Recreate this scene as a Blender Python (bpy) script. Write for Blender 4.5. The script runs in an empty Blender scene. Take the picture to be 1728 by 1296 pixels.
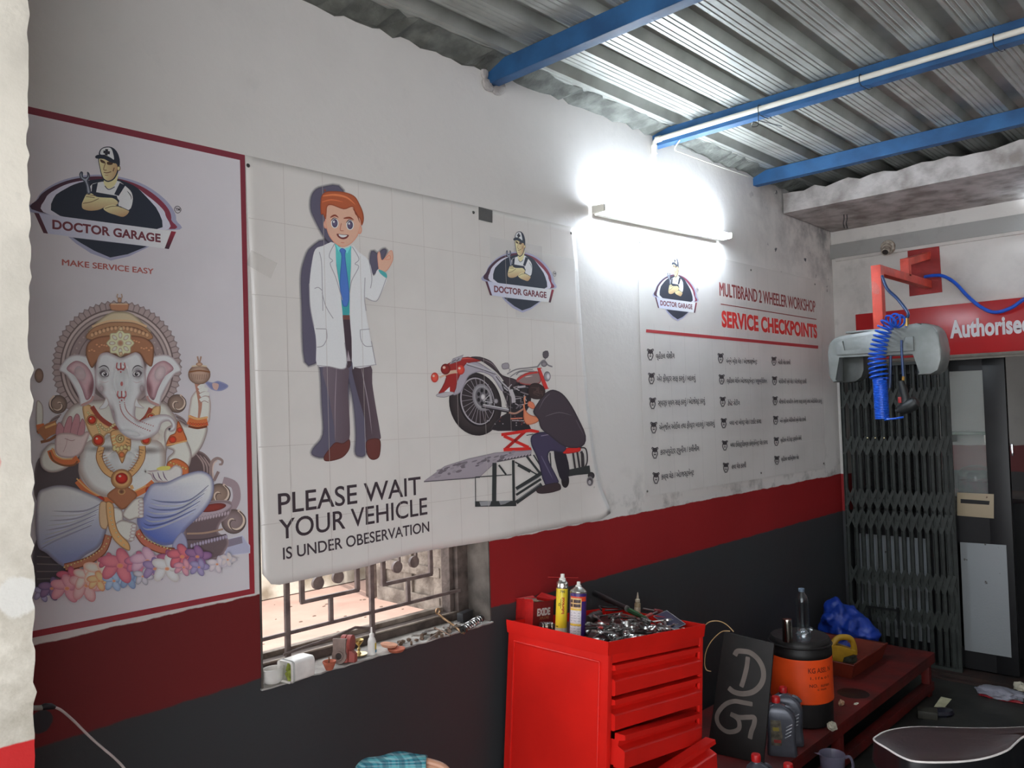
import bpy, bmesh, math, random
from mathutils import Vector as V, Matrix as M
from mathutils.geometry import tessellate_polygon
random.seed(7)
PI = math.pi
SC = bpy.context.scene
COL = SC.collection

# ------------------------------------------------------------------ camera
CAM_POS = V((0.0, -2.3, 1.78))
YAW, PITCH, ROLL, FPX = 0.80909504, 0.033622504, -0.029461724, 1362.73568
FW = V((math.sin(YAW)*math.cos(PITCH), math.cos(YAW)*math.cos(PITCH), math.sin(PITCH)))
_r = V((math.cos(YAW), -math.sin(YAW), 0)); _u = _r.cross(FW)
RT = _r*math.cos(ROLL) + _u*math.sin(ROLL); UP = _u*math.cos(ROLL) - _r*math.sin(ROLL)
cam_d = bpy.data.cameras.new('camera'); cam = bpy.data.objects.new('camera', cam_d); COL.objects.link(cam)
cam_d.sensor_width = 36; cam_d.lens = FPX/1728*36; cam_d.clip_start = .02
cam.matrix_world = M(((RT.x, UP.x, -FW.x, CAM_POS.x), (RT.y, UP.y, -FW.y, CAM_POS.y), (RT.z, UP.z, -FW.z, CAM_POS.z), (0, 0, 0, 1)))
SC.camera = cam

# ------------------------------------------------------------------ light and exposure
vs = SC.view_settings
vs.view_transform = 'Standard'; vs.look = 'None'; vs.gamma = 1; vs.use_curve_mapping = False
vs.exposure = 2.0
WORLD_STRENGTH, SUN_STRENGTH, TUBE_STRENGTH, BACK_TUBE_STRENGTH, INNER_FILL = 1.2, 1.1, 36.0, 9.0, .08
w = bpy.data.worlds.new('overcast_sky'); SC.world = w; w.use_nodes = True
bg = w.node_tree.nodes['Background']; bg.inputs[0].default_value = (0.93, 0.96, 1.0, 1); bg.inputs[1].default_value = WORLD_STRENGTH
sun_d = bpy.data.lights.new('sun', 'SUN'); sun = bpy.data.objects.new('sun', sun_d); COL.objects.link(sun)
sun_d.energy = SUN_STRENGTH; sun_d.angle = .02; sun_d.color = (1, .95, .87)
sun.rotation_euler = V((0.12, 0.52, -0.87)).to_track_quat('-Z', 'Y').to_euler()
sun.location = (0, -3, 6)
SC.cycles.use_denoising = True
SC.cycles.max_bounces = 8; SC.cycles.diffuse_bounces = 5; SC.cycles.transparent_max_bounces = 24
SC.cycles.sample_clamp_indirect = 6; SC.cycles.caustics_reflective = False; SC.cycles.caustics_refractive = False

# ------------------------------------------------------------------ helpers: sight lines of the calibrated camera
def ray(x, y): return FW*FPX + RT*(x-864) - UP*(y-648)
def onY(x, y, Y=0.): d = ray(x, y); return CAM_POS + d*((Y-CAM_POS.y)/d.y)
def onX(x, y, X): d = ray(x, y); return CAM_POS + d*((X-CAM_POS.x)/d.x)
def onZ(x, y, Z): d = ray(x, y); return CAM_POS + d*((Z-CAM_POS.z)/d.z)
def onP(x, y, P, N): d = ray(x, y); return CAM_POS + d*((P-CAM_POS).dot(N)/d.dot(N))

# ------------------------------------------------------------------ helpers: materials
def lin(c):
    o = []
    for v in c[:3]:
        v /= 255.
        o.append(v/12.92 if v <= .04045 else ((v+.055)/1.055)**2.4)
    return tuple(o)
def lin4(c): return lin(c)+(1.,)
MATS = {}
def pm(name, c, rough=.5, metal=0., var=.12, scale=18., bump=0., c2=None, thr=None, trans=0., ior=1.45, alpha=1., emit=0., coat=0., bscale=None):
    if name in MATS: return MATS[name]
    m = bpy.data.materials.new(name); m.use_nodes = True; nt = m.node_tree; N = nt.nodes; L = nt.links
    b = N['Principled BSDF']
    b.inputs['Roughness'].default_value = rough; b.inputs['Metallic'].default_value = metal
    b.inputs['IOR'].default_value = ior; b.inputs['Transmission Weight'].default_value = trans
    b.inputs['Alpha'].default_value = alpha; b.inputs['Coat Weight'].default_value = coat
    tc = N.new('ShaderNodeTexCoord'); nz = N.new('ShaderNodeTexNoise'); nz.inputs['Scale'].default_value = scale; nz.inputs['Detail'].default_value = 6
    L.new(tc.outputs['Object'], nz.inputs['Vector'])
    rp = N.new('ShaderNodeValToRGB'); L.new(nz.outputs['Fac'], rp.inputs['Fac'])
    a = lin(c)
    lo = lin(c2) if c2 else tuple(v*(1-var) for v in a)
    hi = a if c2 else tuple(min(1, v*(1+var)) for v in a)
    rp.color_ramp.elements[0].color = lo+(1,); rp.color_ramp.elements[1].color = hi+(1,)
    p0, p1 = thr if thr else (.35, .65)
    rp.color_ramp.elements[0].position = p0; rp.color_ramp.elements[1].position = p1
    L.new(rp.outputs['Color'], b.inputs['Base Color'])
    if emit:
        b.inputs['Emission Color'].default_value = a+(1,); b.inputs['Emission Strength'].default_value = emit
    if bump:
        n2 = N.new('ShaderNodeTexNoise'); n2.inputs['Scale'].default_value = bscale or scale*4; n2.inputs['Detail'].default_value = 5
        L.new(tc.outputs['Object'], n2.inputs['Vector'])
        bp = N.new('ShaderNodeBump'); bp.inputs['Strength'].default_value = bump; bp.inputs['Distance'].default_value = .01
        L.new(n2.outputs['Fac'], bp.inputs['Height']); L.new(bp.outputs['Normal'], b.inputs['Normal'])
    MATS[name] = m
    return m

def nmath(nt, op, a, b=None, clamp=False):
    n = nt.nodes.new('ShaderNodeMath'); n.operation = op; n.use_clamp = clamp
    for i, v in enumerate((a, b)):
        if v is None: continue
        if isinstance(v, (int, float)): n.inputs[i].default_value = v
        else: nt.links.new(v, n.inputs[i])
    return n.outputs[0]
def nmix(nt, f, a, b):
    n = nt.nodes.new('ShaderNodeMix'); n.data_type = 'RGBA'
    if isinstance(f, (int, float)): n.inputs[0].default_value = f
    else: nt.links.new(f, n.inputs[0])
    for i, v in ((6, a), (7, b)):
        if isinstance(v, tuple): n.inputs[i].default_value = v
        else: nt.links.new(v, n.inputs[i])
    return n.outputs[2]
def nnoise(nt, vec, scale, detail=5., rough=.55):
    n = nt.nodes.new('ShaderNodeTexNoise'); n.inputs['Scale'].default_value = scale; n.inputs['Detail'].default_value = detail; n.inputs['Roughness'].default_value = rough
    nt.links.new(vec, n.inputs['Vector']); return n.outputs['Fac']
def nstep(nt, v, lo, hi):
    n = nt.nodes.new('ShaderNodeMapRange'); n.inputs[1].default_value = lo; n.inputs[2].default_value = hi
    nt.links.new(v, n.inputs[0]); return n.outputs[0]

# white plaster over a red band over a dark grey dado, with stains that have a shape of their own
def paint_mat(name, white, red, grey, zr=1.265, zg=1.005, slope=(0., 0.), x0=2.26, stain=.5, corner=False, gcol=None, patches=(), left_red=None, grime=None):
    m = bpy.data.materials.new(name); m.use_nodes = True; nt = m.node_tree; N = nt.nodes; L = nt.links
    b = N['Principled BSDF']; tc = N.new('ShaderNodeTexCoord'); P = tc.outputs['Object']
    sx = N.new('ShaderNodeSeparateXYZ'); L.new(P, sx.inputs[0]); X, Y, Z = sx.outputs
    jit = nmath(nt, 'MULTIPLY', nmath(nt, 'SUBTRACT', nnoise(nt, P, 9, 6), .5), .022)
    xs = nmath(nt, 'MINIMUM', nmath(nt, 'SUBTRACT', X, x0), 0.)
    zz = nmath(nt, 'ADD', Z, jit)
    fr = nstep(nt, nmath(nt, 'SUBTRACT', zz, nmath(nt, 'ADD', nmath(nt, 'MULTIPLY', xs, slope[0]), zr)), -.0015, .0015)
    fg = nstep(nt, nmath(nt, 'SUBTRACT', zz, nmath(nt, 'ADD', nmath(nt, 'MULTIPLY', xs, slope[1]), zg)), -.003, .003)
    n1 = nnoise(nt, P, 1.7, 8, .6); n2 = nnoise(nt, P, 6.5, 8, .65); n3 = nnoise(nt, P, 40, 3)
    wl = lin4(white)
    dirt = tuple(v*.62 for v in wl[:3])+(1,)
    c = nmix(nt, nmath(nt, 'MULTIPLY', nstep(nt, n1, .48, .72), stain), wl, dirt)
    c = nmix(nt, nmath(nt, 'MULTIPLY', nstep(nt, n2, .58, .75), stain*.6), c, tuple(v*.45 for v in wl[:3])+(1,))
    if grime:    # handling dirt that starts about chest height
        g_ = nmath(nt, 'MULTIPLY', nmath(nt, 'SUBTRACT', 1., nstep(nt, nmath(nt, 'ADD', Z, nmath(nt, 'MULTIPLY', n2, .5)), grime[0], grime[1])), nstep(nt, nnoise(nt, P, 13, 8, .7), .36, .62))
        c = nmix(nt, nmath(nt, 'MULTIPLY', g_, .75), c, lin4((150, 140, 122)))
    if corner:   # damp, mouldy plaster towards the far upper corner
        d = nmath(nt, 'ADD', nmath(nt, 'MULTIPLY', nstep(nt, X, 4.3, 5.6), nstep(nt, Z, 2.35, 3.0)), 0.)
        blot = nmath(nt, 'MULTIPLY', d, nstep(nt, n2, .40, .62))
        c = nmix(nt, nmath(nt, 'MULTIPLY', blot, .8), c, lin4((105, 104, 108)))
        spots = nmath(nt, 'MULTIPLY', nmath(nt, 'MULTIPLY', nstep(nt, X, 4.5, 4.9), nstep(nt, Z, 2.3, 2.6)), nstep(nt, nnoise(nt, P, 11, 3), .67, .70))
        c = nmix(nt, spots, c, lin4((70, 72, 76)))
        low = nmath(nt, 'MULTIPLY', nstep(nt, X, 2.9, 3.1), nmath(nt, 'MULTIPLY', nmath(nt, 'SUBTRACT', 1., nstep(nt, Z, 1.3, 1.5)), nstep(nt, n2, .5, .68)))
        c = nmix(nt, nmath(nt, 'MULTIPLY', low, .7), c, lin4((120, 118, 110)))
    rl = lin4(red); gl = lin4(grey)
    rc = nmix(nt, nmath(nt, 'MULTIPLY', nstep(nt, n1, .4, .7), .35), rl, tuple(v*.7 for v in rl[:3])+(1,))
    gc = nmix(nt, nmath(nt, 'MULTIPLY', nstep(nt, n1, .4, .7), .4), gl, lin4(gcol or (58, 47, 49)))
    if left_red: rc = nmix(nt, nstep(nt, X, left_red[0]-.01, left_red[0]+.01), lin4(left_red[1]), rc)   # a darker red up to the window
    c = nmix(nt, fr, rc, c); c = nmix(nt, fg, gc, c)
    for (px, pz, r, col) in patches:
        dx = nmath(nt, 'SUBTRACT', X, px); dz = nmath(nt, 'SUBTRACT', Z, pz)
        dd = nmath(nt, 'ADD', nmath(nt, 'SQRT', nmath(nt, 'ADD', nmath(nt, 'MULTIPLY', dx, dx), nmath(nt, 'MULTIPLY', dz, dz))), nmath(nt, 'MULTIPLY', nmath(nt, 'SUBTRACT', n2, .5), r*1.6))
        c = nmix(nt, nmath(nt, 'SUBTRACT', 1., nstep(nt, dd, r*.85, r)), c, lin4(col))
    L.new(c, b.inputs['Base Color'])
    b.inputs['Roughness'].default_value = .62
    bp = N.new('ShaderNodeBump'); bp.inputs['Strength'].default_value = .25; bp.inputs['Distance'].default_value = .01
    L.new(nmath(nt, 'ADD', n2, nmath(nt, 'MULTIPLY', n3, .25)), bp.inputs['Height']); L.new(bp.outputs['Normal'], b.inputs['Normal'])
    return m

# ------------------------------------------------------------------ helpers: meshes
def clear_mat(name, tint, base=.05, edge=.5, rough=.05):
    # thin clear plastic: see-through with bright reflections, denser at grazing angles
    m = bpy.data.materials.new(name); m.use_nodes = True; nt = m.node_tree; N = nt.nodes; L = nt.links; N.remove(N['Principled BSDF'])
    tr = N.new('ShaderNodeBsdfTransparent'); gl = N.new('ShaderNodeBsdfGlossy'); gl.inputs['Roughness'].default_value = rough
    tc = N.new('ShaderNodeTexCoord'); f = nnoise(nt, tc.outputs['Object'], 30, 2); k = lin4(tint)
    tr.inputs['Color'].default_value = tuple(.9+.1*v for v in k[:3])+(1,)
    L.new(nmix(nt, f, k, tuple(min(1, v*1.1) for v in k[:3])+(1,)), gl.inputs['Color'])
    lw = N.new('ShaderNodeLayerWeight'); lw.inputs['Blend'].default_value = .35
    mx = N.new('ShaderNodeMixShader'); L.new(nmath(nt, 'ADD', nmath(nt, 'MULTIPLY', lw.outputs['Facing'], edge), base), mx.inputs['Fac'])
    L.new(tr.outputs[0], mx.inputs[1]); L.new(gl.outputs[0], mx.inputs[2]); L.new(mx.outputs[0], N['Material Output'].inputs['Surface'])
    return m
class MB:
    def __init__(s): s.bm = bmesh.new(); s.mi = 0; s.col = None
    def _new(s):
        for f in s.bm.faces:
            if not f.tag: f.tag = True; f.material_index = s.mi
    def box(s, c, d, R=None, bev=0.):
        vs = bmesh.ops.create_cube(s.bm, size=1)['verts']
        T = M.Translation(V(c)) @ (R.to_4x4() if R else M.Identity(4)) @ M.Diagonal((d[0], d[1], d[2], 1))
        for v in vs: v.co = T @ v.co
        if bev:
            es = {e for v in vs for e in v.link_edges}
            bmesh.ops.bevel(s.bm, geom=list(es)+vs, offset=bev, segments=2, profile=.6, affect='EDGES')
        s._new(); return s
    def cyl(s, p0, p1, r0, r1=None, n=20):
        p0, p1 = V(p0), V(p1); d = p1-p0
        T = M.Translation((p0+p1)/2) @ d.to_track_quat('Z', 'Y').to_matrix().to_4x4()
        bmesh.ops.create_cone(s.bm, cap_ends=True, segments=n, radius1=r0, radius2=r0 if r1 is None else r1, depth=d.length, matrix=T)
        s._new(); return s
    def sph(s, c, r, n=16, R=None):
        r = (r, r, r) if isinstance(r, (int, float)) else r
        T = M.Translation(V(c)) @ (R.to_4x4() if R else M.Identity(4)) @ M.Diagonal((r[0], r[1], r[2], 1))
        bmesh.ops.create_uvsphere(s.bm, u_segments=n, v_segments=max(6, n//2+2), radius=1, matrix=T); s._new(); return s
    def face(s, pts):
        f = s.bm.faces.new([s.bm.verts.new(V(p)) for p in pts]); s._new(); return f
    def prism(s, pts, vec, bev=0.):
        vec = V(vec); a = [s.bm.verts.new(V(p)) for p in pts]; b = [s.bm.verts.new(V(p)+vec) for p in pts]; n = len(a)
        fs = [s.bm.faces.new(a), s.bm.faces.new(b[::-1])]
        for i in range(n): fs.append(s.bm.faces.new((a[i], b[i], b[(i+1) % n], a[(i+1) % n])))
        if bev:
            es = {e for f in fs[:2] for e in f.edges}
            bmesh.ops.bevel(s.bm, geom=list(es), offset=bev, segments=2, profile=.6, affect='EDGES')
        s._new(); return s
    def lathe(s, prof, T=None, n=28, sx=1., sy=1.):
        T = T or M.Identity(4)
        if isinstance(T, (V, tuple)): T = M.Translation(V(T))
        rings = []
        for (r, z) in prof:
            if r < 1e-6: rings.append([s.bm.verts.new(T @ V((0, 0, z)))])
            else: rings.append([s.bm.verts.new(T @ V((r*sx*math.cos(2*PI*i/n), r*sy*math.sin(2*PI*i/n), z))) for i in range(n)])
        for a, b in zip(rings, rings[1:]):
            for i in range(n):
                j = (i+1) % n
                q = ([a[0]] if len(a) == 1 else [a[i], a[j]]) + ([b[0]] if len(b) == 1 else [b[j], b[i]])
                if len(q) > 2: s.bm.faces.new(q)
        s._new(); return s
    def tube(s, path, r, n=8, closed=False, caps=True):
        P = [V(p) for p in path]; k = len(P)
        rr = r if isinstance(r, (list, tuple)) else [r]*k
        up = None; rings = []
        for i in range(k):
            t = (P[(i+1) % k]-P[i-1]) if closed else (P[min(i+1, k-1)]-P[max(i-1, 0)])
            t = t.normalized() if t.length > 1e-9 else V((0, 0, 1))
            if up is None:
                up = t.cross(V((0, 0, 1)) if abs(t.z) < .9 else V((1, 0, 0))).normalized()
            up = (up - t*up.dot(t)); up = up.normalized() if up.length > 1e-6 else t.orthogonal().normalized()
            sd = t.cross(up)
            rings.append([s.bm.verts.new(P[i]+(up*math.cos(2*PI*j/n)+sd*math.sin(2*PI*j/n))*rr[i]) for j in range(n)])
        for i in range(k if closed else k-1):
            a, b = rings[i], rings[(i+1) % k]
            for j in range(n): s.bm.faces.new((a[j], a[(j+1) % n], b[(j+1) % n], b[j]))
        if caps and not closed: s.bm.faces.new(rings[0][::-1]); s.bm.faces.new(rings[-1])
        s._new(); return s
    def build(s, name, mats, parent=None, local=False, smooth=35):
        if not isinstance(mats, (list, tuple)): mats = [mats]
        if parent is not None and not local:
            s.bm.transform(WM[parent.name].inverted())
        bmesh.ops.recalc_face_normals(s.bm, faces=s.bm.faces)
        me = bpy.data.meshes.new(name); s.bm.to_mesh(me); s.bm.free()
        for m in mats: me.materials.append(m)
        if smooth:
            me.shade_smooth(); me.set_sharp_from_angle(angle=math.radians(smooth))
        o = bpy.data.objects.new(name, me); COL.objects.link(o)
        if parent is not None: o.parent = parent; WM[o.name] = WM[parent.name]
        else: WM[o.name] = M.Identity(4)
        return o
WM = {}
def tag(o, label, cat, group=None, kind=None):
    o['label'] = label; o['category'] = cat
    if group: o['group'] = group
    if kind: o['kind'] = kind
    return o
def thing(name, label, cat, T=None, group=None, kind=None):
    o = bpy.data.objects.new(name, None); COL.objects.link(o); o.empty_display_size = .05
    T = T if isinstance(T, M) else M.Translation(V(T or (0, 0, 0)))
    o.matrix_basis = T; WM[o.name] = T
    return tag(o, label, cat, group, kind)
def struct(o, label=None, kind='structure'):
    o['kind'] = kind
    if label: o['label'] = label
    return o
def dup(root, T, label=None):
    r = root.copy(); COL.objects.link(r); r.matrix_basis = T; WM[r.name] = T
    if label: r['label'] = label
    for ch in list(root.children):
        c = ch.copy(); COL.objects.link(c); c.parent = r; WM[c.name] = T
        for g in ch.children:
            d = g.copy(); COL.objects.link(d); d.parent = c; WM[d.name] = T
    return r
def frame(o, ex, ez):
    ez = V(ez).normalized(); ex = V(ex); ex = (ex-ez*ex.dot(ez)).normalized(); ey = ez.cross(ex)
    return M(((ex.x, ey.x, ez.x, o[0]), (ex.y, ey.y, ez.y, o[1]), (ex.z, ey.z, ez.z, o[2]), (0, 0, 0, 1)))
def spline(pts, k=6, closed=False):
    P = [V(p) for p in pts]; n = len(P); out = []
    for i in range(n if closed else n-1):
        p0, p1, p2, p3 = (P[(i-1) % n], P[i], P[(i+1) % n], P[(i+2) % n]) if closed else (P[max(i-1, 0)], P[i], P[i+1], P[min(i+2, n-1)])
        for j in range(k):
            t = j/k
            out.append(.5*((2*p1)+(p2-p0)*t+(2*p0-5*p1+4*p2-p3)*t*t+(3*p1-p0-3*p2+p3)*t**3))
    if not closed: out.append(P[-1])
    return out
# lettering: outlines of a text as flat faces
_TX = {}
def glyphs(s, bold=0., space=1.):
    k = (s, bold, space)
    if k in _TX: return _TX[k]
    cu = bpy.data.curves.new('lettering_outline', 'FONT'); cu.body = s; cu.offset = bold; cu.space_character = space; cu.fill_mode = 'FRONT'; cu.resolution_u = 5
    ob = bpy.data.objects.new('lettering_outline', cu); COL.objects.link(ob)
    bpy.context.view_layer.update()
    me = bpy.data.meshes.new_from_object(ob.evaluated_get(bpy.context.evaluated_depsgraph_get()))
    vs = [(v.co.x, v.co.y) for v in me.vertices]; fs = [tuple(p.vertices) for p in me.polygons]
    bpy.data.objects.remove(ob); bpy.data.curves.remove(cu); bpy.data.meshes.remove(me)
    xs = [v[0] for v in vs] or [0]; ys = [v[1] for v in vs] or [0]
    _TX[k] = (vs, fs, (min(xs), max(xs), min(ys), max(ys)))
    return _TX[k]
CAPH = None
def cap_height():
    global CAPH
    if CAPH is None: CAPH = glyphs('H')[2][3]
    return CAPH
def text_on(mb, s, O, U, W, width, height, bold=0., space=1., fit=None):
    """width along U, cap height along W; fit: put the drawn height (bbox) into 'height'"""
    vs, fs, (x0, x1, y0, y1) = glyphs(s, bold, space)
    O, U, W = V(O), V(U), V(W)
    kx = width/(x1-x0) if x1 > x0 else 0; ch = cap_height()
    nv = [mb.bm.verts.new(O+U*((x-x0)*kx)+W*(((y-y0)/(y1-y0) if fit else y/ch)*height)) for x, y in vs]
    for f in fs:
        try: mb.bm.faces.new([nv[i] for i in f])
        except ValueError: pass
    mb._new()

# ================================================================== the setting
XB = 5.775                                    # back wall
WX0, WX1, WZ0, WZ1 = 1.262, 2.25, .955, 2.0   # window opening in the long wall
wall_m = paint_mat('painted_plaster', (224, 219, 214), (150, 24, 27), (54, 56, 58), slope=(.0236, .02), corner=True, stain=.22, left_red=(1.45, (112, 26, 27)),
                   patches=((.655, 1.035, .028, (48, 48, 52)),))
pier_m = paint_mat('worn_whitewash', (222, 214, 200), (196, 32, 32), (74, 77, 82), zr=1.217, zg=-1., stain=1., x0=0.,
                   slope=(.02, 0.), grime=(1.5, 2.1), patches=((.392, 1.715, .022, (206, 146, 136)), (.435, 1.475, .036, (220, 216, 208)), (.385, 1.555, .010, (190, 60, 55))))
back_m = paint_mat('stained_whitewash', (205, 200, 194), (150, 22, 26), (54, 56, 58), stain=.75)
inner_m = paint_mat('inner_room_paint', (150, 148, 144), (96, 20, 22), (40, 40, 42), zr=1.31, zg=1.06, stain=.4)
beam_m = pm('flaking_beam_plaster', (196, 190, 186), .8, var=.3, scale=7, bump=.6, bscale=22, c2=(140, 132, 126), thr=(.35, .6))
floor_m = pm('oily_concrete', (54, 53, 48), .55, var=.4, scale=3.2, bump=.25, c2=(30, 30, 28), thr=(.38, .66))
mort_m = pm('grey_mortar', (116, 117, 110), .9, var=.5, scale=12, bump=.5, c2=(86, 87, 81), thr=(.4, .62))

mb = MB()
YT = .2
mb.box(((-1.6+WX0)/2, YT/2, 1.595), (WX0+1.6, YT, 3.19))
mb.box(((WX1+6.2)/2, YT/2, 1.595), (6.2-WX1, YT, 3.19))
mb.box(((WX0+WX1)/2, YT/2, (WZ0-.006)/2), (WX1-WX0, YT, WZ0-.006))
mb.box(((WX0+WX1)/2, YT/2, (WZ1+3.19)/2), (WX1-WX0, YT, 3.19-WZ1))
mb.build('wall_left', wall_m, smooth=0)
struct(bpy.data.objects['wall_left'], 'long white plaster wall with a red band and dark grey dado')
# sill slab and crumbling edges of the opening
sill_m = pm('dusty_sill_cement', (190, 186, 180), .9, var=.2, scale=14, bump=.6, c2=(138, 134, 130))
mb = MB(); random.seed(3)
n = 34
fr = [(WX0-.004+(WX1-WX0+.008)*i/n, -.006-.012*random.random(), WZ0) for i in range(n+1)]
mb.prism([V(p) for p in fr]+[V((WX1, .19, WZ0)), V((WX0, .19, WZ0))], (0, 0, -.005))
struct(mb.build('trim_1', sill_m, smooth=0), 'dusty cement window sill')

# ragged mortar along the top of the long wall, under the roof sheets
mb = MB(); random.seed(11)
x = -1.6
low, high = [], []
while x < 6.1:
    low.append((x, .003-.028*random.random(), 3.19-.022*random.random()-(.015 if 1.2 < x < 2.4 else 0)))
    high.append((x, -.085-.035*random.random(), 3.204)); x += .03+.05*random.random()
for i in range(len(low)-1):
    mb.face((low[i], low[i+1], high[i+1], high[i]))
    mb.face((low[i], (low[i][0], .05, low[i][2]), (low[i+1][0], .05, low[i+1][2]), low[i+1]))
struct(mb.build('trim_2', mort_m, smooth=0), 'ragged grey mortar strip along the top of the long wall')

# whitewashed pier beside the shop opening (nearest, at the left edge)
mb = MB(); random.seed(5)
n = 170; edge = []
for i in range(n+1):
    z = 3.2*i/n
    k = .0012*math.sin(z*31)+.001*math.sin(z*97+1)+.006*(random.random()-.5)
    if 1.9 < z < 2.6: k += -.004*max(0, math.sin(z*17))
    if z < 1.23: k *= .25
    edge.append((.460+k, z))
mb.prism([V((-1.3, -.65, 0))]+[V((a, -.65, z)) for a, z in edge]+[V((-1.3, -.65, 3.2))], (0, .65, 0))
struct(mb.build('wall_pier', pier_m, smooth=0), 'worn whitewashed pier with a red foot at the left edge')

mb = MB()
GY0, GY1, GZ1 = -.03, -1.62, 2.075
mb.box((XB+.09, (.0+GY0)/2, 1.6), (.18, -GY0, 3.2))
mb.box((XB+.09, (GY1-5.)/2, 1.6), (.18, 5.+GY1, 3.2))
mb.box((XB+.09, (GY0+GY1)/2, (GZ1+3.2)/2), (.18, GY0-GY1, 3.2-GZ1))
struct(mb.build('wall_back', back_m, smooth=0), 'stained white back wall above the doorway')
mb = MB(); mb.box((3., -5.06, 1.6), (7.2, .12, 3.2))
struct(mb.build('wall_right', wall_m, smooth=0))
mb = MB(); mb.box((2.2, -2.3, -.05), (8.0, 5.6, .1)); mb.box((8., -1., -.05), (3.6, 5., .1))
struct(mb.build('floor', floor_m, smooth=0), 'dark oily concrete floor')
mb = MB(); random.seed(9)
top = [(5.0, -.01-4.9*i/70, 3.125+.03*random.random()) for i in range(71)]
for a, b in zip(top, top[1:]):
    lo_a, lo_b = (a[0], a[1], 3.01), (b[0], b[1], 3.01)
    mb.face((lo_a, lo_b, b, a)); mb.face((a, b, (XB, b[1], b[2]-.01), (XB, a[1], a[2]-.01))); mb.face((lo_a, (XB, a[1], 2.995), (XB, b[1], 2.995), lo_b))
struct(mb.build('trim_3', beam_m, smooth=0), 'flaking concrete beam across the top of the back wall')
mb = MB(); mb.box((5.74, -1.6, .012), (.16, 3.1, .03)); mb.box((5.62, -1.6, .004), (.05, 3.1, .012))
struct(mb.build('trim_4', pm('threshold_paint', (62, 42, 36), .6, var=.4, scale=9, c2=(40, 33, 30)), smooth=0), 'worn reddish threshold in front of the door')

# inner room seen through the door
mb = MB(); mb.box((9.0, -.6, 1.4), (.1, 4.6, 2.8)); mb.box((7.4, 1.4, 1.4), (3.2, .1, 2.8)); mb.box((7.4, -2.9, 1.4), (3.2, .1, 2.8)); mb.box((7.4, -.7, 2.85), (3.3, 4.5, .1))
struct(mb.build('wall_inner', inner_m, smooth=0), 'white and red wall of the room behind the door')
pl = bpy.data.lights.new('inner_room_fill', 'POINT'); plo = bpy.data.objects.new('inner_room_fill', pl); COL.objects.link(plo)  # unseen fill light, added to brighten the room behind the door
pl.energy = INNER_FILL; pl.shadow_soft_size = .06; plo.location = (8.0, -.9, 2.6); pl.color = (.95, .97, 1)

# ------------------------------------------------------------------ roof sheets and purlins
roof_m = pm('galvanised_sheet', (186, 187, 180), .46, metal=.4, var=.14, scale=5, c2=(150, 150, 142), thr=(.3, .7), bump=.03)
mb = MB(); prof = []
PITCH_Y = .205; y = .37
yk = -.60+PITCH_Y*5
while yk > -5.1:
    c = yk
    for dy, dz in ((.1025, 0), (.092, 0), (.089, .0025), (.083, .0025), (.080, 0), (.070, 0), (.067, .0025), (.061, .0025), (.058, 0), (.044, 0), (.030, .045), (-.030, .045), (-.044, 0), (-.058, 0), (-.061, .0025), (-.067, .0025), (-.070, 0), (-.080, 0), (-.083, .0025), (-.089, .0025), (-.092, 0)):
        prof.append((c+dy, 3.205+dz))
    yk -= PITCH_Y
for (x0, x1, dz) in ((-1.7, 1.55, .004), (1.45, 6.3, 0.)):
    a = [mb.bm.verts.new((x0, py, pz+dz)) for py, pz in prof]; b = [mb.bm.verts.new((x1, py, pz+dz)) for py, pz in prof]
    for i in range(len(a)-1): mb.bm.faces.new((a[i], a[i+1], b[i+1], b[i]))
mb._new()
ro = mb.build('ceiling', roof_m, smooth=0)
sm = ro.modifiers.new('sheet_thickness', 'SOLIDIFY'); sm.thickness = .0012; sm.offset = 1
struct(ro, 'ribbed galvanised metal roof sheets')
blue_m = pm('blue_purlin_paint', (46, 94, 140), .55, var=.2, scale=6, bump=.15, c2=(34, 72, 112))
for i, X in enumerate((2.345, 3.545, 4.64)):
    mb = MB(); t = .0035
    mb.box((X-.025, -2.4, 3.162), (t, 4.95, .078)); mb.box((X+.025, -2.4, 3.162), (t, 4.95, .078))
    mb.box((X, -2.4, 3.124), (.05, 4.95, t)); mb.box((X, -2.4, 3.2), (.05, 4.95, t))
    for k in range(5): mb.cyl((X-.012, -.5-.9*k, 3.1215), (X-.012, -.5-.9*k, 3.125), .004, n=8)
    o = mb.build('purlin', blue_m, smooth=0)
    tag(o, ('blue steel purlin nearest the camera, above the waving figure banner', 'blue steel purlin carrying the white conduit pipe', 'blue steel purlin farthest away, beside the flaking beam')[i], 'roof beam', 'blue purlins under the roof sheets')
# mortar plug where the first purlin enters the wall
mb = MB(); random.seed(4)
for k in range(16):
    a = random.random()*2*PI
    mb.sph((2.345+.05*math.cos(a), -.008, 3.15+.05*math.sin(a)), (.02+.012*random.random(), .01, .014+.014*random.random()), 8)
struct(mb.build('trim_5', beam_m, smooth=0), 'broken plaster round the end of the nearest purlin')
pvc_m = pm('white_pvc', (222, 218, 206), .4, var=.06, scale=8)
t = thing('conduit_pipe', 'white conduit pipe running under the middle blue purlin and down to the tube light', 'pipe', (3.51, -.02, 3.13))
px = 3.505
mb = MB(); mb.tube([(px, -4.8, 3.15), (px, -.05, 3.15)]+spline([(px, -.05, 3.15), (px, -.024, 3.143), (px, -.017, 3.12)], 5)[1:]+[(px, -.017, 2.76)], .0125, 12)
mb.build('pipe', pvc_m, t)
for (a, b) in (((px, -.06, 3.15), (px, -.03, 3.15)), ((px, -.017, 3.125), (px, -.017, 3.08)), ((px, -.017, 2.82), (px, -.017, 2.79))): mb = MB(); mb.cyl(a, b, .016, n=14); mb.build('coupling', pvc_m, t)
wire_m = pm('dark_binding_wire', (40, 40, 44), .5, var=.1)
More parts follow.
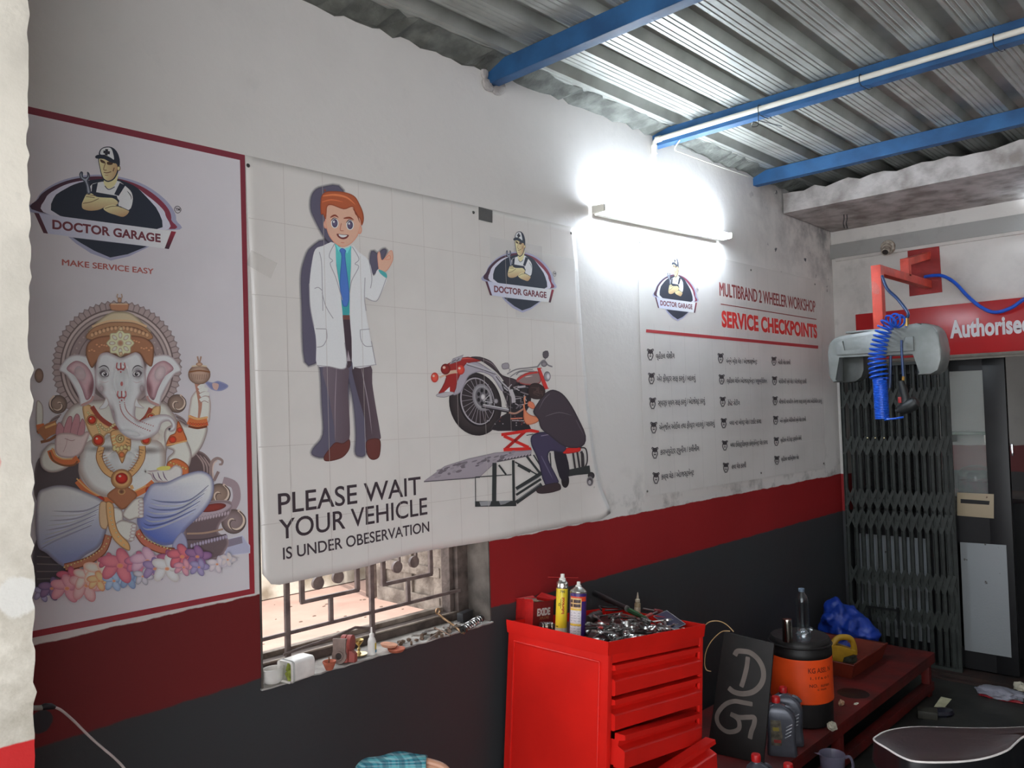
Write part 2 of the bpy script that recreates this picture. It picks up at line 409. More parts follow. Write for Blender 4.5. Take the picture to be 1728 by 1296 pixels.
for i, yy in enumerate((-.60, -1.06, -1.56)):
    mb = MB(); mb.tube([(px-.016, yy, 3.128), (px-.018, yy, 3.15), (px-.010, yy, 3.166), (px+.03, yy, 3.168), (px+.072, yy-.02, 3.12), (px+.06, yy-.01, 3.115), (px, yy, 3.12), (px-.016, yy, 3.128)], .002, 6)
    if i == 0: mb.tube(spline([(px-.014, yy, 3.13), (px-.02, yy, 3.09), (px-.01, yy+.01, 3.07), (px-.05, yy+.02, 3.06), (px-.09, yy-.01, 3.065)], 5), .002, 6); mb.tube(spline([(px-.02, yy, 3.09), (px+.02, yy-.05, 3.07), (px+.03, yy-.09, 3.05)], 5), .002, 6)
    mb.build('tie_wire', wire_m, t)
# thin loose wire from the purlin to the wall top
mb = MB(); mb.tube(spline([(3.52, -.16, 3.118), (3.6, -.08, 3.11), (3.75, -.03, 3.135), (4.1, -.012, 3.15), (4.6, -.008, 3.165)], 8), .003, 6)
tag(mb.build('loose_wire', pvc_m), 'thin white wire running along the wall top behind the conduit pipe', 'wire')

# ------------------------------------------------------------------ tube lights
def emit_mat(name, c, s):
    m = bpy.data.materials.new(name); m.use_nodes = True; nt = m.node_tree
    b = nt.nodes['Principled BSDF']; b.inputs['Base Color'].default_value = (.9, .9, .9, 1)
    b.inputs['Emission Color'].default_value = lin4(c); b.inputs['Emission Strength'].default_value = s
    tc = nt.nodes.new('ShaderNodeTexCoord'); nz = nt.nodes.new('ShaderNodeTexNoise'); nt.links.new(tc.outputs['Object'], nz.inputs['Vector'])
    mr = nt.nodes.new('ShaderNodeMapRange'); mr.inputs[3].default_value = .3; mr.inputs[4].default_value = .35
    nt.links.new(nz.outputs['Fac'], mr.inputs[0]); nt.links.new(mr.outputs[0], b.inputs['Roughness'])
    return m
def tube_light(name, label, p0, p1, strength, back):
    p0, p1, back = V(p0), V(p1), V(back); d = (p1-p0).normalized()
    t = thing(name, label, 'tube light', (p0+p1)/2, 'fluorescent tube lights')
    mb = MB(); mb.cyl(p0+d*.02, p1-d*.02, .0145, n=20); mb.build('tube', emit_mat(name+'_glow', (225, 240, 255), strength), t)
    mb = MB(); R = frame((0, 0, 0), d, back).to_3x3()
    mb.box((p0+p1)/2+back*.045, ((p1-p0).length-.06, .045, .03), R, .004); mb.build('batten', pvc_m, t)
    for e, s in ((p0, 1), (p1, -1)):
        mb = MB(); mb.box(e+back*.018+d*s*.01, (.018, .034, .07), R, .004); mb.build('lamp_holder', pvc_m, t)
    return t
tube_light('tube_light', 'glowing tube light on the long wall above the workshop board', (2.955, -.075, 2.70), (4.165, -.075, 2.735), TUBE_STRENGTH, (0, 1, 0))
tube_light('tube_light', 'tube light on the back wall at the right edge of the photo', (XB-.075, -1.235, 3.06-.14), (XB-.075, -2.435, 2.92), BACK_TUBE_STRENGTH, (1, 0, 0))

# ------------------------------------------------------------------ window: frame, grille, shutter
wood_m = pm('weathered_frame_wood', (96, 84, 78), .8, var=.3, scale=20, bump=.4, c2=(66, 56, 52))
pale_m = pm('pale_flaked_wood', (150, 138, 126), .85, var=.3, scale=16, bump=.5, c2=(104, 92, 83))
iron_m = pm('brown_painted_iron', (112, 98, 94), .55, var=.2, scale=26, bump=.2, c2=(84, 72, 70))
win = thing('window_1', 'window with an iron grille under the waving figure banner', 'window', (1.75, .14, WZ0), kind='structure')
mb = MB(); yf = .155
mb.box(((WX0+WX1)/2, yf, WZ0+.014), (WX1-WX0, .07, .028), None, .003); mb.box(((WX0+WX1)/2, yf, WZ1-.03), (WX1-WX0, .07, .06))
mb.box((WX0+.014, yf, 1.48), (.028, .07, 1.05), None, .003); mb.box((WX1-.03, yf, 1.48), (.06, .07, 1.05), None, .003); mb.box((WX1-.075, yf+.01, 1.48), (.022, .05, 1.05), None, .003)
mb.build('window_frame', wood_m, win)
mb = MB(); mb.box(((WX0+WX1)/2, yf-.028, WZ0+.031), (WX1-WX0-.08, .012, .006), None, .002); mb.box(((WX0+WX1)/2, yf+.045, WZ0+.02), (WX1-WX0, .03, .05), None, .003)
mb.build('frame_lip', pale_m, win)
gy = .12
def bar(a, b, s=.014):
    a, b = V(a), V(b); mb = MB(); d = b-a
    R = frame((0, 0, 0), (0, 1, 0), d).to_3x3(); mb.box((a+b)/2, (s*.8, s, d.length), R, .001); return mb.build('grille_bar', iron_m, win)
for X in (1.425, 1.768): bar((X, gy, WZ0+.025), (X, gy, WZ1-.05), .017)
bar((WX0+.02, gy, 1.066), (WX1-.05, gy, 1.070), .012); bar((WX0+.02, gy, 1.72), (WX1-.05, gy, 1.72), .012)
for (xa, xb) in ((1.482, 1.707), (1.822, 2.05)):
    zb = 1.158; zt = 1.62
    bar((xa, gy, zb), (xa, gy, zt), .016); bar((xb, gy, zb), (xb, gy, zt), .016); bar((xa-.006, gy, zb), (xb+.006, gy, zb), .013); bar((xa-.006, gy, zt), (xb+.006, gy, zt), .013)
    xm = (xa+xb)/2; bar((xm, gy, 1.07), (xm, gy, zb), .015); bar((xm, gy, zt), (xm, gy, 1.72), .015)
    for q, zc in ((-.050, 1.2115), (.031, 1.2185)):
        mb = MB(); mb.cyl((xm+q, gy-.006, zc), (xm+q, gy+.006, zc), .022, n=24); mb.box((xm+q+.012, gy, zc+.045), (.008, .008, .06)); mb.build('grille_disc', iron_m, win)
mb = MB(); mb.tube([V((1.40, .105, 1.005)), V((1.45, .10, 1.012)), V((1.6, .10, 1.022)), V((1.68, .10, 1.035)), V((1.74, .10, 1.02))], .005, 8); mb.build('stay_hook', iron_m, win)
# shutter leaf folded open outside
mb = MB(); xs_ = WX1-.05
mb.box((xs_, .42, 1.47), (.025, .42, 1.0), None, .002)
for yy in (.225, .42, .61): mb.box((xs_-.018, yy, 1.47), (.014, .055, 1.0), None, .002)
mb.box((xs_-.024, .42, 1.0), (.014, .416, .06), None, .002); mb.box((xs_-.024, .42, 1.13), (.014, .42, .04), None, .002)
mb.build('shutter', pale_m, win)

# ------------------------------------------------------------------ yard outside
yard_m = pm('red_earth_yard', (158, 132, 120), .9, var=.16, scale=2.2, bump=.3, c2=(144, 117, 106), bscale=30)
mb = MB(); mb.box((4.0, 5.3, -.06), (16, 10.2, .1)); struct(mb.build('yard_ground', yard_m, smooth=0), 'sunlit reddish earth of the yard outside the window')
yw_m = pm('rain_stained_yard_wall', (192, 186, 174), .9, var=.3, scale=2.6, bump=.4, c2=(132, 122, 106), thr=(.34, .52), bscale=20)
mb = MB(); mb.box((4.0, 5.15, .95), (16, .25, 1.9)); struct(mb.build('wall_yard', yw_m, smooth=0), 'rain stained yard wall outside the window')
mb = MB(); mb.box((5.9, 3.75, 1.2), (2.1, 1.0, 2.4)); struct(mb.build('wall_shed', pm('shed_plaster', (128, 119, 108), .9, var=.25, scale=4, bump=.5, c2=(94, 86, 77)), smooth=0), 'small plastered outhouse in the yard')
t = thing('outhouse_door', 'weathered wooden door plank leaning at the corner of the outhouse', 'door', (4.8, 4.2, 0))
mb = MB(); mb.box((4.80, 4.27, .8), (.05, .12, 1.6), None, .004); mb.build('plank', wood_m, t)
mb = MB(); mb.box((4.80, 4.27, 1.62), (.06, .14, .05), None, .004); mb.build('plank_cap', pale_m, t)
mb = MB(); random.seed(21)
for k in range(60):
    p = (random.uniform(2.6, 4.7), random.uniform(2.4, 4.9), -.008); s = random.uniform(.004, .014)
    mb.sph(p, (s*1.5, s, s*.5), 6)
st = mb.build('yard_pebbles', pm('dark_pebbles', (96, 80, 70), .9)); tag(st, 'small stones and leaves scattered over the yard', 'pebbles', kind='stuff')

# ================================================================== printed banners
def print_mat(name, rough, bumpy=.0, coat=0.):
    m = bpy.data.materials.new(name); m.use_nodes = True; nt = m.node_tree; N = nt.nodes; L = nt.links; b = N['Principled BSDF']
    at = N.new('ShaderNodeAttribute'); at.attribute_name = 'ink'
    tc = N.new('ShaderNodeTexCoord')
    f = nnoise(nt, tc.outputs['Object'], 220, 2)
    g = N.new('ShaderNodeMapRange'); g.inputs[3].default_value = .955; g.inputs[4].default_value = 1.045; L.new(f, g.inputs[0])
    mx = N.new('ShaderNodeMix'); mx.data_type = 'RGBA'; mx.blend_type = 'MULTIPLY'; mx.inputs[0].default_value = 1
    L.new(at.outputs['Color'], mx.inputs[6]); L.new(g.outputs[0], mx.inputs[7]); L.new(mx.outputs[2], b.inputs['Base Color'])
    L.new(at.outputs['Alpha'], b.inputs['Alpha'])
    b.inputs['Roughness'].default_value = rough; b.inputs['Specular IOR Level'].default_value = .35
    return m
INK = print_mat('printed_ink', .42)
GAIN = 1.9
class Art:
    """flat print shapes given in picture coordinates of one banner, laid on the wall plane; every shape a hair above the one before"""
    def __init__(s, y0, dy=2.2e-5):
        s.v = []; s.f = []; s.c = []; s.y = y0; s.dy = dy; s.map = None; s.gain = GAIN; s.o = (0, 0, 1.)
    def crop(s, x0, y0, sc): s.o = (x0, y0, sc); s.map = None; return s
    def P(s, p):
        if s.map: return s.map(p)
        w = onY(s.o[0]+p[0]/s.o[2], s.o[1]+p[1]/s.o[2]); return (w.x, w.z)
    def ink(s, c, a=1.): return tuple(min(.86, v*s.gain) for v in lin(c))+(a,)
    def _emit(s, pts, cols, faces):
        b = len(s.v); s.y -= s.dy
        for p in pts: q = s.P(p); s.v.append((q[0], s.y, q[1]))
        s.c += cols; s.f += [tuple(b+i for i in f) for f in faces]
    def poly(s, pts, c, edge=None, ew=10, c2=None, g=None, smooth=5, a=1., soft=0):
        pts = [tuple(p[:2]) for p in (spline([(x, y, 0) for x, y in pts], smooth, True) if smooth else pts)]
        n = len(pts); A = sum(pts[i][0]*pts[(i+1) % n][1]-pts[(i+1) % n][0]*pts[i][1] for i in range(n))
        if A < 0: pts = pts[::-1]
        def off(k):
            o = []
            for i in range(n):
                a0, b0, c0 = pts[i-1], pts[i], pts[(i+1) % n]
                dx, dy = c0[0]-a0[0], c0[1]-a0[1]; l = math.hypot(dx, dy) or 1
                o.append((b0[0]+dy/l*k, b0[1]-dx/l*k))
            return o
        def colour(p, aa=a):
            if c2 is None: return s.ink(c, aa)
            dx, dy = g[2]-g[0], g[3]-g[1]; t = max(0, min(1, ((p[0]-g[0])*dx+(p[1]-g[1])*dy)/(dx*dx+dy*dy)))
            return tuple(u+(v-u)*t for u, v in zip(s.ink(c, aa), s.ink(c2, aa)))
        ring = lambda: [(i, (i+1) % n, n+(i+1) % n, n+i) for i in range(n)]
        inner = pts
        if edge is not None:
            inner = off(-ew)
            tri = tessellate_polygon([[V((x, y, 0)) for x, y in pts]])
            s._emit(pts, [s.ink(edge, a)]*n, tri)
            s._emit(pts+inner, [s.ink(edge, a)]*n+[colour(p) for p in inner], ring())
        if soft:
            out = off(soft); s._emit(pts+out, [colour(p) for p in pts]+[colour(p, 0.) for p in out], ring()); s.y += s.dy
        s._emit(inner, [colour(p) for p in inner], tessellate_polygon([[V((x, y, 0)) for x, y in inner]]))
        return s
    def ell(s, cx, cy, rx, ry, c, edge=None, rot=0., n=28, a=1., soft=False):
        R = math.radians(rot); pt = lambda k, t: (cx+k*(rx*math.cos(t)*math.cos(R)-ry*math.sin(t)*math.sin(R)), cy+k*(rx*math.cos(t)*math.sin(R)+ry*math.sin(t)*math.cos(R)))
        pts = [(cx, cy)]; cols = [s.ink(c, a)]; fs = []
        ks = (.35, .6, .82, 1.) if (edge or soft) else (1.,)
        for r, k in enumerate(ks):
            for i in range(n): pts.append(pt(k, 2*PI*i/n))
            t = k**3
            if soft: q = s.ink(c, a*(1-k*k*(3-2*k)))
            elif edge: q = tuple(u+(v-u)*t for u, v in zip(s.ink(c, a), s.ink(edge, a)))
            else: q = s.ink(c, a)
            cols += [q]*n
            for i in range(n):
                j = (i+1) % n
                if r == 0: fs.append((0, 1+i, 1+j))
                else: b = 1+(r-1)*n; fs.append((b+i, b+n+i, b+n+j, b+j))
        s._emit(pts, cols, fs); return s
    def line(s, pts, w, c, smooth=6, a=1., taper=False, closed=False, w1=None):
        P = [tuple(p[:2]) for p in (spline([(x, y, 0) for x, y in pts], smooth, closed) if smooth else pts)]
        if closed: P.append(P[0])
        n = len(P); o = []
        for i in range(n):
            a0, c0 = P[max(i-1, 0)], P[min(i+1, n-1)]
            if closed and i in (0, n-1): a0, c0 = P[n-2], P[1]
            dx, dy = c0[0]-a0[0], c0[1]-a0[1]; l = math.hypot(dx, dy) or 1; t = i/(n-1)
            k = (w if w1 is None else w+(w1-w)*t)/2*(math.sin(PI*min(1, .12+t*.88)) if taper else 1)
            o += [(P[i][0]+dy/l*k, P[i][1]-dx/l*k), (P[i][0]-dy/l*k, P[i][1]+dx/l*k)]
        s._emit(o, [s.ink(c, a)]*len(o), [(2*i, 2*i+1, 2*i+3, 2*i+2) for i in range(n-1)]); return s
    def text(s, t, bl, br, caph, c, bold=0., space=1., fit=None, shear=0., fat=0.):
        """bl, br: ends of the base line in picture coordinates; caph: cap height in picture pixels at the left end"""
        vs_, fs_, (x0, x1, y0, y1) = glyphs(t, bold, space)
        a = s.P(bl); b = s.P(br); tp = s.P((bl[0], bl[1]-caph)); h = tp[1]-a[1]; ch = cap_height()
        for (ox, oz) in (((0, 0),) if not fat else ((-fat, 0), (fat, 0), (0, fat*.7), (0, -fat*.7), (0, 0))):   # a heavier stroke
            s.y -= s.dy*.5; k = len(s.v)
            for x, y in vs_:
                u = (x-x0)/(x1-x0); q = ((y-y0)/(y1-y0) if fit else y/ch)*h
                s.v.append((a[0]+(b[0]-a[0])*u+q*shear+ox*h, s.y, a[1]+(b[1]-a[1])*u+q+oz*h))
            s.c += [s.ink(c)]*len(vs_); s.f += [tuple(k+i for i in f) for f in fs_]
        return s
    def build(s, name, parent):
        me = bpy.data.meshes.new(name); T = WM[parent.name].inverted()
        me.from_pydata([T @ V(p) for p in s.v], [], s.f)
        at = me.color_attributes.new('ink', 'FLOAT_COLOR', 'POINT'); at.data.foreach_set('color', [x for c in s.c for x in c])
        me.materials.append(INK); me.update()
        # all print faces look into the room
        bm = bmesh.new(); bm.from_mesh(me)
        for f in bm.faces:
            if f.normal.y > 0: f.normal_flip()
        bm.to_mesh(me); bm.free()
        o = bpy.data.objects.new(name, me); COL.objects.link(o); o.parent = parent; WM[o.name] = WM[parent.name]
        return o

def sheet(name, parent, rim, y, m, thick=.0008, smooth=0):
    mb = MB(); mb.prism([V((x, y, z)) for x, z in rim], (0, thick, 0)); return mb.build(name, m, parent, smooth=smooth)
def vinyl(name, c, rough=.3, bumpy=.10, scale=3.):
    m = bpy.data.materials.new(name); m.use_nodes = True; nt = m.node_tree; b = nt.nodes['Principled BSDF']; L = nt.links
    tc = nt.nodes.new('ShaderNodeTexCoord'); P = tc.outputs['Object']
    f = nnoise(nt, P, 2.2, 5); k = lin4(c)
    L.new(nmix(nt, nstep(nt, f, .45, .75), k, tuple(v*.9 for v in k[:3])+(1,)), b.inputs['Base Color'])
    b.inputs['Roughness'].default_value = rough
    bp = nt.nodes.new('ShaderNodeBump'); bp.inputs['Strength'].default_value = bumpy; bp.inputs['Distance'].default_value = .02
    L.new(nnoise(nt, P, scale, 3), bp.inputs['Height']); L.new(bp.outputs['Normal'], b.inputs['Normal'])
    return m
screw_m = pm('dull_screw_metal', (120, 118, 112), .35, metal=.9, var=.2)
def screws(parent, pts, y):
    for (x, y_) in pts:
        w = onY(x, y_); mb = MB(); mb.cyl((w.x, y, w.z), (w.x, y-.003, w.z), .0065, .0045, n=14); mb.box((w.x, y-.0032, w.z), (.008, .0012, .0015), Ry(random.random()*3)); mb.build('screw', screw_m, parent)
def Rx(a): return M.Rotation(a, 3, 'X')
def Ry(a): return M.Rotation(a, 3, 'Y')
def Rz(a): return M.Rotation(a, 3, 'Z')

# the emblem shared by the three banners, in the picture coordinates of the largest one
def emblem(A, t=lambda c: c):
    sil, dk, lt = t((132, 132, 152)), t((56, 38, 50)), t((170, 168, 182)); ink = t((38, 42, 52)); red = t((112, 48, 62)); skin = t((206, 172, 132)); wh = t((206, 206, 208)); sk2 = t((150, 112, 82))
    A.poly([(232, 790), (236, 700), (300, 625), (420, 565), (560, 536), (700, 534), (840, 558), (960, 603), (1070, 678), (1140, 758), (1162, 830), (1122, 897)], sil, smooth=5)
    A.poly([(262, 780), (250, 690), (320, 625), (440, 572), (580, 546), (700, 546), (830, 570), (950, 618), (1050, 690), (1115, 765), (1130, 830), (1098, 892)], dk, c2=red, g=(500, 700, 1000, 700))
    A.poly([(335, 800), (298, 690), (380, 622), (480, 583), (600, 568), (760, 573), (880, 606), (960, 662), (1050, 735), (1092, 800), (1060, 900)], lt)
    A.poly([(395, 805), (350, 690), (430, 625), (520, 585), (640, 562), (760, 560), (880, 602), (955, 668), (1052, 790), (1012, 900)], ink, smooth=3)
    A.poly([(448, 942), (988, 1006), (850, 1072), (730, 1100), (598, 1052), (500, 988)], sil, smooth=0)
    A.poly([(478, 948), (970, 1006), (842, 1058), (726, 1080), (622, 1036), (532, 984)], ink, smooth=0)
    A.poly([(252, 788), (1130, 905), (1088, 1020), (312, 922)], t((160, 160, 176)), c2=t((186, 184, 194)), g=(300, 0, 1000, 0), smooth=0)
    A.poly([(222, 783), (254, 788), (314, 922), (284, 918)], t((70, 40, 50)), smooth=0)
    A.poly([(1130, 905), (1162, 910), (1114, 1024), (1086, 1020)], t((120, 40, 52)), c2=t((50, 36, 46)), g=(1140, 920, 1100, 1015), smooth=0)
    A.text('DOCTOR GARAGE', (343, 888), (1060, 978), 56, t((92, 46, 54)), bold=.035, space=1.02)
    # mechanic
    A.poly([(528, 705), (562, 655), (600, 590), (640, 580), (692, 575), (775, 562), (835, 605), (878, 655), (884, 715), (858, 775), (818, 818), (755, 805), (690, 772), (590, 776), (540, 765)], ink, smooth=3)
    A.poly([(600, 600), (640, 585), (692, 580), (720, 622), (770, 572), (830, 610), (868, 652), (874, 710), (850, 765), (780, 735), (775, 690), (600, 648)], wh, smooth=3)
    A.poly([(690, 560), (688, 600), (715, 624), (750, 608), (772, 566), (772, 515)], skin, smooth=3)
    A.line([(690, 606), (716, 630), (756, 612)], 5, ink)
    A.poly([(606, 597), (644, 585), (632, 650), (602, 646)], ink, smooth=0); A.poly([(790, 585), (826, 603), (782, 672), (752, 662)], ink, smooth=0)
    A.poly([(600, 642), (770, 672), (778, 704), (740, 700), (640, 694), (596, 662)], ink, smooth=0)
    A.poly([(548, 700), (570, 660), (602, 656), (636, 678), (700, 684), (745, 688), (776, 712), (765, 732), (700, 742), (650, 764), (590, 770), (545, 757), (538, 728)], skin, c2=sk2, g=(600, 690, 600, 790))
    A.poly([(682, 752), (740, 730), (792, 748), (850, 772), (815, 810), (760, 798), (705, 778)], skin, c2=sk2, g=(740, 740, 760, 830))
    A.line([(545, 722), (600, 712), (650, 690)], 4, t((90, 60, 46))); A.line([(690, 756), (735, 742), (775, 742)], 4, t((90, 60, 46))); A.line([(790, 742), (846, 768)], 4, ink); A.line([(838, 640), (862, 672), (866, 700)], 5, ink, taper=True)
    A.line([(570, 662), (630, 672)], 4, t((90, 60, 46))); A.line([(566, 676), (622, 684)], 4, t((90, 60, 46)))
    A.poly([(520, 530), (532, 510), (546, 518), (545, 545), (562, 552), (574, 540), (572, 514), (586, 520), (592, 545), (580, 572), (590, 600), (600, 655), (570, 657), (566, 612), (554, 580), (530, 560)], t((60, 64, 74)), smooth=2)
    A.poly([(528, 532), (534, 522), (538, 548), (562, 560), (580, 545), (582, 530), (584, 548), (570, 572), (580, 602), (590, 648), (577, 650), (572, 610), (560, 576), (536, 556)], t((128, 132, 142)), smooth=2)
    A.poly([(648, 415), (658, 500), (672, 548), (690, 572), (716, 580), (752, 562), (776, 520), (784, 470), (770, 420), (700, 395)], ink)
    A.poly([(653, 420), (663, 500), (677, 545), (692, 564), (715, 572), (746, 556), (768, 516), (772, 470), (764, 430), (700, 402)], skin, c2=sk2, g=(690, 480, 790, 500))
    A.ell(783, 490, 11, 18, skin, sk2); A.line([(776, 478), (790, 480), (788, 500), (778, 506)], 3.5, ink)
    A.poly([(660, 430), (690, 445), (690, 458), (664, 450)], t((70, 50, 40)), smooth=2); A.poly([(705, 448), (742, 448), (738, 466), (708, 466)], t((70, 50, 40)), smooth=2)
    A.line([(694, 455), (682, 498), (702, 502)], 5, t((110, 76, 56))); A.line([(682, 516), (704, 520), (732, 512)], 5, t((90, 56, 44))); A.line([(690, 536), (712, 536)], 4, t((140, 100, 74))); A.line([(752, 486), (744, 510)], 6, t((90, 60, 46)))
    A.poly([(652, 402), (658, 368), (690, 348), (735, 350), (770, 380), (788, 430), (786, 478), (762, 456), (742, 430), (700, 404)], ink, smooth=3)
    A.poly([(660, 398), (666, 368), (692, 354), (728, 356), (744, 390), (748, 436), (700, 402)], wh, smooth=3)
    A.poly([(626, 412), (648, 400), (700, 406), (746, 432), (764, 458), (722, 448), (682, 428), (636, 426)], ink, smooth=3)
    A.poly([(692, 362), (712, 364), (710, 376), (724, 378), (722, 398), (708, 396), (708, 406), (690, 400), (690, 392), (680, 390), (680, 372), (692, 374)], t((40, 40, 46)), smooth=0)
    A.line([(1150, 762), (1160, 743), (1180, 743), (1194, 762), (1184, 782), (1164, 784)], 4, t((60, 58, 62)), closed=True); A.text('TM', (1157, 769), (1188, 771), 16, t((60, 58, 62)), bold=.03)

def emblem_map(left, right, top, bottom):
    """carry the emblem to another banner: four of its points in picture pixels of the photo"""
    src = Art(0).crop(0, 160, 3.927)
    f = lambda p: onY(*p)
    s_l, s_r, s_t, s_b = src.P((222, 783)), src.P((1162, 910)), src.P((710, 348)), src.P((730, 1100))
    l, r, t, b = f(left), f(right), f(top), f(bottom)
    def mp(p):
        q = src.P(p); return (l.x+(q[0]-s_l[0])/(s_r[0]-s_l[0])*(r.x-l.x), b.z+(q[1]-s_b[1])/(s_t[1]-s_b[1])*(t.z-b.z))
    return mp

# ------------------------------------------------------------------ banner with the seated elephant-headed idol
white_m = vinyl('satin_banner_print', (230, 224, 228), .38, .05)
p1 = thing('wall_banner', 'tall framed banner with a seated elephant-headed idol under a mechanic emblem', 'banner', (1.24, -.004, 1.24), 'printed banners on the long wall')
z_t, z_b, x_r = 2.598, 1.2475, 1.2425
sheet('banner_sheet', p1, [(.36, z_b), (x_r, z_b), (x_r-.006, z_t), (.36, z_t)], -.0045, white_m, .004)
A = Art(-.0047); A.map = lambda p: p; rd = (104, 42, 52); bw = .0165
A.poly([(.36, z_t), (x_r-.006, z_t), (x_r-.006, z_t-bw*1.15), (.36, z_t-bw*1.15)], rd, smooth=0); A.poly([(.36, z_b), (x_r, z_b), (x_r, z_b+bw), (.36, z_b+bw)], (120, 40, 46), smooth=0); A.poly([(x_r, z_b), (x_r-.006, z_t), (x_r-.006-bw, z_t), (x_r-bw, z_b)], rd, c2=(124, 40, 46), g=(1.2, 2.3, 1.2, 1.5), smooth=0)
A.build('printed_border', p1)
A = Art(-.0047).crop(0, 160, 3.927); emblem(A); A.build('printed_emblem', p1)
A = Art(-.0047).crop(0, 160, 3.927); A.text('MAKE SERVICE EASY', (408, 1130), (1012, 1190), 38, (142, 78, 74), fat=.045); A.build('lettering', p1)
# idol: soft shaded print, picture coordinates of the second crop
A = Art(-.0047, 1.6e-5).crop(0, 480, 3.927)
st, st2, st3 = (134, 120, 118), (104, 90, 88), (158, 144, 138)
body, bsh = (190, 178, 170), (120, 102, 98); face, fsh = (190, 182, 182), (138, 122, 124)
gold, gsh = (184, 142, 96), (112, 72, 48); org, osh = (172, 96, 58), (104, 54, 36); gem = (170, 46, 36)
# throne back
cx, cy = 770, 548
pts = []
for i in range(132):
    t = 2*PI*i/132; k = 1+.020*math.cos(t*66)
    pts.append((cx+424*k*math.cos(t), cy+434*k*math.sin(t)))
A.poly(pts, (146, 130, 128), edge=(110, 98, 98), ew=14, smooth=0)
for i in range(66):
    t = 2*PI*(i+.5)/66
    A.line([(cx+374*math.cos(t), cy+384*math.sin(t)), (cx+418*math.cos(t), cy+428*math.sin(t))], 7, (112, 98, 96), smooth=0)
for r, c in ((378, (96, 82, 80)), (368, (164, 150, 146)), (352, (110, 96, 94)), (342, (150, 136, 132)), (326, (98, 84, 84)), (316, (132, 116, 114)), (270, (108, 94, 94)), (262, (140, 124, 122)), (225, (112, 98, 96))): A.ell(cx, cy, r, r*1.02, c, n=60)
for i in range(44):
    t = 2*PI*i/44; A.ell(cx+294*math.cos(t), cy+298*math.sin(t), 11, 9, (152, 136, 132), (118, 102, 100), n=10)
A.poly([(235, 1185), (330, 1120), (520, 1120), (620, 1300), (560, 1480), (420, 1440), (235, 1430)], (74, 66, 68), edge=(96, 86, 88), ew=16)
A.poly([(235, 1690), (420, 1800), (520, 1830), (470, 2000), (235, 2020)], (62, 56, 60), edge=(92, 84, 88), ew=14)
for k in range(4): A.line([(238, 1800+k*50), (400, 1810+k*45)], 7, (96, 86, 86))
def scroll(x, y, r, d=1, col=(128, 108, 96), hi=(176, 160, 146), lo=(74, 62, 58)):
    A.ell(x, y, r, r, col, lo)
    sp = [(x+d*r*(1-.085*i)*math.cos(i*.62-1.2), y+r*(1-.085*i)*math.sin(i*.62-1.2)) for i in range(11)]
    A.line(sp, r*.2, hi, w1=r*.08); A.line([(a+r*.13, b+r*.1) for a, b in sp], r*.1, lo, w1=r*.05)
scroll(378, 795, 62, -1); scroll(1165, 790, 62)
for d, x0 in ((1, 400), (-1, 1150)):
    for k in range(4): A.line([(x0-d*(10*k), 860+k*14), (x0-d*(60+8*k), 900+k*16), (x0-d*(100-4*k), 960+k*22)], 17, ((120, 106, 104), (92, 80, 80))[k % 2], taper=True)
A.poly([(1240, 1120), (1320, 1105), (1385, 1160), (1405, 1240), (1400, 1300), (1300, 1330), (1240, 1300)], (84, 70, 70), edge=(120, 104, 102), ew=14)
for k in range(3): A.line([(1290+k*26, 1120+k*10), (1340+k*22, 1190+k*10), (1345+k*20, 1290)], 10, (138, 120, 116), taper=True)
A.line([(1400, 1310), (1390, 1240), (1396, 1180), (1430, 1152), (1464, 1166), (1462, 1190), (1444, 1192)], 26, (128, 110, 106), w1=12); A.line([(1408, 1300), (1402, 1240), (1408, 1190), (1432, 1166)], 7, (182, 162, 152))
A.line([(1440, 1240), (1410, 1300)], 20, (120, 102, 100))
# pedestal bowl at the right
A.poly([(1490, 1690), (1600, 1660), (1650, 1730), (1650, 1780), (1480, 1800)], (146, 146, 164), edge=(172, 170, 184), ew=10, smooth=0); A.poly([(1500, 1690), (1595, 1668), (1600, 1712), (1500, 1740)], (112, 104, 116), smooth=0)
A.line([(1470, 1300), (1545, 1330), (1560, 1420), (1520, 1500)], 52, (134, 118, 122)); scroll(1445, 1392, 74); scroll(1540, 1570, 82, col=(120, 104, 104))
A.poly([(1220, 1480), (1330, 1440), (1500, 1430), (1530, 1470), (1500, 1540), (1455, 1580), (1440, 1640), (1500, 1680), (1500, 1740), (1420, 1820), (1240, 1800), (1210, 1600)], (92, 78, 80), edge=(130, 114, 116), ew=18)
A.poly([(1300, 1500), (1380, 1450), (1480, 1440), (1530, 1470), (1440, 1530), (1320, 1560)], (148, 134, 140), edge=(108, 94, 98), ew=12); A.ell(1400, 1478, 92, 26, (120, 52, 46), (86, 44, 42), rot=-10)
for k in range(13): A.ell(1275+k*19, 1562-k*4, 8, 17, (160, 146, 152), (100, 86, 92), rot=12, n=12); A.ell(1262+k*19, 1730-k*5, 9, 16, (150, 140, 156), (96, 86, 100), n=12)
A.line([(1230, 1650), (1350, 1645), (1470, 1620)], 12, (140, 116, 100)); A.line([(1232, 1690), (1350, 1685), (1490, 1655)], 8, (66, 56, 60))
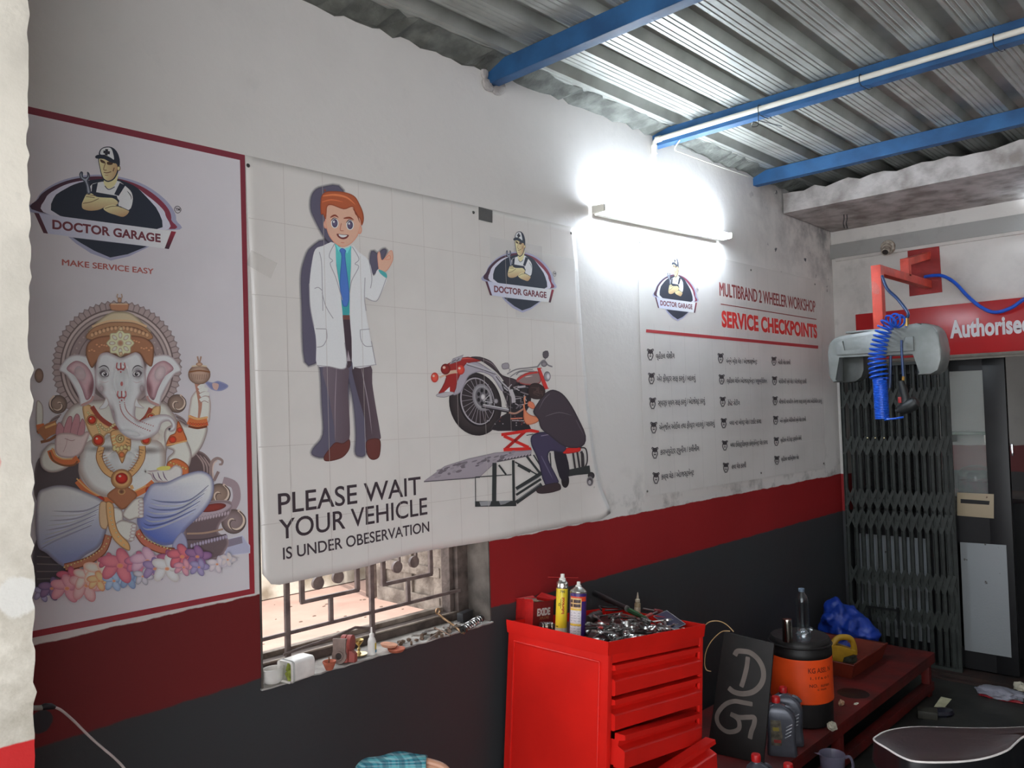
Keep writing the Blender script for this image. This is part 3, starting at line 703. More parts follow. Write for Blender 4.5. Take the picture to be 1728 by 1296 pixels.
# far arms behind
A.ell(252, 605, 30, 48, (128, 104, 90), (84, 68, 62)); A.poly([(235, 780), (275, 800), (280, 900), (262, 960), (235, 970)], body, edge=bsh, ew=10); A.line([(238, 960), (290, 950)], 60, org); A.line([(236, 975), (296, 968)], 14, gsh)
A.poly([(1150, 900), (1220, 930), (1250, 930), (1362, 940), (1345, 1040), (1305, 1110), (1250, 1150), (1180, 1080)], body, edge=bsh, ew=22)
A.poly([(1250, 790), (1262, 740), (1310, 690), (1360, 700), (1386, 770), (1386, 850), (1366, 920), (1250, 910), (1240, 860)], body, edge=(142, 122, 118), ew=16)
A.line([(1300, 650), (1318, 790), (1308, 890)], 40, (150, 108, 92), w1=12)
A.poly([(1350, 640), (1400, 650), (1440, 640), (1505, 672), (1460, 705), (1400, 700), (1360, 665)], (104, 108, 140), edge=(132, 132, 156), ew=10); A.poly([(1400, 655), (1440, 662), (1430, 700), (1405, 690)], (168, 140, 132))
A.ell(1312, 598, 74, 66, (158, 132, 116), (96, 74, 64)); A.line([(1242, 582), (1312, 572), (1384, 582)], 10, gsh); A.line([(1262, 545), (1312, 538), (1362, 545)], 9, (192, 164, 140)); A.line([(1300, 478), (1312, 520), (1324, 478)], 10, (142, 112, 96)); A.ell(1312, 530, 22, 12, (168, 138, 116), gsh)
for k in range(9): A.line([(1262+k*12, 596), (1266+k*12, 632)], 4, (112, 88, 76), smooth=0)
for (a, b, c, d) in ((1306, 690, 1345, 680), (1312, 712, 1368, 700), (1318, 740, 1378, 730), (1318, 772, 1372, 770)): A.line([(a, b), ((a+c)/2, b-16), (c, d)], 26, (198, 182, 174)); A.line([(a, b+14), ((a+c)/2, b), (c, d+14)], 4, (132, 104, 100))
A.line([(1240, 895), (1300, 915), (1366, 905)], 62, org); A.line([(1240, 872), (1300, 892), (1368, 880)], 12, gold); A.line([(1240, 940), (1300, 952), (1364, 940)], 14, osh)
for k in range(7): A.ell(1252+k*18, 922+6*math.sin(k/2), 9, 9, (186, 78, 48), osh, n=10)
# torso
A.poly([(395, 950), (430, 850), (520, 780), (780, 760), (1050, 775), (1130, 840), (1172, 930), (1160, 1010), (1100, 1080), (1086, 1200), (1040, 1320), (860, 1420), (700, 1420), (560, 1350), (510, 1230), (530, 1100), (430, 1050)], body, edge=bsh, ew=34)
A.poly([(560, 1050), (700, 1000), (900, 1010), (1060, 1050), (1086, 1190), (1050, 1310), (900, 1400), (760, 1420), (600, 1360), (520, 1240), (520, 1140)], (196, 186, 176), edge=(138, 122, 114), ew=44)
A.ell(800, 1180, 190, 150, (206, 200, 192), a=.7, soft=True); A.ell(640, 1000, 120, 70, (196, 184, 176), a=.7, soft=True); A.ell(1000, 1000, 110, 70, (180, 164, 156), a=.6, soft=True)
A.ell(680, 1090, 180, 34, (96, 78, 72), a=.55, soft=True); A.ell(980, 1100, 130, 34, (96, 78, 72), a=.55, soft=True)
# belt, garland, pendant, yoke
A.line([(505, 1300), (570, 1370), (660, 1425), (760, 1425), (860, 1400), (960, 1350), (1010, 1310)], 44, org); A.line([(500, 1285), (570, 1352), (660, 1406)], 9, gold); A.line([(860, 1382), (960, 1332)], 9, gold)
A.line([(664, 1075), (650, 1150), (690, 1230), (760, 1275)], 46, gsh); A.line([(664, 1075), (650, 1150), (690, 1230), (760, 1275)], 36, gold); A.line([(934, 1070), (930, 1150), (890, 1220), (835, 1272)], 46, gsh); A.line([(934, 1070), (930, 1150), (890, 1220), (835, 1272)], 36, gold)
for t in range(9): A.line([(640+t*10, 1110+t*16), (672+t*10, 1098+t*16)], 4, gsh, smooth=0); A.line([(944-t*9, 1100+t*17), (912-t*9, 1092+t*17)], 4, gsh, smooth=0)
A.poly([(735, 1360), (800, 1330), (870, 1360), (900, 1400), (860, 1450), (800, 1490), (740, 1440), (700, 1400)], (140, 92, 66), edge=gsh, ew=14); A.ell(797, 1372, 24, 20, (96, 62, 48), gold)
A.ell(797, 1290, 72, 68, gold, gsh); A.ell(797, 1284, 52, 48, (150, 98, 62), gold); A.ell(797, 1284, 40, 36, gem, (104, 24, 20)); A.ell(786, 1270, 9, 7, (232, 160, 140))
A.ell(650, 1424, 34, 24, gem, osh); A.ell(980, 1362, 26, 24, gem, osh); A.line([(858, 1330), (870, 1355)], 22, gold)
A.poly([(538, 810), (590, 800), (640, 870), (740, 930), (860, 935), (940, 890), (1000, 820), (1052, 800), (1046, 880), (1000, 960), (900, 1030), (760, 1000), (700, 990), (650, 1060), (604, 1020), (560, 930)], (186, 150, 108), edge=(130, 92, 62), ew=14)
A.line([(600, 810), (660, 890), (760, 950), (860, 950), (950, 890), (990, 820)], 30, (128, 60, 48)); A.line([(590, 830), (650, 908), (760, 966), (866, 966), (960, 906), (1010, 830)], 7, gold)
for k in range(14): t = k/13; A.ell(575+80*t+20*math.sin(t*3), 850+170*t, 8, 8, (206, 176, 130), gsh, n=10)
for k in range(8): A.ell(655+k*14, 930+26*math.sin(k*.6)+k*3, 12, 11, (198, 166, 124), gsh, n=10)
for (x, y, r) in ((600, 898, 27), (643, 1032, 34), (990, 882, 22), (957, 1030, 26)): A.ell(x, y, r+9, r+9, gold, gsh); A.ell(x, y, r, r, (182, 60, 40), (110, 26, 22)); A.ell(x-r*.3, y-r*.3, r*.22, r*.2, (236, 170, 150))
A.poly([(720, 985), (760, 960), (820, 970), (856, 1020), (856, 1085), (828, 1120), (800, 1186), (768, 1120), (738, 1080)], gold, edge=gsh, ew=12)
A.ell(785, 1022, 30, 30, (206, 172, 126), gsh); A.line([(785, 1022), (796, 1016), (790, 1034), (774, 1028), (778, 1008), (800, 1004)], 6, gsh)
for k in range(5): A.ell(748+k*24, 1085+8*math.sin(k*1.6), 14, 20, (204, 168, 120), gsh, n=12); A.line([(728+k*5, 1010+k*22), (752+k*4, 1000+k*22)], 5, (214, 182, 138), smooth=0); A.line([(856-k*4, 1010+k*22), (832-k*4, 1000+k*22)], 5, gsh, smooth=0)
A.ell(797, 1128, 20, 20, (186, 104, 66), gsh)
# raised palm (left in the picture)
A.line([(262, 1000), (310, 965), (372, 940)], 84, (140, 92, 62)); A.line([(262, 1045), (320, 1030), (368, 1000)], 18, gsh); A.line([(290, 950), (360, 922)], 14, gold)
A.poly([(258, 1140), (290, 1085), (350, 1050), (540, 1080), (505, 1150), (450, 1205), (380, 1240), (310, 1242), (265, 1205)], body, edge=bsh, ew=22)
for f in ([(362, 1000), (370, 925), (394, 918), (420, 960), (424, 1000)], [(408, 990), (438, 885), (468, 878), (466, 940), (456, 995)], [(454, 990), (488, 866), (518, 872), (520, 940), (505, 1000)], [(500, 1000), (530, 895), (550, 905), (556, 950), (540, 1010)]): A.poly(f, (156, 112, 116), edge=(112, 76, 82), ew=7)
A.poly([(355, 1060), (362, 1005), (395, 985), (460, 985), (525, 1000), (560, 975), (584, 985), (566, 1040), (532, 1112), (480, 1146), (400, 1144), (360, 1112)], (184, 164, 160), edge=(136, 110, 108), ew=16)
A.line([(420, 1020), (460, 1035), (486, 1030)], 4, (140, 104, 102)); A.line([(410, 1110), (430, 1060), (436, 1020)], 3, (150, 116, 114))
A.line([(326, 1096), (350, 1150), (410, 1178), (470, 1176), (508, 1152)], 48, org); A.line([(320, 1110), (345, 1166), (410, 1198), (478, 1196), (505, 1170)], 12, gsh); A.line([(336, 1084), (360, 1132), (412, 1156), (470, 1154)], 10, gold)
# giving hand (right)
A.poly([(1085, 960), (1180, 925), (1222, 1020), (1255, 1100), (1256, 1160), (1225, 1220), (1112, 1212), (1100, 1150), (1138, 1105), (1086, 1070)], body, edge=bsh, ew=20)
A.poly([(1168, 905), (1200, 960), (1228, 1035), (1180, 1050), (1092, 1072), (1112, 1005), (1150, 980)], org, edge=osh, ew=10); A.ell(1133, 1028, 25, 24, (186, 58, 38), osh); A.ell(1180, 965, 18, 18, (186, 58, 38), osh); A.line([(1092, 1066), (1160, 1052), (1228, 1036)], 10, gold)
A.poly([(1092, 1200), (1110, 1168), (1155, 1152), (1210, 1175), (1240, 1210), (1236, 1262), (1190, 1262), (1120, 1230)], org, edge=osh, ew=12)
for k in range(6): A.ell(1120+k*20, 1180+k*8, 9, 9, (214, 150, 92), osh, n=10)
A.poly([(945, 1238), (1000, 1232), (1060, 1222), (1110, 1222), (1150, 1196), (1192, 1215), (1196, 1262), (1170, 1302), (1090, 1312), (1010, 1298), (988, 1262)], (192, 176, 172), edge=(136, 112, 114), ew=14); A.poly([(1025, 1222), (1060, 1205), (1115, 1205), (1110, 1226), (1060, 1232)], (206, 172, 92), smooth=4)
for k in range(3): A.line([(1000+k*34, 1246-k*4), (1012+k*34, 1280-k*2), (1034+k*34, 1302)], 7, (92, 74, 92), taper=True)
# legs under pleated cloth
cl0, cl1 = (192, 184, 178), (108, 114, 146)
A.poly([(235, 1410), (300, 1345), (420, 1330), (560, 1375), (690, 1450), (700, 1600), (650, 1730), (560, 1790), (430, 1872), (300, 1780), (235, 1710)], cl0, c2=cl1, g=(430, 1400, 500, 1800), edge=(98, 92, 104), ew=26)
for k in range(9): A.line([(660-k*8, 1450+k*18), (540-k*22, 1500+k*24), (330-k*10, 1500+k*32)], 12, ((226, 220, 214) if k % 2 else (134, 132, 144)), a=.55, taper=True)
A.line([(708, 1660), (670, 1760), (570, 1830), (420, 1872)], 52, osh); A.line([(708, 1660), (670, 1760), (570, 1830), (420, 1872)], 38, (150, 96, 74))
for k in range(16): t = k/15; A.ell(706-290*t**1.2, 1680+190*t**.62, 7, 7, (206, 160, 112), gsh, n=8)
A.poly([(650, 1450), (700, 1450), (708, 1570), (690, 1620), (650, 1590)], (176, 150, 118), edge=gsh, ew=8)
A.poly([(990, 1325), (1090, 1310), (1200, 1262), (1320, 1235), (1396, 1285), (1398, 1400), (1330, 1510), (1215, 1625), (1180, 1700), (1060, 1725), (950, 1660), (896, 1570), (930, 1440)], (196, 188, 182), c2=(76, 90, 148), g=(1180, 1290, 1010, 1660), edge=(92, 92, 122), ew=26)
for k in range(8): A.line([(1370-k*14, 1330+k*26), (1240-k*24, 1430+k*24), (1080-k*16, 1440+k*26), (985-k*8, 1420+k*26)], 12, ((214, 212, 214) if k % 2 else (74, 84, 130)), a=.5, taper=True)
A.poly([(1130, 1720), (1190, 1640), (1226, 1690), (1225, 1760), (1160, 1770)], (134, 134, 156), edge=(100, 98, 122), ew=10)
A.line([(896, 1630), (950, 1706), (1050, 1755), (1144, 1768)], 50, osh); A.line([(896, 1630), (950, 1706), (1050, 1755), (1144, 1768)], 36, (158, 92, 76))
for k in range(12): t = k/11; A.ell(908+230*t, 1652+110*t**.75, 7, 7, (220, 172, 126), gsh, n=8)
A.poly([(736, 1480), (800, 1500), (800, 1600), (770, 1660), (736, 1600)], body, edge=bsh, ew=14)
A.poly([(800, 1520), (850, 1450), (890, 1415), (932, 1412), (940, 1445), (936, 1535), (890, 1548), (840, 1560)], body, edge=bsh, ew=14); A.poly([(746, 1600), (790, 1560), (850, 1570), (893, 1590), (890, 1640), (872, 1690), (846, 1702), (790, 1670)], body, edge=bsh, ew=14)
for k in range(5): A.ell(922, 1436+k*24, 19, 12, (196, 180, 176), (136, 106, 108), n=14); A.ell(876-k*4, 1598+k*22, 19, 12, (196, 180, 176), (136, 106, 108), n=14)
A.poly([(690, 1450), (738, 1455), (752, 1560), (778, 1640), (842, 1712), (842, 1762), (760, 1710), (710, 1620)], gold, edge=gsh, ew=9)
for k in range(10): A.ell(716+k*k*1.15, 1480+k*27, 6, 6, (222, 196, 150), gsh, n=8)
# head
for m_, d in ((lambda x: x, 1), (lambda x: 1568-x, -1)):
    A.poly([(m_(x), y) for x, y in [(378, 568), (430, 490), (500, 466), (590, 495), (626, 600), (622, 690), (602, 775), (525, 808), (508, 745), (470, 668), (424, 600)]], face, edge=fsh, ew=14)
    A.poly([(m_(x), y) for x, y in [(430, 560), (490, 508), (560, 538), (606, 620), (602, 720), (562, 768), (530, 690), (488, 612)]], (170, 142, 146), edge=(128, 92, 98), ew=22)
    A.ell(m_(520), 590, 60, 90, (188, 172, 172), a=.7, soft=True, rot=-25*d); A.ell(m_(590), 690, 30, 90, (116, 66, 72), a=.6, soft=True, rot=10*d)
    A.line([(m_(528), 802), (m_(590), 772), (m_(606), 740)], 16, (156, 122, 118))
A.poly([(600, 280), (700, 200), (780, 182), (866, 200), (955, 280), (960, 330), (600, 330)], (172, 158, 132), edge=(120, 106, 88), ew=16)
A.poly([(722, 132), (834, 132), (840, 150), (826, 176), (734, 176), (716, 150)], (156, 112, 86), edge=(112, 82, 66), ew=8); A.line([(722, 134), (834, 134)], 8, (190, 150, 120)); A.line([(768, 66), (764, 88), (780, 98), (796, 88), (792, 66)], 8, (150, 128, 112)); A.ell(780, 108, 14, 18, (160, 130, 110), gsh)
A.poly([(592, 300), (690, 258), (780, 250), (880, 258), (964, 300), (974, 372), (586, 372)], (150, 112, 84), edge=(104, 76, 60), ew=10)
A.line([(598, 282), (700, 248), (780, 242), (870, 248), (960, 282)], 13, (196, 152, 118)); A.line([(592, 330), (700, 290), (780, 284), (880, 290), (968, 330)], 9, (108, 74, 58))
for k in range(15): t = k/14; A.ell(598+364*t, 338-46*math.sin(PI*t), 14, 17, (186, 146, 112), (112, 76, 58), n=12)
A.poly([(556, 450), (572, 390), (640, 350), (780, 338), (930, 350), (1000, 400), (1006, 470), (992, 545), (950, 520), (900, 455), (790, 482), (690, 452), (626, 520), (596, 556), (566, 500)], (140, 98, 74), edge=(92, 62, 48), ew=14)
for k in range(26): t = k/25; A.ell(580+410*t, 440-66*math.sin(PI*t)+random.uniform(-18, 22), 12, 9, (176, 128, 96), (104, 70, 54), n=10)
A.poly([(640, 480), (690, 452), (740, 468), (790, 488), (840, 468), (890, 452), (930, 490), (952, 600), (948, 690), (905, 752), (882, 850), (900, 905), (960, 885), (1045, 862), (1112, 870), (1152, 920), (1146, 965), (1112, 976), (1096, 952), (1122, 940), (1106, 908), (1060, 920), (1032, 980), (960, 1022), (880, 1032), (800, 992), (745, 912), (720, 830), (680, 752), (628, 690), (616, 600)], face, edge=fsh, ew=22)
A.ell(790, 640, 90, 200, (206, 200, 200), a=.75, soft=True); A.ell(672, 590, 52, 62, (120, 108, 112), a=.75, soft=True); A.ell(902, 590, 52, 62, (120, 108, 112), a=.75, soft=True); A.ell(660, 690, 36, 60, (150, 132, 134), a=.6, soft=True); A.ell(926, 690, 34, 60, (150, 132, 134), a=.6, soft=True)
A.ell(850, 985, 120, 34, (206, 200, 200), a=.7, soft=True, rot=12); A.ell(740, 850, 26, 110, (144, 126, 128), a=.5, soft=True, rot=-14)
for x, d in ((682, 1), (892, -1)):
    A.poly([(x-36*d, 586), (x-6*d, 574), (x+24*d, 592), (x+20*d, 612), (x-14*d, 612)], (72, 64, 68), smooth=4); A.ell(x, 596, 22, 15, (214, 206, 204)); A.ell(x+2*d, 596, 12, 13, (46, 42, 46)); A.ell(x-2*d, 591, 4, 4, (230, 226, 226))
    A.line([(x-42*d, 556), (x-10*d, 540), (x+18*d, 552), (x+32*d, 582)], 7, (50, 46, 50), taper=True); A.line([(x-40*d, 640), (x, 652), (x+26*d, 640)], 5, (164, 150, 150), taper=True)
for x, y in ((787, 548), (793, 735)):
    for d in (-24, 0, 24): A.line([(x+d, y-28), (x+d*1.15, y+6), (x+d*.3, y+20)], 8, (134, 62, 62))
    A.line([(x-22, y+22), (x, y+14), (x+22, y+22)], 8, (134, 62, 62)); A.ell(x, y+34, 5, 6, (134, 62, 62))
A.ell(793, 660, 9, 15, (150, 88, 86))
for k in range(26):
    t = k/25; xa = 792+20*t+170*t**2.2; ya = 780+180*t**.72
    A.ell(xa-12+8*t, ya+10*t, 4.5, 4.5, (138, 88, 88), n=8); A.ell(xa+18, ya-14-8*t, 4, 4, (146, 98, 96), n=8)
A.poly([(642, 822), (668, 790), (690, 752), (707, 790), (690, 818), (660, 828)], (206, 196, 182), edge=(140, 120, 110), ew=6); A.poly([(888, 755), (908, 790), (942, 820), (912, 820), (876, 806)], (206, 196, 182), edge=(140, 120, 110), ew=6)
pts = [(783+86*math.cos(2*PI*i/32)*(1+.10*math.cos(8*2*PI*i/32)), 392+84*math.sin(2*PI*i/32)*(1+.10*math.cos(8*2*PI*i/32))) for i in range(32)]
A.poly(pts, (202, 182, 148), edge=(130, 100, 74), ew=9, smooth=2)
for i in range(8): A.ell(783+54*math.cos(i*PI/4), 392+52*math.sin(i*PI/4), 22, 13, (216, 198, 166), (146, 116, 86), rot=i*45, n=12)
A.ell(783, 392, 24, 24, (150, 108, 84), (206, 184, 150)); A.ell(786, 298, 15, 15, (190, 160, 128), gsh); A.ell(786, 462, 12, 14, (190, 160, 128), gsh)
# blossoms
random.seed(14)
cols = [(190, 112, 120), (204, 150, 150), (176, 150, 158), (196, 186, 184), (140, 126, 158), (188, 128, 104), (150, 168, 182)]
def blossom(x, y, r, c, c2):
    for i in range(5):
        a = i*72+random.uniform(-14, 14); q = math.radians(a)
        A.ell(x+r*.62*math.cos(q), y+r*.42*math.sin(q), r*.62, r*.34, c, c2, rot=a*.85, n=18)
    A.ell(x, y, r*.2, r*.15, (196, 120, 84), c)
for (x, y, r, c, c2) in ((270, 2040, 60, (140, 136, 160), (92, 88, 120)), (330, 2010, 80, (120, 96, 124), (78, 66, 96)), (440, 1930, 70, (164, 82, 96), (130, 60, 78)), (430, 2010, 100, (196, 132, 138), (156, 96, 108)), (560, 1990, 110, (204, 150, 148), (164, 104, 108)), (560, 1940, 90, (198, 170, 160), (170, 110, 104)), (640, 1900, 100, (200, 176, 166), (186, 130, 108)), (640, 1960, 70, (206, 158, 116), (170, 104, 78)), (740, 1960, 70, (140, 156, 174), (104, 120, 150)), (840, 1945, 70, (120, 138, 160), (96, 106, 140)), (700, 1830, 60, (170, 92, 104), (128, 66, 82)), (780, 1860, 120, (192, 108, 116), (150, 74, 92)), (900, 1840, 80, (176, 106, 122), (132, 76, 100)), (960, 1830, 100, (186, 150, 162), (146, 106, 130)), (930, 1930, 60, (170, 166, 172), (120, 116, 124)), (1010, 1880, 80, (140, 120, 150), (100, 84, 122)), (1100, 1820, 70, (150, 90, 112), (110, 62, 88)), (1090, 1880, 100, (196, 190, 184), (160, 152, 148)), (1190, 1800, 90, (176, 96, 104), (124, 64, 82)), (1290, 1800, 80, (130, 96, 128), (92, 66, 100)), (1200, 1870, 60, (180, 130, 140), (130, 90, 110)), (1300, 1870, 60, (136, 126, 156), (100, 92, 124)), (1420, 1850, 60, (180, 170, 172), (146, 138, 148)), (1490, 1820, 50, (176, 166, 164), (150, 146, 156))): blossom(x, y, r, c, c2)
A.build('printed_idol', p1)

# ------------------------------------------------------------------ tiled banner with the waving figure and the motorcycle
flex_m = vinyl('glossy_flex_print', (232, 226, 220), .2, .28, 4.)
p2 = thing('wall_banner', 'wide tiled banner with a waving figure in a white coat and a motorcycle', 'banner', (2.0, -.004, 1.25), 'printed banners on the long wall')
rim = [(413, 262), (560, 295), (700, 326), (840, 356), (968, 384), (974, 450), (982, 580), (992, 690), (1000, 760), (1010, 820), (1024, 866), (1008, 877), (930, 891), (825, 912), (700, 932), (604, 958), (470, 986), (458, 990), (448, 983), (449, 976), (460, 975), (447, 971), (440, 968), (436, 860), (430, 700), (424, 540), (418, 400)]
# the sheet: hung loose, bulging a little off the wall towards its lower right corner
def bulge(x, z):
    k = max(0., min(1., (1.40-z)/.13)); e = max(0., min(1., (x-2.9)/.12))
    return -.003-.006*(2.6-z)/1.33-.004*k*(.5+.5*math.sin(x*9))*(1 if z < 1.36 else 0)-.010*e*max(0., min(1., (1.6-z)/.35))
mb = MB(); pr = [onY(*p) for p in rim]
top = [p for p in rim if p[1] < 390][:5]
NX, NZ = 60, 48; grid = {}
def edge_x(z, right):
    pts = sorted(((onY(*p).z, onY(*p).x) for p in (rim[4:11] if right else [rim[0]]+rim[22:])))
    for a, b in zip(pts, pts[1:]):
        if a[0] <= z <= b[0]: return a[1]+(b[1]-a[1])*(z-a[0])/(b[0]-a[0])
    return pts[0][1] if z < pts[0][0] else pts[-1][1]
def edge_z(x, topside):
    pts = sorted(((onY(*p).x, onY(*p).z) for p in (rim[0:5] if topside else rim[10:20]+[rim[22]])))
    for a, b in zip(pts, pts[1:]):
        if a[0] <= x <= b[0]: return a[1]+(b[1]-a[1])*(x-a[0])/(b[0]-a[0]+1e-9)
    return pts[0][1] if x < pts[0][0] else pts[-1][1]
for i in range(NX+1):
    for j in range(NZ+1):
        u, v_ = i/NX, j/NZ
        z = 2.6*v_+1.27*(1-v_); xl, xr = edge_x(z, 0), edge_x(z, 1); x = xl+(xr-xl)*u
        zt, zb = edge_z(x, 1), edge_z(x, 0); z = zb+(zt-zb)*v_
        grid[i, j] = mb.bm.verts.new((x, bulge(x, z), z))
for i in range(NX):
    for j in range(NZ): mb.bm.faces.new((grid[i, j], grid[i+1, j], grid[i+1, j+1], grid[i, j+1]))
mb._new(); so = mb.build('banner_sheet', flex_m, p2, smooth=80)
md = so.modifiers.new('sheet_thickness', 'SOLIDIFY'); md.thickness = .0006; md.offset = 0
class Art2(Art):
    def build(s, name, parent):
        # follow the bulge of the loose sheet
        
        s.v = [(x, bulge(x, z)-.0022+(y+.0003), z) for x, y, z in s.v]
        return Art.build(s, name, parent)
A = Art2(0, 0.); A.map = lambda p: p; ln = (150, 143, 138)
for k in range(12):
    x = 1.3695+.1455*k
    if x < 2.96: A.poly([(x-.0007, edge_z(x, 0)+.002), (x+.0007, edge_z(x, 0)+.002), (x+.0007, 2.6), (x-.0007, 2.6)], ln, smooth=0)
for z in (2.403, 2.1655, 1.929, 1.692, 1.452):
    n = 24
    for k in range(n):
        x0 = edge_x(z, 0)+.002; x1 = edge_x(z, 1)-.002; a, b = x0+(x1-x0)*k/n, x0+(x1-x0)*(k+1)/n
        A.poly([(a, z-.0007), (b, z-.0007), (b, z+.0007), (a, z+.0007)], ln, smooth=0)
for (a, b, c, d) in ((2.30, 2.32, 2.62, 2.49), (2.44, 2.17, 2.84, 2.46)):   # paler pasted patches behind the emblem
    A.poly([(a, b), (c, b), (c, d), (a, d)], (168, 170, 172), smooth=0, a=.14)
A.build('printed_tiles', p2)
A = Art2(-.0002); A.map = emblem_map((817, 476), (933, 491), (873, 391), (881, 528)); emblem(A); A.build('printed_emblem', p2)
A = Art2(-.0001, 1.8e-5).crop(400, 250, 3.927)
sh = (78, 74, 88)
for P_ in ([(690, 285), (560, 268), (500, 310), (490, 400), (520, 480), (580, 590), (620, 640), (700, 600)], [(600, 640), (490, 665), (445, 750), (425, 860), (430, 1050), (448, 1415), (540, 1425), (560, 1700), (566, 1900), (500, 1995), (500, 2030), (580, 2035), (650, 1930), (720, 1700), (700, 1000)], [(890, 690), (925, 710), (960, 680), (975, 690), (925, 800), (885, 830), (880, 760)], [(725, 1440), (770, 1700), (785, 1900), (780, 2010), (800, 2035), (836, 2020), (850, 1900), (800, 1600), (770, 1450)]): A.poly(P_, sh, soft=24, smooth=4)
pants, psh = (78, 66, 72), (58, 48, 54)
A.poly([(560, 1440), (722, 1440), (724, 1600), (736, 1790), (734, 1930), (690, 1955), (640, 1945), (634, 1850), (600, 1650)], (96, 86, 94), c2=pants, g=(560, 1700, 690, 1700), smooth=3); A.line([(650, 1460), (640, 1700), (640, 1940)], 5, (128, 116, 122), taper=True)
A.poly([(756, 1440), (876, 1440), (886, 1560), (910, 1720), (938, 1885), (935, 1930), (850, 1940), (836, 1800), (782, 1600)], psh, c2=pants, g=(800, 1700, 900, 1700), smooth=3); A.line([(815, 1460), (860, 1700), (884, 1900)], 6, (122, 112, 118), taper=True)
shoe = (86, 48, 44); A.poly([(640, 1950), (690, 1955), (735, 1930), (735, 1992), (690, 2048), (620, 2072), (570, 2072), (566, 2040), (600, 1992)], shoe, edge=(62, 36, 34), ew=8); A.poly([(850, 1938), (935, 1930), (936, 2030), (910, 2062), (872, 2060), (848, 2018)], shoe, edge=(62, 36, 34), ew=8)
A.poly([(692, 1130), (742, 1130), (750, 1300), (748, 1442), (712, 1442), (700, 1300)], psh, smooth=2); A.poly([(726, 1340), (744, 1412), (720, 1412)], (140, 130, 136), smooth=0)
skin, sk2, out = (206, 142, 122), (176, 110, 92), (92, 84, 88)
coat, csh = (206, 203, 200), (160, 158, 160)
A.poly([(515, 1140), (545, 1120), (575, 1150), (592, 1196), (582, 1208), (560, 1190), (512, 1196)], skin, edge=sk2, ew=7, smooth=3)
A.poly([(640, 632), (700, 690), (750, 650), (746, 800), (738, 960), (736, 1110), (690, 1110), (676, 950), (655, 800)], (78, 160, 158), c2=(56, 132, 134), g=(660, 700, 740, 1000), smooth=3); A.poly([(646, 640), (690, 668), (668, 690)], (104, 184, 180), smooth=0); A.poly([(748, 652), (700, 670), (722, 700)], (104, 184, 180), smooth=0)
A.poly([(692, 1108), (738, 1108), (740, 1138), (694, 1138)], (96, 62, 56), smooth=0)
A.poly([(670, 682), (690, 664), (716, 684), (710, 720), (736, 960), (726, 1040), (710, 1052), (690, 1036), (672, 900), (684, 720)], (66, 98, 158), edge=(46, 72, 126), ew=7, smooth=3)
for P_ in ([(638, 630), (560, 650), (512, 672), (490, 750), (472, 900), (476, 1050), (500, 1182), (512, 1250), (516, 1320), (520, 1440), (600, 1448), (710, 1455), (706, 1290), (690, 1110), (676, 950), (650, 780)], [(752, 648), (800, 690), (865, 745), (896, 850), (930, 800), (986, 852), (962, 930), (926, 1000), (892, 1012), (842, 992), (842, 1060), (880, 1280), (906, 1420), (900, 1437), (764, 1452), (752, 1290), (738, 1110), (740, 960), (748, 800)]): A.poly(P_, coat, edge=(176, 174, 174), ew=9, smooth=3)
A.poly([(560, 1080), (590, 1100), (640, 1240), (650, 1400), (560, 1440), (530, 1420), (600, 1330), (590, 1200)], (182, 181, 180), smooth=4); A.poly([(770, 960), (800, 900), (830, 1000), (812, 1100), (800, 1250), (770, 1440), (756, 1440), (752, 1200)], (184, 183, 182), smooth=4); A.poly([(640, 1100), (680, 1000), (700, 1300), (705, 1445), (640, 1445), (690, 1400)], (190, 188, 186), smooth=3)
for l in ([(640, 634), (610, 690), (604, 725), (626, 748), (610, 772), (648, 865), (690, 1010)], [(756, 655), (800, 735), (774, 768), (798, 790), (752, 880), (738, 960)], [(538, 690), (552, 760), (556, 900), (560, 1080)], [(505, 932), (530, 925), (556, 945)], [(555, 960), (580, 1050), (628, 1130)], [(865, 742), (885, 860), (876, 930)], [(840, 860), (836, 990), (846, 1080)], [(470, 900), (476, 1050), (500, 1182)], [(842, 992), (890, 1014), (928, 1000), (985, 852)], [(880, 1280), (906, 1420), (900, 1437), (762, 1452)], [(520, 1440), (600, 1448), (712, 1455), (704, 1290)], [(512, 1198), (582, 1200)], [(582, 1200), (586, 1260), (560, 1310), (520, 1320)], [(806, 1206), (870, 1200)], [(806, 1206), (812, 1270), (840, 1312), (886, 1314)]): A.line(l, 5, (134, 130, 134), smooth=5)
A.poly([(925, 765), (922, 705), (938, 688), (950, 742), (972, 726), (1002, 684), (1022, 684), (1026, 740), (1002, 792), (972, 822), (934, 812)], skin, edge=sk2, ew=6, smooth=3); A.line([(968, 742), (1000, 712), (1008, 735), (976, 742)], 4, sk2)
A.poly([(930, 805), (976, 826), (986, 852), (978, 862), (940, 832)], (70, 140, 140), smooth=2)
A.ell(580, 508, 14, 28, skin, sk2); A.ell(805, 542, 15, 30, skin, sk2)
A.poly([(585, 388), (575, 470), (582, 520), (600, 580), (640, 632), (690, 657), (742, 640), (786, 592), (806, 540), (816, 480), (800, 420), (760, 388), (680, 378)], skin, edge=(188, 122, 102), ew=10, smooth=4)
A.poly([(548, 440), (545, 370), (556, 312), (600, 288), (700, 293), (770, 320), (804, 372), (828, 430), (832, 480), (818, 516), (806, 470), (776, 440), (758, 392), (700, 408), (620, 380), (592, 388), (586, 430), (580, 474), (562, 442)], (146, 76, 50), edge=(112, 54, 36), ew=9, smooth=4)
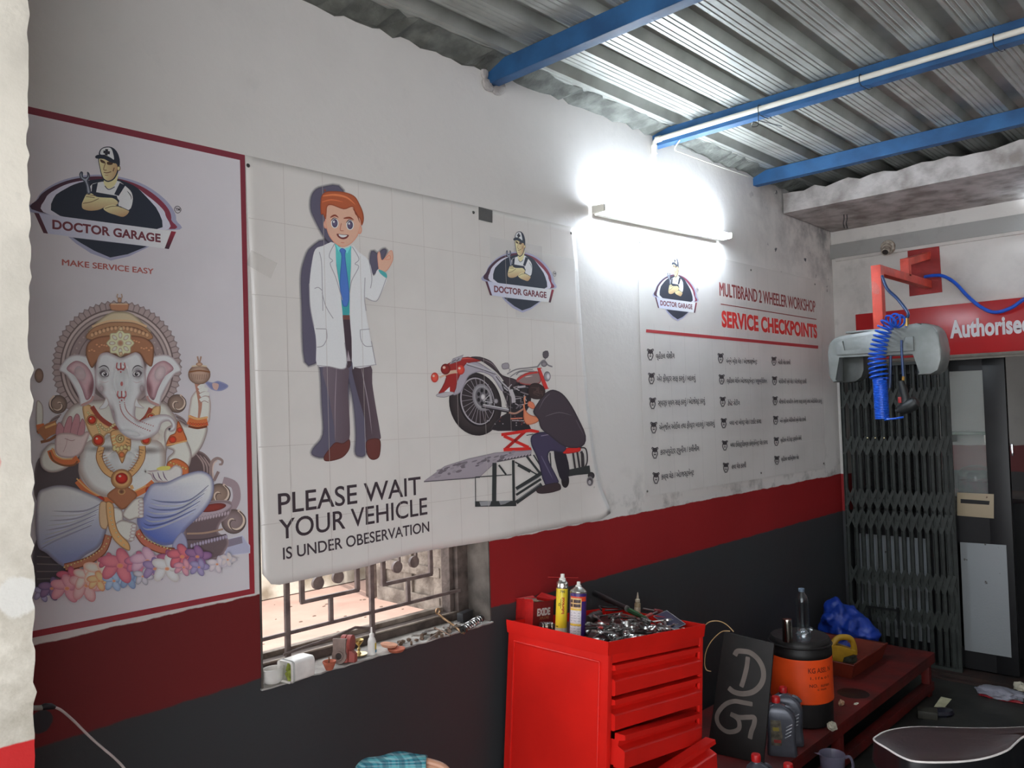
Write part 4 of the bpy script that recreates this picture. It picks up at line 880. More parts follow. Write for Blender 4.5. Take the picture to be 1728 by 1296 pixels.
A.line([(560, 320), (640, 312), (720, 330), (780, 380)], 14, (182, 106, 70), taper=True); A.line([(555, 360), (620, 345), (700, 360)], 9, (176, 98, 64), taper=True); A.line([(580, 290), (572, 282), (582, 280)], 6, (120, 60, 40)); A.line([(760, 400), (790, 450), (806, 500)], 8, (108, 52, 36), taper=True)
for x, y in ((640, 500), (741, 512)):
    A.ell(x, y, 25, 33, (214, 206, 204)); A.ell(x, y, 19, 28, (84, 74, 96), (52, 44, 62)); A.ell(x-6, y-10, 6, 8, (230, 228, 232)); A.line([(x-26, y-14), (x-6, y-34), (x+22, y-26)], 6, (60, 44, 44), taper=True)
A.line([(610, 462), (640, 448), (666, 464)], 13, (116, 56, 40), taper=True); A.line([(698, 468), (738, 464), (768, 480)], 13, (116, 56, 40), taper=True)
A.line([(683, 500), (676, 545), (698, 550)], 5, (150, 92, 78)); A.poly([(652, 570), (690, 574), (732, 578), (718, 600), (690, 606), (664, 594)], (96, 46, 44), smooth=3); A.poly([(664, 574), (690, 577), (722, 580), (706, 592), (680, 592)], (222, 214, 208), smooth=3); A.line([(680, 628), (702, 630)], 5, (170, 108, 92))
A.build('printed_figure', p2)
A = Art2(-.0001).crop(400, 800, 3.927); tx = (52, 44, 48)
A.text('PLEASE WAIT', (262, 265), (1207, 132), 134, tx, bold=.008); A.text('YOUR VEHICLE', (268, 432), (1250, 264), 128, tx, bold=.008); A.text('IS UNDER OBESERVATION', (293, 564), (1262, 378), 76, tx, bold=.012)
A.build('lettering', p2)
# motorcycle on the lift and the mechanic
A = Art2(-.0001, 1.4e-5).crop(680, 560, 3.928)
bk, gr, rd = (46, 42, 44), (124, 118, 122), (128, 36, 34)
A.ell(470, 478, 172, 212, (58, 50, 50), (34, 30, 32), rot=-14, n=44); A.ell(482, 462, 122, 168, (30, 27, 29), rot=-12, n=40); A.ell(484, 460, 112, 158, (140, 134, 138), rot=-12, n=40); A.ell(486, 460, 105, 150, (44, 38, 40), rot=-12, n=40)
for i in range(22):
    t = 2*PI*i/22; A.line([(500, 440), (486+108*math.cos(t), 460+150*math.sin(t))], 3, (128, 122, 126), smooth=0)
A.ell(516, 436, 66, 92, (150, 146, 148), (98, 94, 98), rot=-12); A.ell(518, 434, 48, 66, (84, 80, 84), rot=-12)
for i in range(7):
    t = 2*PI*i/7; A.ell(520+32*math.cos(t), 432+44*math.sin(t), 10, 14, (24, 22, 24), n=12)
A.ell(520, 432, 15, 20, (176, 172, 172), gr)
A.poly([(640, 560), (690, 520), (650, 400), (640, 330), (720, 330), (830, 345), (836, 480), (790, 560), (842, 650), (700, 656), (570, 648)], (38, 34, 37), edge=(60, 54, 58), ew=8, smooth=2)
A.poly([(394, 215), (470, 196), (560, 246), (628, 300), (664, 380), (640, 390), (580, 300), (500, 268), (430, 292), (402, 345), (372, 402), (320, 418), (340, 340)], (136, 130, 138), edge=(98, 92, 100), ew=9, smooth=3)
A.poly([(250, 245), (330, 188), (420, 166), (520, 188), (480, 200), (410, 212), (388, 250), (350, 330), (326, 412), (222, 424), (246, 372), (276, 300)], rd, edge=(84, 24, 24), ew=8, smooth=2); A.line([(300, 215), (380, 180), (470, 180)], 7, (176, 78, 70), taper=True)
A.poly([(322, 178), (392, 152), (374, 192), (298, 218)], (138, 132, 138), edge=(80, 76, 80), ew=5, smooth=0); A.line([(316, 200), (340, 186), (346, 194), (364, 176)], 5, (64, 60, 66)); A.line([(310, 208), (338, 200)], 3, (64, 60, 66))
A.poly([(216, 412), (300, 395), (332, 408), (300, 425), (262, 436), (214, 430)], (150, 144, 146), edge=(90, 86, 90), ew=6, smooth=2); A.poly([(262, 400), (300, 365), (300, 398)], (196, 190, 188), smooth=0)
A.line([(230, 300), (300, 270), (370, 262)], 22, (168, 140, 120)); A.line([(230, 292), (300, 262)], 6, (220, 206, 192))
for (x, y, rx, ry, c, e) in ((272, 248, 32, 36, (122, 34, 30), (74, 22, 22)), (372, 252, 27, 33, (206, 62, 48), (140, 34, 30)), (200, 303, 25, 33, (206, 70, 56), (140, 36, 32))): A.ell(x, y, rx, ry, c, e); A.ell(x-rx*.3, y-ry*.3, rx*.3, ry*.25, (232, 150, 136))
A.line([(410, 212), (500, 240), (600, 275)], 16, (150, 146, 150)); A.line([(410, 218), (500, 246), (600, 281)], 5, (70, 66, 70)); A.line([(600, 290), (640, 340), (690, 385)], 24, (146, 142, 146)); A.line([(606, 296), (646, 346), (694, 390)], 6, (62, 58, 62))
A.poly([(438, 168), (500, 166), (572, 194), (612, 240), (650, 288), (742, 318), (736, 352), (690, 372), (660, 330), (622, 280), (560, 228), (500, 190)], (56, 46, 50), edge=(36, 30, 33), ew=8, smooth=3); A.line([(520, 182), (580, 212), (620, 262)], 6, (104, 92, 96), taper=True)
A.poly([(738, 322), (800, 275), (880, 262), (905, 300), (892, 345), (800, 352)], (112, 96, 94), edge=rd, ew=12, smooth=3); A.line([(750, 320), (810, 282), (880, 270)], 10, (160, 44, 40)); A.line([(800, 300), (850, 292)], 6, (170, 160, 156), taper=True)
A.poly([(878, 240), (908, 238), (958, 376), (926, 384)], (164, 42, 38), edge=(104, 26, 26), ew=5, smooth=0); A.line([(905, 244), (955, 372)], 7, (176, 168, 168), smooth=0)
A.ell(945, 296, 23, 33, (128, 122, 126), (72, 68, 72)); A.ell(952, 296, 13, 24, (174, 170, 172), (104, 100, 104))
for l, w_ in (([(680, 280), (740, 250), (820, 240), (880, 232)], 8), ([(700, 300), (760, 262), (850, 250)], 6), ([(880, 235), (920, 190), (950, 220), (980, 232)], 10), ([(910, 205), (935, 180), (930, 160)], 4), ([(690, 262), (700, 250), (676, 240)], 4), ([(740, 285), (770, 265), (860, 262)], 7)): A.line(l, w_, (104, 100, 102))
A.ell(925, 215, 20, 18, (120, 114, 116), (60, 56, 60)); A.poly([(918, 134), (950, 126), (956, 160), (938, 178), (918, 168)], (74, 68, 72), edge=(44, 40, 44), ew=4, smooth=2); A.poly([(646, 214), (686, 206), (694, 240), (660, 250), (646, 240)], (128, 122, 126), edge=(58, 54, 58), ew=5, smooth=2)
random.seed(8)
for k in range(34):
    x, y = random.uniform(650, 830), random.uniform(350, 500); a = random.uniform(0, PI); l = random.uniform(10, 34)
    A.line([(x-l*math.cos(a), y-l*math.sin(a)), (x+l*math.cos(a), y+l*math.sin(a))], random.uniform(3, 9), random.choice([(150, 144, 146), (88, 82, 86), (24, 22, 24), (112, 104, 106)]), smooth=0)
A.line([(700, 385), (718, 430), (722, 470)], 26, (150, 144, 146)); A.line([(748, 368), (800, 362)], 14, (140, 134, 138)); A.ell(604, 460, 16, 18, (140, 134, 138), bk); A.line([(520, 460), (560, 420), (580, 470), (530, 462)], 8, (150, 146, 148), smooth=0)
A.line([(510, 490), (600, 506), (690, 524)], 30, (36, 32, 35)); A.line([(516, 488), (600, 503), (690, 520)], 18, (112, 106, 110)); A.line([(520, 482), (600, 496), (688, 514)], 5, (200, 196, 196)); A.line([(690, 535), (735, 540), (790, 508)], 12, (146, 110, 96)); A.line([(700, 576), (780, 572)], 8, (176, 104, 84)); A.line([(710, 588), (790, 590)], 5, (150, 140, 140))
for k in range(16): A.ell(random.uniform(520, 800), random.uniform(540, 620), 4, 4, (112, 60, 56) if k % 2 else (140, 134, 136), n=8)
jr = (170, 36, 32)
A.line([(655, 690), (820, 766)], 20, jr, smooth=0); A.line([(806, 652), (660, 782)], 20, (140, 28, 26), smooth=0); A.poly([(638, 672), (835, 643), (890, 655), (888, 672), (830, 664), (640, 692)], jr, smooth=0); A.poly([(652, 770), (832, 764), (840, 784), (655, 792)], jr, smooth=0); A.ell(732, 720, 10, 10, (96, 22, 22), n=10); A.line([(805, 686), (850, 678)], 5, bk, smooth=0)
A.poly([(124, 993), (262, 890), (420, 840), (600, 800), (840, 782), (836, 815), (620, 855), (585, 880), (495, 962)], (128, 120, 126), edge=(92, 86, 92), ew=6, smooth=0)
for k in range(40):
    t = random.random(); x = 180+t*560; y = 955-t*150+random.uniform(-40, 20)*(1-t*.6)
    A.ell(x, y, random.uniform(10, 26), random.uniform(4, 10), random.choice([(112, 104, 110), (146, 138, 144), (100, 92, 98)]), rot=-18, n=10, a=.6)
A.line([(124, 993), (495, 964)], 5, (60, 54, 58), smooth=0); A.line([(610, 858), (836, 815)], 12, (70, 64, 68), smooth=0)
for k in range(9): A.line([(650+k*21, 850-k*4), (660+k*21, 838-k*4)], 5, (150, 142, 146), smooth=0)
fk = (44, 46, 46)
for (a, b, w_) in (((465, 965), (466, 1155), 5), ((592, 868), (588, 1150), 28), ((716, 850), (720, 1150), 17), ((465, 962), (705, 946), 6), ((462, 1140), (735, 1136), 36), ((735, 1130), (905, 1010), 26), ((735, 1040), (905, 935), 24), ((735, 1080), (900, 975), 16), ((728, 862), (885, 952), 9), ((748, 880), (830, 925), 22), ((806, 825), (900, 945), 15), ((850, 815), (905, 900), 9), ((620, 882), (668, 946), 12), ((960, 800), (970, 960), 8)): A.line([a, b], w_, fk, smooth=0)
A.poly([(490, 1126), (570, 1120), (560, 1150), (500, 1152)], (120, 120, 122), smooth=0); A.poly([(620, 1120), (706, 1116), (660, 1140), (630, 1146)], (110, 110, 112), smooth=0); A.line([(740, 1050), (890, 962)], 4, (126, 124, 126), smooth=0); A.line([(745, 1112), (890, 1010)], 4, (110, 108, 110), smooth=0)
for (a, b) in (((1112, 800), (1130, 930)), ((1140, 795), (1160, 930)), ((1170, 790), (1175, 925))): A.line([a, b], 13, bk, smooth=0)
A.line([(1150, 770), (1190, 770), (1204, 800), (1206, 860), (1190, 900)], 9, bk); A.line([(1160, 800), (1180, 810), (1184, 900)], 8, bk)
A.poly([(1016, 926), (1120, 905), (1222, 885), (1228, 940), (1130, 950), (1040, 965)], fk, smooth=0); A.ell(1060, 985, 26, 48, (34, 30, 32)); A.ell(1232, 952, 22, 24, (50, 46, 48), (26, 24, 26)); A.ell(1224, 990, 22, 32, (44, 40, 42), (120, 114, 116)); A.ell(1222, 996, 10, 14, (140, 134, 136))
A.poly([(985, 780), (1052, 780), (1088, 910), (1066, 985), (1022, 960)], (36, 33, 40), smooth=3)
A.poly([(1045, 776), (1150, 760), (1162, 788), (1120, 802), (1052, 808)], jr, edge=(110, 26, 26), ew=6, smooth=2)
A.poly([(836, 750), (838, 690), (900, 664), (1000, 676), (1066, 760), (1040, 800), (962, 790), (950, 850), (1004, 960), (1012, 1002), (926, 1014), (880, 850)], (56, 50, 70), edge=(36, 33, 46), ew=12, smooth=3); A.line([(900, 690), (960, 682), (1020, 700)], 4, (128, 116, 130)); A.line([(900, 820), (940, 900), (980, 980)], 8, (84, 78, 98), taper=True)
A.poly([(868, 1042), (930, 1012), (1014, 1000), (1032, 1040), (1000, 1056), (950, 1068), (884, 1070)], (52, 42, 44), edge=(32, 27, 29), ew=6, smooth=3)
A.poly([(786, 475), (800, 520), (830, 550), (892, 570), (872, 602), (812, 616), (786, 582), (784, 520)], (196, 110, 80), edge=(140, 70, 52), ew=9, smooth=3); A.poly([(820, 460), (850, 470), (862, 500), (845, 512), (812, 490)], (186, 104, 78), edge=(130, 66, 50), ew=6, smooth=3); A.line([(795, 480), (790, 440), (800, 430)], 9, (196, 118, 90))
A.poly([(935, 402), (980, 384), (1040, 408), (1092, 470), (1142, 560), (1198, 690), (1170, 762), (1060, 762), (960, 690), (900, 640), (882, 580), (848, 530), (880, 470), (910, 425)], (56, 48, 54), edge=(40, 34, 40), ew=12, smooth=3); A.line([(930, 560), (1020, 535), (1110, 556)], 5, (92, 84, 90), taper=True); A.line([(960, 410), (920, 450), (885, 520)], 6, (84, 76, 84), taper=True); A.line([(1130, 580), (1186, 690)], 5, (78, 70, 78), taper=True)
A.poly([(815, 390), (832, 350), (872, 340), (916, 362), (930, 400), (908, 440), (866, 448), (826, 432)], (48, 36, 36), edge=(34, 26, 27), ew=8, smooth=3)
for k in range(12): A.line([(835+random.uniform(0, 80), 360+random.uniform(0, 60)), (830+random.uniform(0, 90), 365+random.uniform(0, 70))], 4, (70, 54, 50), smooth=0)
A.build('printed_motorcycle', p2)
screws(p2, [(417, 280), (797, 359), (962, 394), (1000, 822)], -.0065)
mb = MB(); mb.prism([onY(808, 349, -.0078), onY(831, 355, -.0078), onY(831, 376, -.0078), onY(808, 370.5, -.0078)], (0, .001, 0)); mb.build('dark_sticker', pm('dark_sticker_print', (92, 90, 88), .5), p2)
tape_m = pm('clear_packing_tape', (214, 206, 196), .14, alpha=.07, bump=.6, scale=30)
mb = MB(); mb.prism([onY(x, y, -.0085) for x, y in ((424, 422), (468, 444), (457, 470), (415, 446))], (0, .0006, 0)); o = mb.build('clear_tape', tape_m, p2)

# ------------------------------------------------------------------ workshop board
flex2_m = vinyl('board_flex_print', (222, 217, 212), .26, .12, 3.)
p3 = thing('wall_banner', 'board with red headings and rows of small check points under the tube light', 'banner', (4.4, -.004, 1.33), 'printed banners on the long wall')
cn = [onY(x, y) for x, y in ((1074, 404), (1383, 474), (1392, 790), (1088, 838))]
sheet('banner_sheet', p3, [(c.x, c.z) for c in cn], -.004, flex2_m, .0012)
A = Art(-.0043, 0.); A.map = lambda p: p
for z in (2.207, 1.980, 1.746, 1.525):
    A.poly([(3.345, z-.0006), (5.5, z-.0006), (5.5, z+.0006), (3.345, z+.0006)], (158, 154, 150), smooth=0)
for k in range(15):
    x = 3.465+.1425*k
    if x > 5.5: break
    A.poly([(x-.0006, 1.335), (x+.0006, 1.335), (x+.0006, 2.20 if k < 5 else 2.6), (x-.0006, 2.20 if k < 5 else 2.6)], (166, 162, 158), smooth=0, a=.6)
A.build('printed_tiles', p3)
A = Art(-.0045); A.map = emblem_map((1104, 502), (1175, 512), (1138, 435), (1143, 542)); emblem(A); A.build('printed_emblem', p3)
A = Art(-.0044).crop(1050, 400, 4.8); mar = (110, 44, 42); hd = (176, 44, 40)
A.text('MULTIBRAND 2 WHEELER WORKSHOP', (785, 474), (1560, 610), 106, mar, fat=.03, space=.98)
A.line([(792, 543), (1568, 668)], 7, mar, smooth=0)
A.text('SERVICE CHECKPOINTS', (802, 722), (1575, 815), 118, hd, bold=.045, space=1.03)
A.line([(187, 760), (1582, 893)], 25, (140, 44, 48), smooth=0)
A.build('lettering', p3)
A = Art(-.0044).crop(1050, 580, 4.8); tk = (50, 46, 48)
rows = ((0, (88, 85), 'વ્હીકલ વોશીંગ', (268, 122), (418, 118)), (0, (282, 0), 'એર ફીલ્ટર સાફ કરવું / બદલવું', (276, 305), (588, 298)), (0, (483, 0), 'સ્પાર્ક પ્લગ સાફ કરવું / એડજેસ્ટ કરવું', (285, 502), (664, 482)), (0, (680, 0), 'એન્જીન ઓઈલ તથા ફીલ્ટર બદલવું / ચકાસવું', (294, 700), (742, 664)), (0, (884, 0), 'કારબ્યુરેટર ટ્યુનીંગ / કલીનીંગ', (302, 900), (616, 866)), (0, (1088, 0), 'કલ્ચ ચેક / એડજસ્ટમેન્ટ', (310, 1100), (572, 1062)),
        (1, (118, 0), 'બંન્ને બ્રેક ચેક / એડજસ્ટમેન્ટ', (835, 158), (1085, 163)), (1, (290, 0), 'વ્હીકલ ચેઈન એડજસ્ટમેન્ટ / લ્યુબ્રીકેશન', (840, 318), (1165, 318)), (1, (470, 0), 'ટેપેટ સેટીંગ', (848, 500), (945, 496)), (1, (644, 0), 'બધા નટ બોલ્ટ ચેક / ટાઈટ કરવા', (862, 660), (1118, 644)), (1, (824, 0), 'બધા ઈલેક્ટ્રીકલ્સ કોમ્પોનેન્ટ ચેક કરવા', (868, 838), (1170, 812)), (1, (1004, 0), 'હવા ચેક કરવી', (878, 1014), (994, 1000)),
        (2, (142, 0), 'બેટરી ચેક કરવી', (1253, 165), (1354, 168)), (2, (300, 0), 'ચોપીંગની પ્લે ચેક / એડજેસ્ટ કરવી', (1258, 322), (1484, 322)), (2, (462, 0), 'વીજળી વાયરીંગ તેમજ સાફ કરવું તથા ઓઈલીંગ કરવું', (1262, 486), (1608, 478)), (2, (620, 0), 'બંને વ્હીલ બેરીંગની પ્લે ચેક કરવી', (1268, 640), (1478, 626)), (2, (792, 0), 'વ્હીકલ ની ટેસ્ટ ડ્રાઈવ લેવી', (1272, 798), (1442, 778)), (2, (944, 0), 'વ્હીકલ વાઈબ્રેશન ચેક', (1277, 952), (1420, 932)))
def bullet(x, y, s):
    f = lambda a: [(x+u*s, y+v_*s*1.12) for u, v_ in a]
    A.line(f([(-22, -38), (22, -24)]), 9*s, tk, smooth=0); A.line(f([(22, -38), (-22, -24)]), 9*s, tk, smooth=0)
    for d in (-1, 1): A.line(f([(d*18, -42), (d*26, -34), (d*24, -26)]), 6*s, tk, smooth=0); A.line(f([(d*16, -16), (d*21, 8), (d*10, 34)]), 7*s, tk)
    A.poly(f([(-20, -26), (20, -26), (19, -6), (-19, -6)]), tk, smooth=0); A.line(f([(-12, 38), (12, 38)]), 8*s, tk, smooth=0); A.line(f([(-8, 12), (8, 12)]), 9*s, tk, smooth=0); A.line(f([(0, -8), (0, 2)]), 6*s, tk, smooth=0)
bx = ((222, 266), (788, 834), (1218, 1246))
for c, yb, s_, bl, br in rows:
    (xa, xb) = bx[c]; t = (yb[0]-85)/1000.; bullet(xa+(xb-xa)*t, yb[0], (1., .87, .76)[c])
    h = (44, 36, 31)[c]
    A.text(s_, bl, br, h, tk, fat=.028)
A.build('checkpoint_rows', p3)
screws(p3, [(1078, 409), (1266, 456), (1374, 480), (1091, 829), (1283, 798), (1389, 782)], -.0045)

# ================================================================== things on the back wall
sign_red = pm('red_sign_board', (176, 26, 30), .28, var=.06, scale=4)
t = thing('sign_board', 'long red board lettered Authorised above the folding gate', 'sign', (XB-.02, -.16, 2.05))
mb = MB(); mb.box((XB-.016, -1.36, 2.222), (.03, 2.40, .326), None, .003); mb.build('board', sign_red, t)
mb = MB(); c0 = onX(1603, 568, XB-.034)
text_on(mb, 'Authorised', (XB-.0335, c0.y, 2.172), (0, -1, 0), (0, 0, 1), .45, .105, bold=.038, space=1.02)
mb.build('lettering', pm('white_cut_vinyl', (214, 212, 214), .4, var=.03), t)
mb = MB(); mb.box((XB-.02, -1.36, 2.048), (.05, 2.44, .022), None, .002); mb.box((XB-.045, -1.36, 2.03), (.02, 2.44, .012)); mb.build('track_strip', pm('dull_steel_track', (104, 98, 90), .5, metal=.5), t)

t = thing('cable_casing', 'white cable casing running along the back wall above the hoist bracket', 'cable casing', (XB, -.03, 2.8))
mb = MB(); mb.box((XB-.007, -2.4, 2.805), (.014, 4.74, .052), None, .003); mb.build('casing', pm('dusty_casing', (196, 190, 184), .6, var=.12, scale=6), t)
mb = MB(); mb.box((XB-.0155, -2.4, 2.805), (.003, 4.74, .044)); mb.build('cover_strip', MATS['dusty_casing'], t)
t = thing('bulb_holder', 'empty white bulb holder on a round base on the back wall casing', 'bulb holder', (XB-.015, -.395, 2.815))
holder_m = pm('grubby_white_plastic', (190, 180, 166), .5, var=.25, scale=40, c2=(128, 116, 104))
mb = MB(); Tx = frame((XB-.014, -.395, 2.822), (0, 1, 0), (-1, 0, 0)); mb.lathe([(0, 0), (.050, 0), (.050, .012), (.044, .022), (.030, .026), (0, .026)], Tx, 20); mb.build('base', holder_m, t)
mb = MB(); mb.cyl((XB-.036, -.395, 2.82), (XB-.11, -.405, 2.775), .024, .026, 20); mb.cyl((XB-.036, -.395, 2.82), (XB-.055, -.397, 2.808), .031, n=20); mb.build('socket', holder_m, t)
mb = MB(); mb.cyl((XB-.1095, -.405, 2.7755), (XB-.1115, -.4052, 2.774), .019, n=18); mb.build('socket_mouth', pm('dark_hollow', (48, 42, 38), .8), t)
mb = MB()
for dy in (0, .02):
    s_ = onZ(1424+dy*250, 362, 2.995); mb.tube(spline([s_, s_+V((0, 0, -.03)), s_+V((.01, .01, -.055)), s_+V((0, 0, -.09))], 5), .003, 6)
tag(mb.build('ceiling_hook', wire_m), 'pair of bent wires hanging under the concrete beam by the corner', 'wire')

# ------------------------------------------------------------------ bracket, hood, coiled hose, air gun
red_m = pm('red_bracket_paint', (206, 72, 54), .5, var=.14, scale=14, bump=.15)
dred_m = pm('red_wall_plate_paint', (150, 40, 38), .6, var=.2, scale=14, bump=.2)
BY = -.633; BX = 4.84; BZ = 2.535
t = thing('hoist_bracket', 'red square-tube wall bracket carrying the grey hose hood', 'bracket', (XB, BY, 2.6))
mb = MB(); q = [onX(x, y, XB) for x, y in ((1532, 423), (1585, 414), (1590.5, 493), (1535.5, 500))]; mb.prism([p+V((-.001, 0, 0)) for p in q], (-.008, 0, 0), .001); mb.build('wall_plate', dred_m, t)
mb = MB(); mb.box(((BX+XB)/2-.01, BY, BZ), (XB-BX-.01, .05, .05), None, .003); mb.build('arm', red_m, t)
mb = MB(); mb.box((BX, BY, 2.3765), (.055, .055, .367), None, .003); mb.build('post', red_m, t)
a = onX(1563, 432, XB-.02); b = V((5.33, BY, BZ+.10)); d = b-V((a.x, BY, a.z))
mb = MB(); mb.box(((a.x+b.x)/2, BY, (a.z+b.z)/2), (d.length+.02, .045, .045), Ry(math.atan2(-(b.z-a.z), b.x-a.x)), .003); mb.box((5.335, BY, BZ+.06), (.05, .05, .10), None, .003); mb.build('brace', red_m, t)
mb = MB(); p_ = V((BX-.029, BY+.01, 2.43)); mb.prism([p_+V((0, .03*math.cos(k*PI/6), .035*math.sin(k*PI/6)+.02*math.cos(k*PI/6))) for k in range(12)], (-.0015, 0, 0)); mb.build('clear_sticker', tape_m, t)

hood_m = pm('grey_hood_plastic', (134, 138, 135), .32, var=.12, scale=9, c2=(112, 116, 113), bump=.05)
hin_m = pm('smoked_hood_inside', (66, 69, 66), .35, var=.2, scale=18)
t = thing('hose_hood', 'grey plastic hood shaped like an upturned U hanging under the red bracket', 'hood', (BX, -.64, 2.2))
yL, yR = -.345, -.955
def U(k=0.):
    o = [(yL+k, 1.90), (yL+k, 2.08)]+[(yL+k-.07+.07*math.cos(a*PI/12), 2.10+.07*math.sin(a*PI/12)) for a in range(1, 6)]
    return o
outer = [(yL, 1.93), (yL, 2.08)]+[(yL-.075+.075*math.cos(a*PI/12), 2.09+.075*math.sin(a*PI/12)) for a in range(1, 7)]
outer += [(-.85, 2.19), (-.87, 2.20)]+[(yR+.085+.085*math.cos(PI/2+a*PI/12), 2.115+.085*math.sin(PI/2+a*PI/12)) for a in range(1, 7)]
outer += [(yR-.012, 2.05), (yR-.005, 1.99), (yR+.012, 1.935), (yR+.05, 1.915), (-.838, 1.915), (-.83, 2.045), (-.40, 2.052), (-.395, 1.90), (yL-.022, 1.895)]
mb = MB(); mb.prism([V((BX-.05, y, z)) for y, z in outer], (.17, 0, 0), .012); mb.build('shell', hood_m, t, smooth=50)
mb = MB(); mb.prism([V((BX-.062, y, z)) for y, z in [(-.40, 2.055), (-.40, 2.13), (-.44, 2.135), (-.445, 2.075), (-.78, 2.09), (-.785, 2.13), (-.828, 2.13), (-.828, 2.05)]], (.014, 0, 0), .003); mb.build('face_plate', hood_m, t)
mb = MB(); mb.prism([V((BX+.03, y, z)) for y, z in [(-.40, 2.05), (-.52, 2.05), (-.52, 1.96), (-.505, 1.92), (-.47, 1.895), (-.40, 1.89)]], (.10, 0, 0), .01); mb.build('inner_cover', hin_m, t)
mb = MB(); mb.box((BX+.02, -.63, 2.185), (.12, .36, .012), None, .004); mb.build('top_plate', hood_m, t)
mb = MB(); mb.cyl((BX-.04, -.79, 2.19), (BX-.04, -.79, 2.235), .016, n=14); mb.build('top_fitting', pm('brass_fitting', (170, 140, 84), .35, metal=.8), t)

hose_m = pm('blue_hose_plastic', (28, 86, 196), .28, var=.12, scale=30)
def coil(path, R, turns, r, n_t=18):
    P = [V(p) for p in path]; L = [0.]
    for a, b in zip(P, P[1:]): L.append(L[-1]+(b-a).length)
    out = []; N_ = int(turns*n_t); up = None
    for i in range(N_+1):
        s = L[-1]*i/N_; k = 0
        while k < len(P)-2 and L[k+1] < s: k += 1
        f = (s-L[k])/(L[k+1]-L[k]+1e-9); c = P[k].lerp(P[k+1], f); tg = (P[min(k+2, len(P)-1)]-P[max(k-1, 0)]).normalized()
        if up is None: up = tg.orthogonal().normalized()
        up = (up-tg*up.dot(tg)).normalized(); sd = tg.cross(up); ph = 2*PI*i/n_t
        rr = R(i/N_) if callable(R) else R
        out.append(c+(up*math.cos(ph)+sd*math.sin(ph))*rr)
    return out
t = thing('coiled_hose', 'blue coiled air hose slung over the front of the grey hood', 'hose', (BX-.09, -.6, 2.2))
XF = BX-.115
wp = [onX(x, y, XF+.05*k) for x, y, k in ((1522, 546, 1.6), (1515, 541, .9), (1505, 541, .3), (1496, 549, 0), (1490, 561, 0), (1485, 577, 0), (1481, 594, 0), (1480, 611, 0), (1482, 625, 0), (1484, 640, 0))]
mb = MB(); mb.tube(coil(spline(wp, 6), lambda f: .034+.014*f, 17, .0065), .0055, 7); mb.build('loose_coils', hose_m, t)
wq = [onX(x, y, XF) for x, y in ((1485, 640), (1487, 675), (1489, 708))]
mb = MB(); mb.tube(coil(wq, .034, 24, .0055), .0056, 7); e_ = onX(1492, 708, XF-.02); mb.tube([e_, e_+V((0, -.06, .005)), e_+V((.01, -.10, .012))], .0055, 7); mb.build('tight_coils', hose_m, t)
navy_m = pm('dark_blue_hose', (34, 60, 104), .4, var=.1)
p0 = V((BX-.02, BY-.03, BZ-.04))
mb = MB(); mb.tube(spline([p0, p0+V((-.01, -.03, -.08)), onX(1515, 505, BX-.02), onX(1532, 528, BX-.03), V((BX-.04, -.79, 2.235))], 6), .009, 10)
tag(mb.build('air_hose', navy_m), 'dark blue hose from the red post down to the hood fitting', 'hose')
mb = MB(); mb.tube(spline([onX(1561, 467, XB-.06), onX(1575, 465, XB-.10), onX(1592, 466, XB-.09), onX(1612, 478, XB-.07), onX(1633, 500, XB-.06), onX(1655, 518, XB-.06), onX(1678, 527, XB-.07), onX(1705, 520, XB-.08), onX(1732, 502, XB-.08), onX(1790, 462, XB-.06), onX(1850, 440, XB-.03), onX(1900, 436, XB)], 7), .011, 10)
tag(mb.build('air_hose', hose_m), 'blue hose looping from the wall plate across the red sign board', 'hose')
gun_m = pm('black_tool_rubber', (34, 36, 36), .45, var=.2, scale=30)
t = thing('air_gun', 'black air impact gun hanging by a thin blue hose below the grey hood', 'air tool', (BX-.06, -.72, 1.75))
GX = BX-.09; g = lambda x, y, k=0.: onX(x, y, GX+k)
mb = MB(); mb.tube([g(1520, 643), g(1524, 655), g(1528, 672), g(1529, 682)], [.017, .021, .022, .026], 14); mb.build('grip', gun_m, t)
mb = MB(); mb.tube([g(1512, 694), g(1517, 693), g(1518, 693), g(1530, 687), g(1540, 682), g(1546, 678), g(1548, 677)], [.012, .014, .026, .036, .038, .032, .02], 18); mb.build('body', gun_m, t)
mb = MB(); mb.box(g(1519, 675, -.01), (.02, .018, .035), None, .004); mb.build('trigger', pm('red_trigger', (150, 30, 32), .4), t)
mb = MB(); mb.cyl(g(1523.5, 642), g(1524.5, 635), .008, n=10); mb.build('air_inlet', pm('brass_inlet', (190, 150, 80), .3, metal=.9), t)
mb = MB(); mb.tube([g(1521.5, 574, -.01), g(1521.5, 592), g(1523, 615), g(1524.3, 636)], .007, 8)
tag(mb.build('air_hose', navy_m), 'short blue hose hanging from the hood down to the black air gun', 'hose')
mb = MB(); mb.tube([onX(1503, 600, BX-.03), onX(1502.5, 620, BX-.03), onX(1502, 644, BX-.02), onX(1501, 655, BX-.02)], .008, 8)
tag(mb.build('air_hose', navy_m), 'short dark hose end hanging behind the coiled blue hose', 'hose')

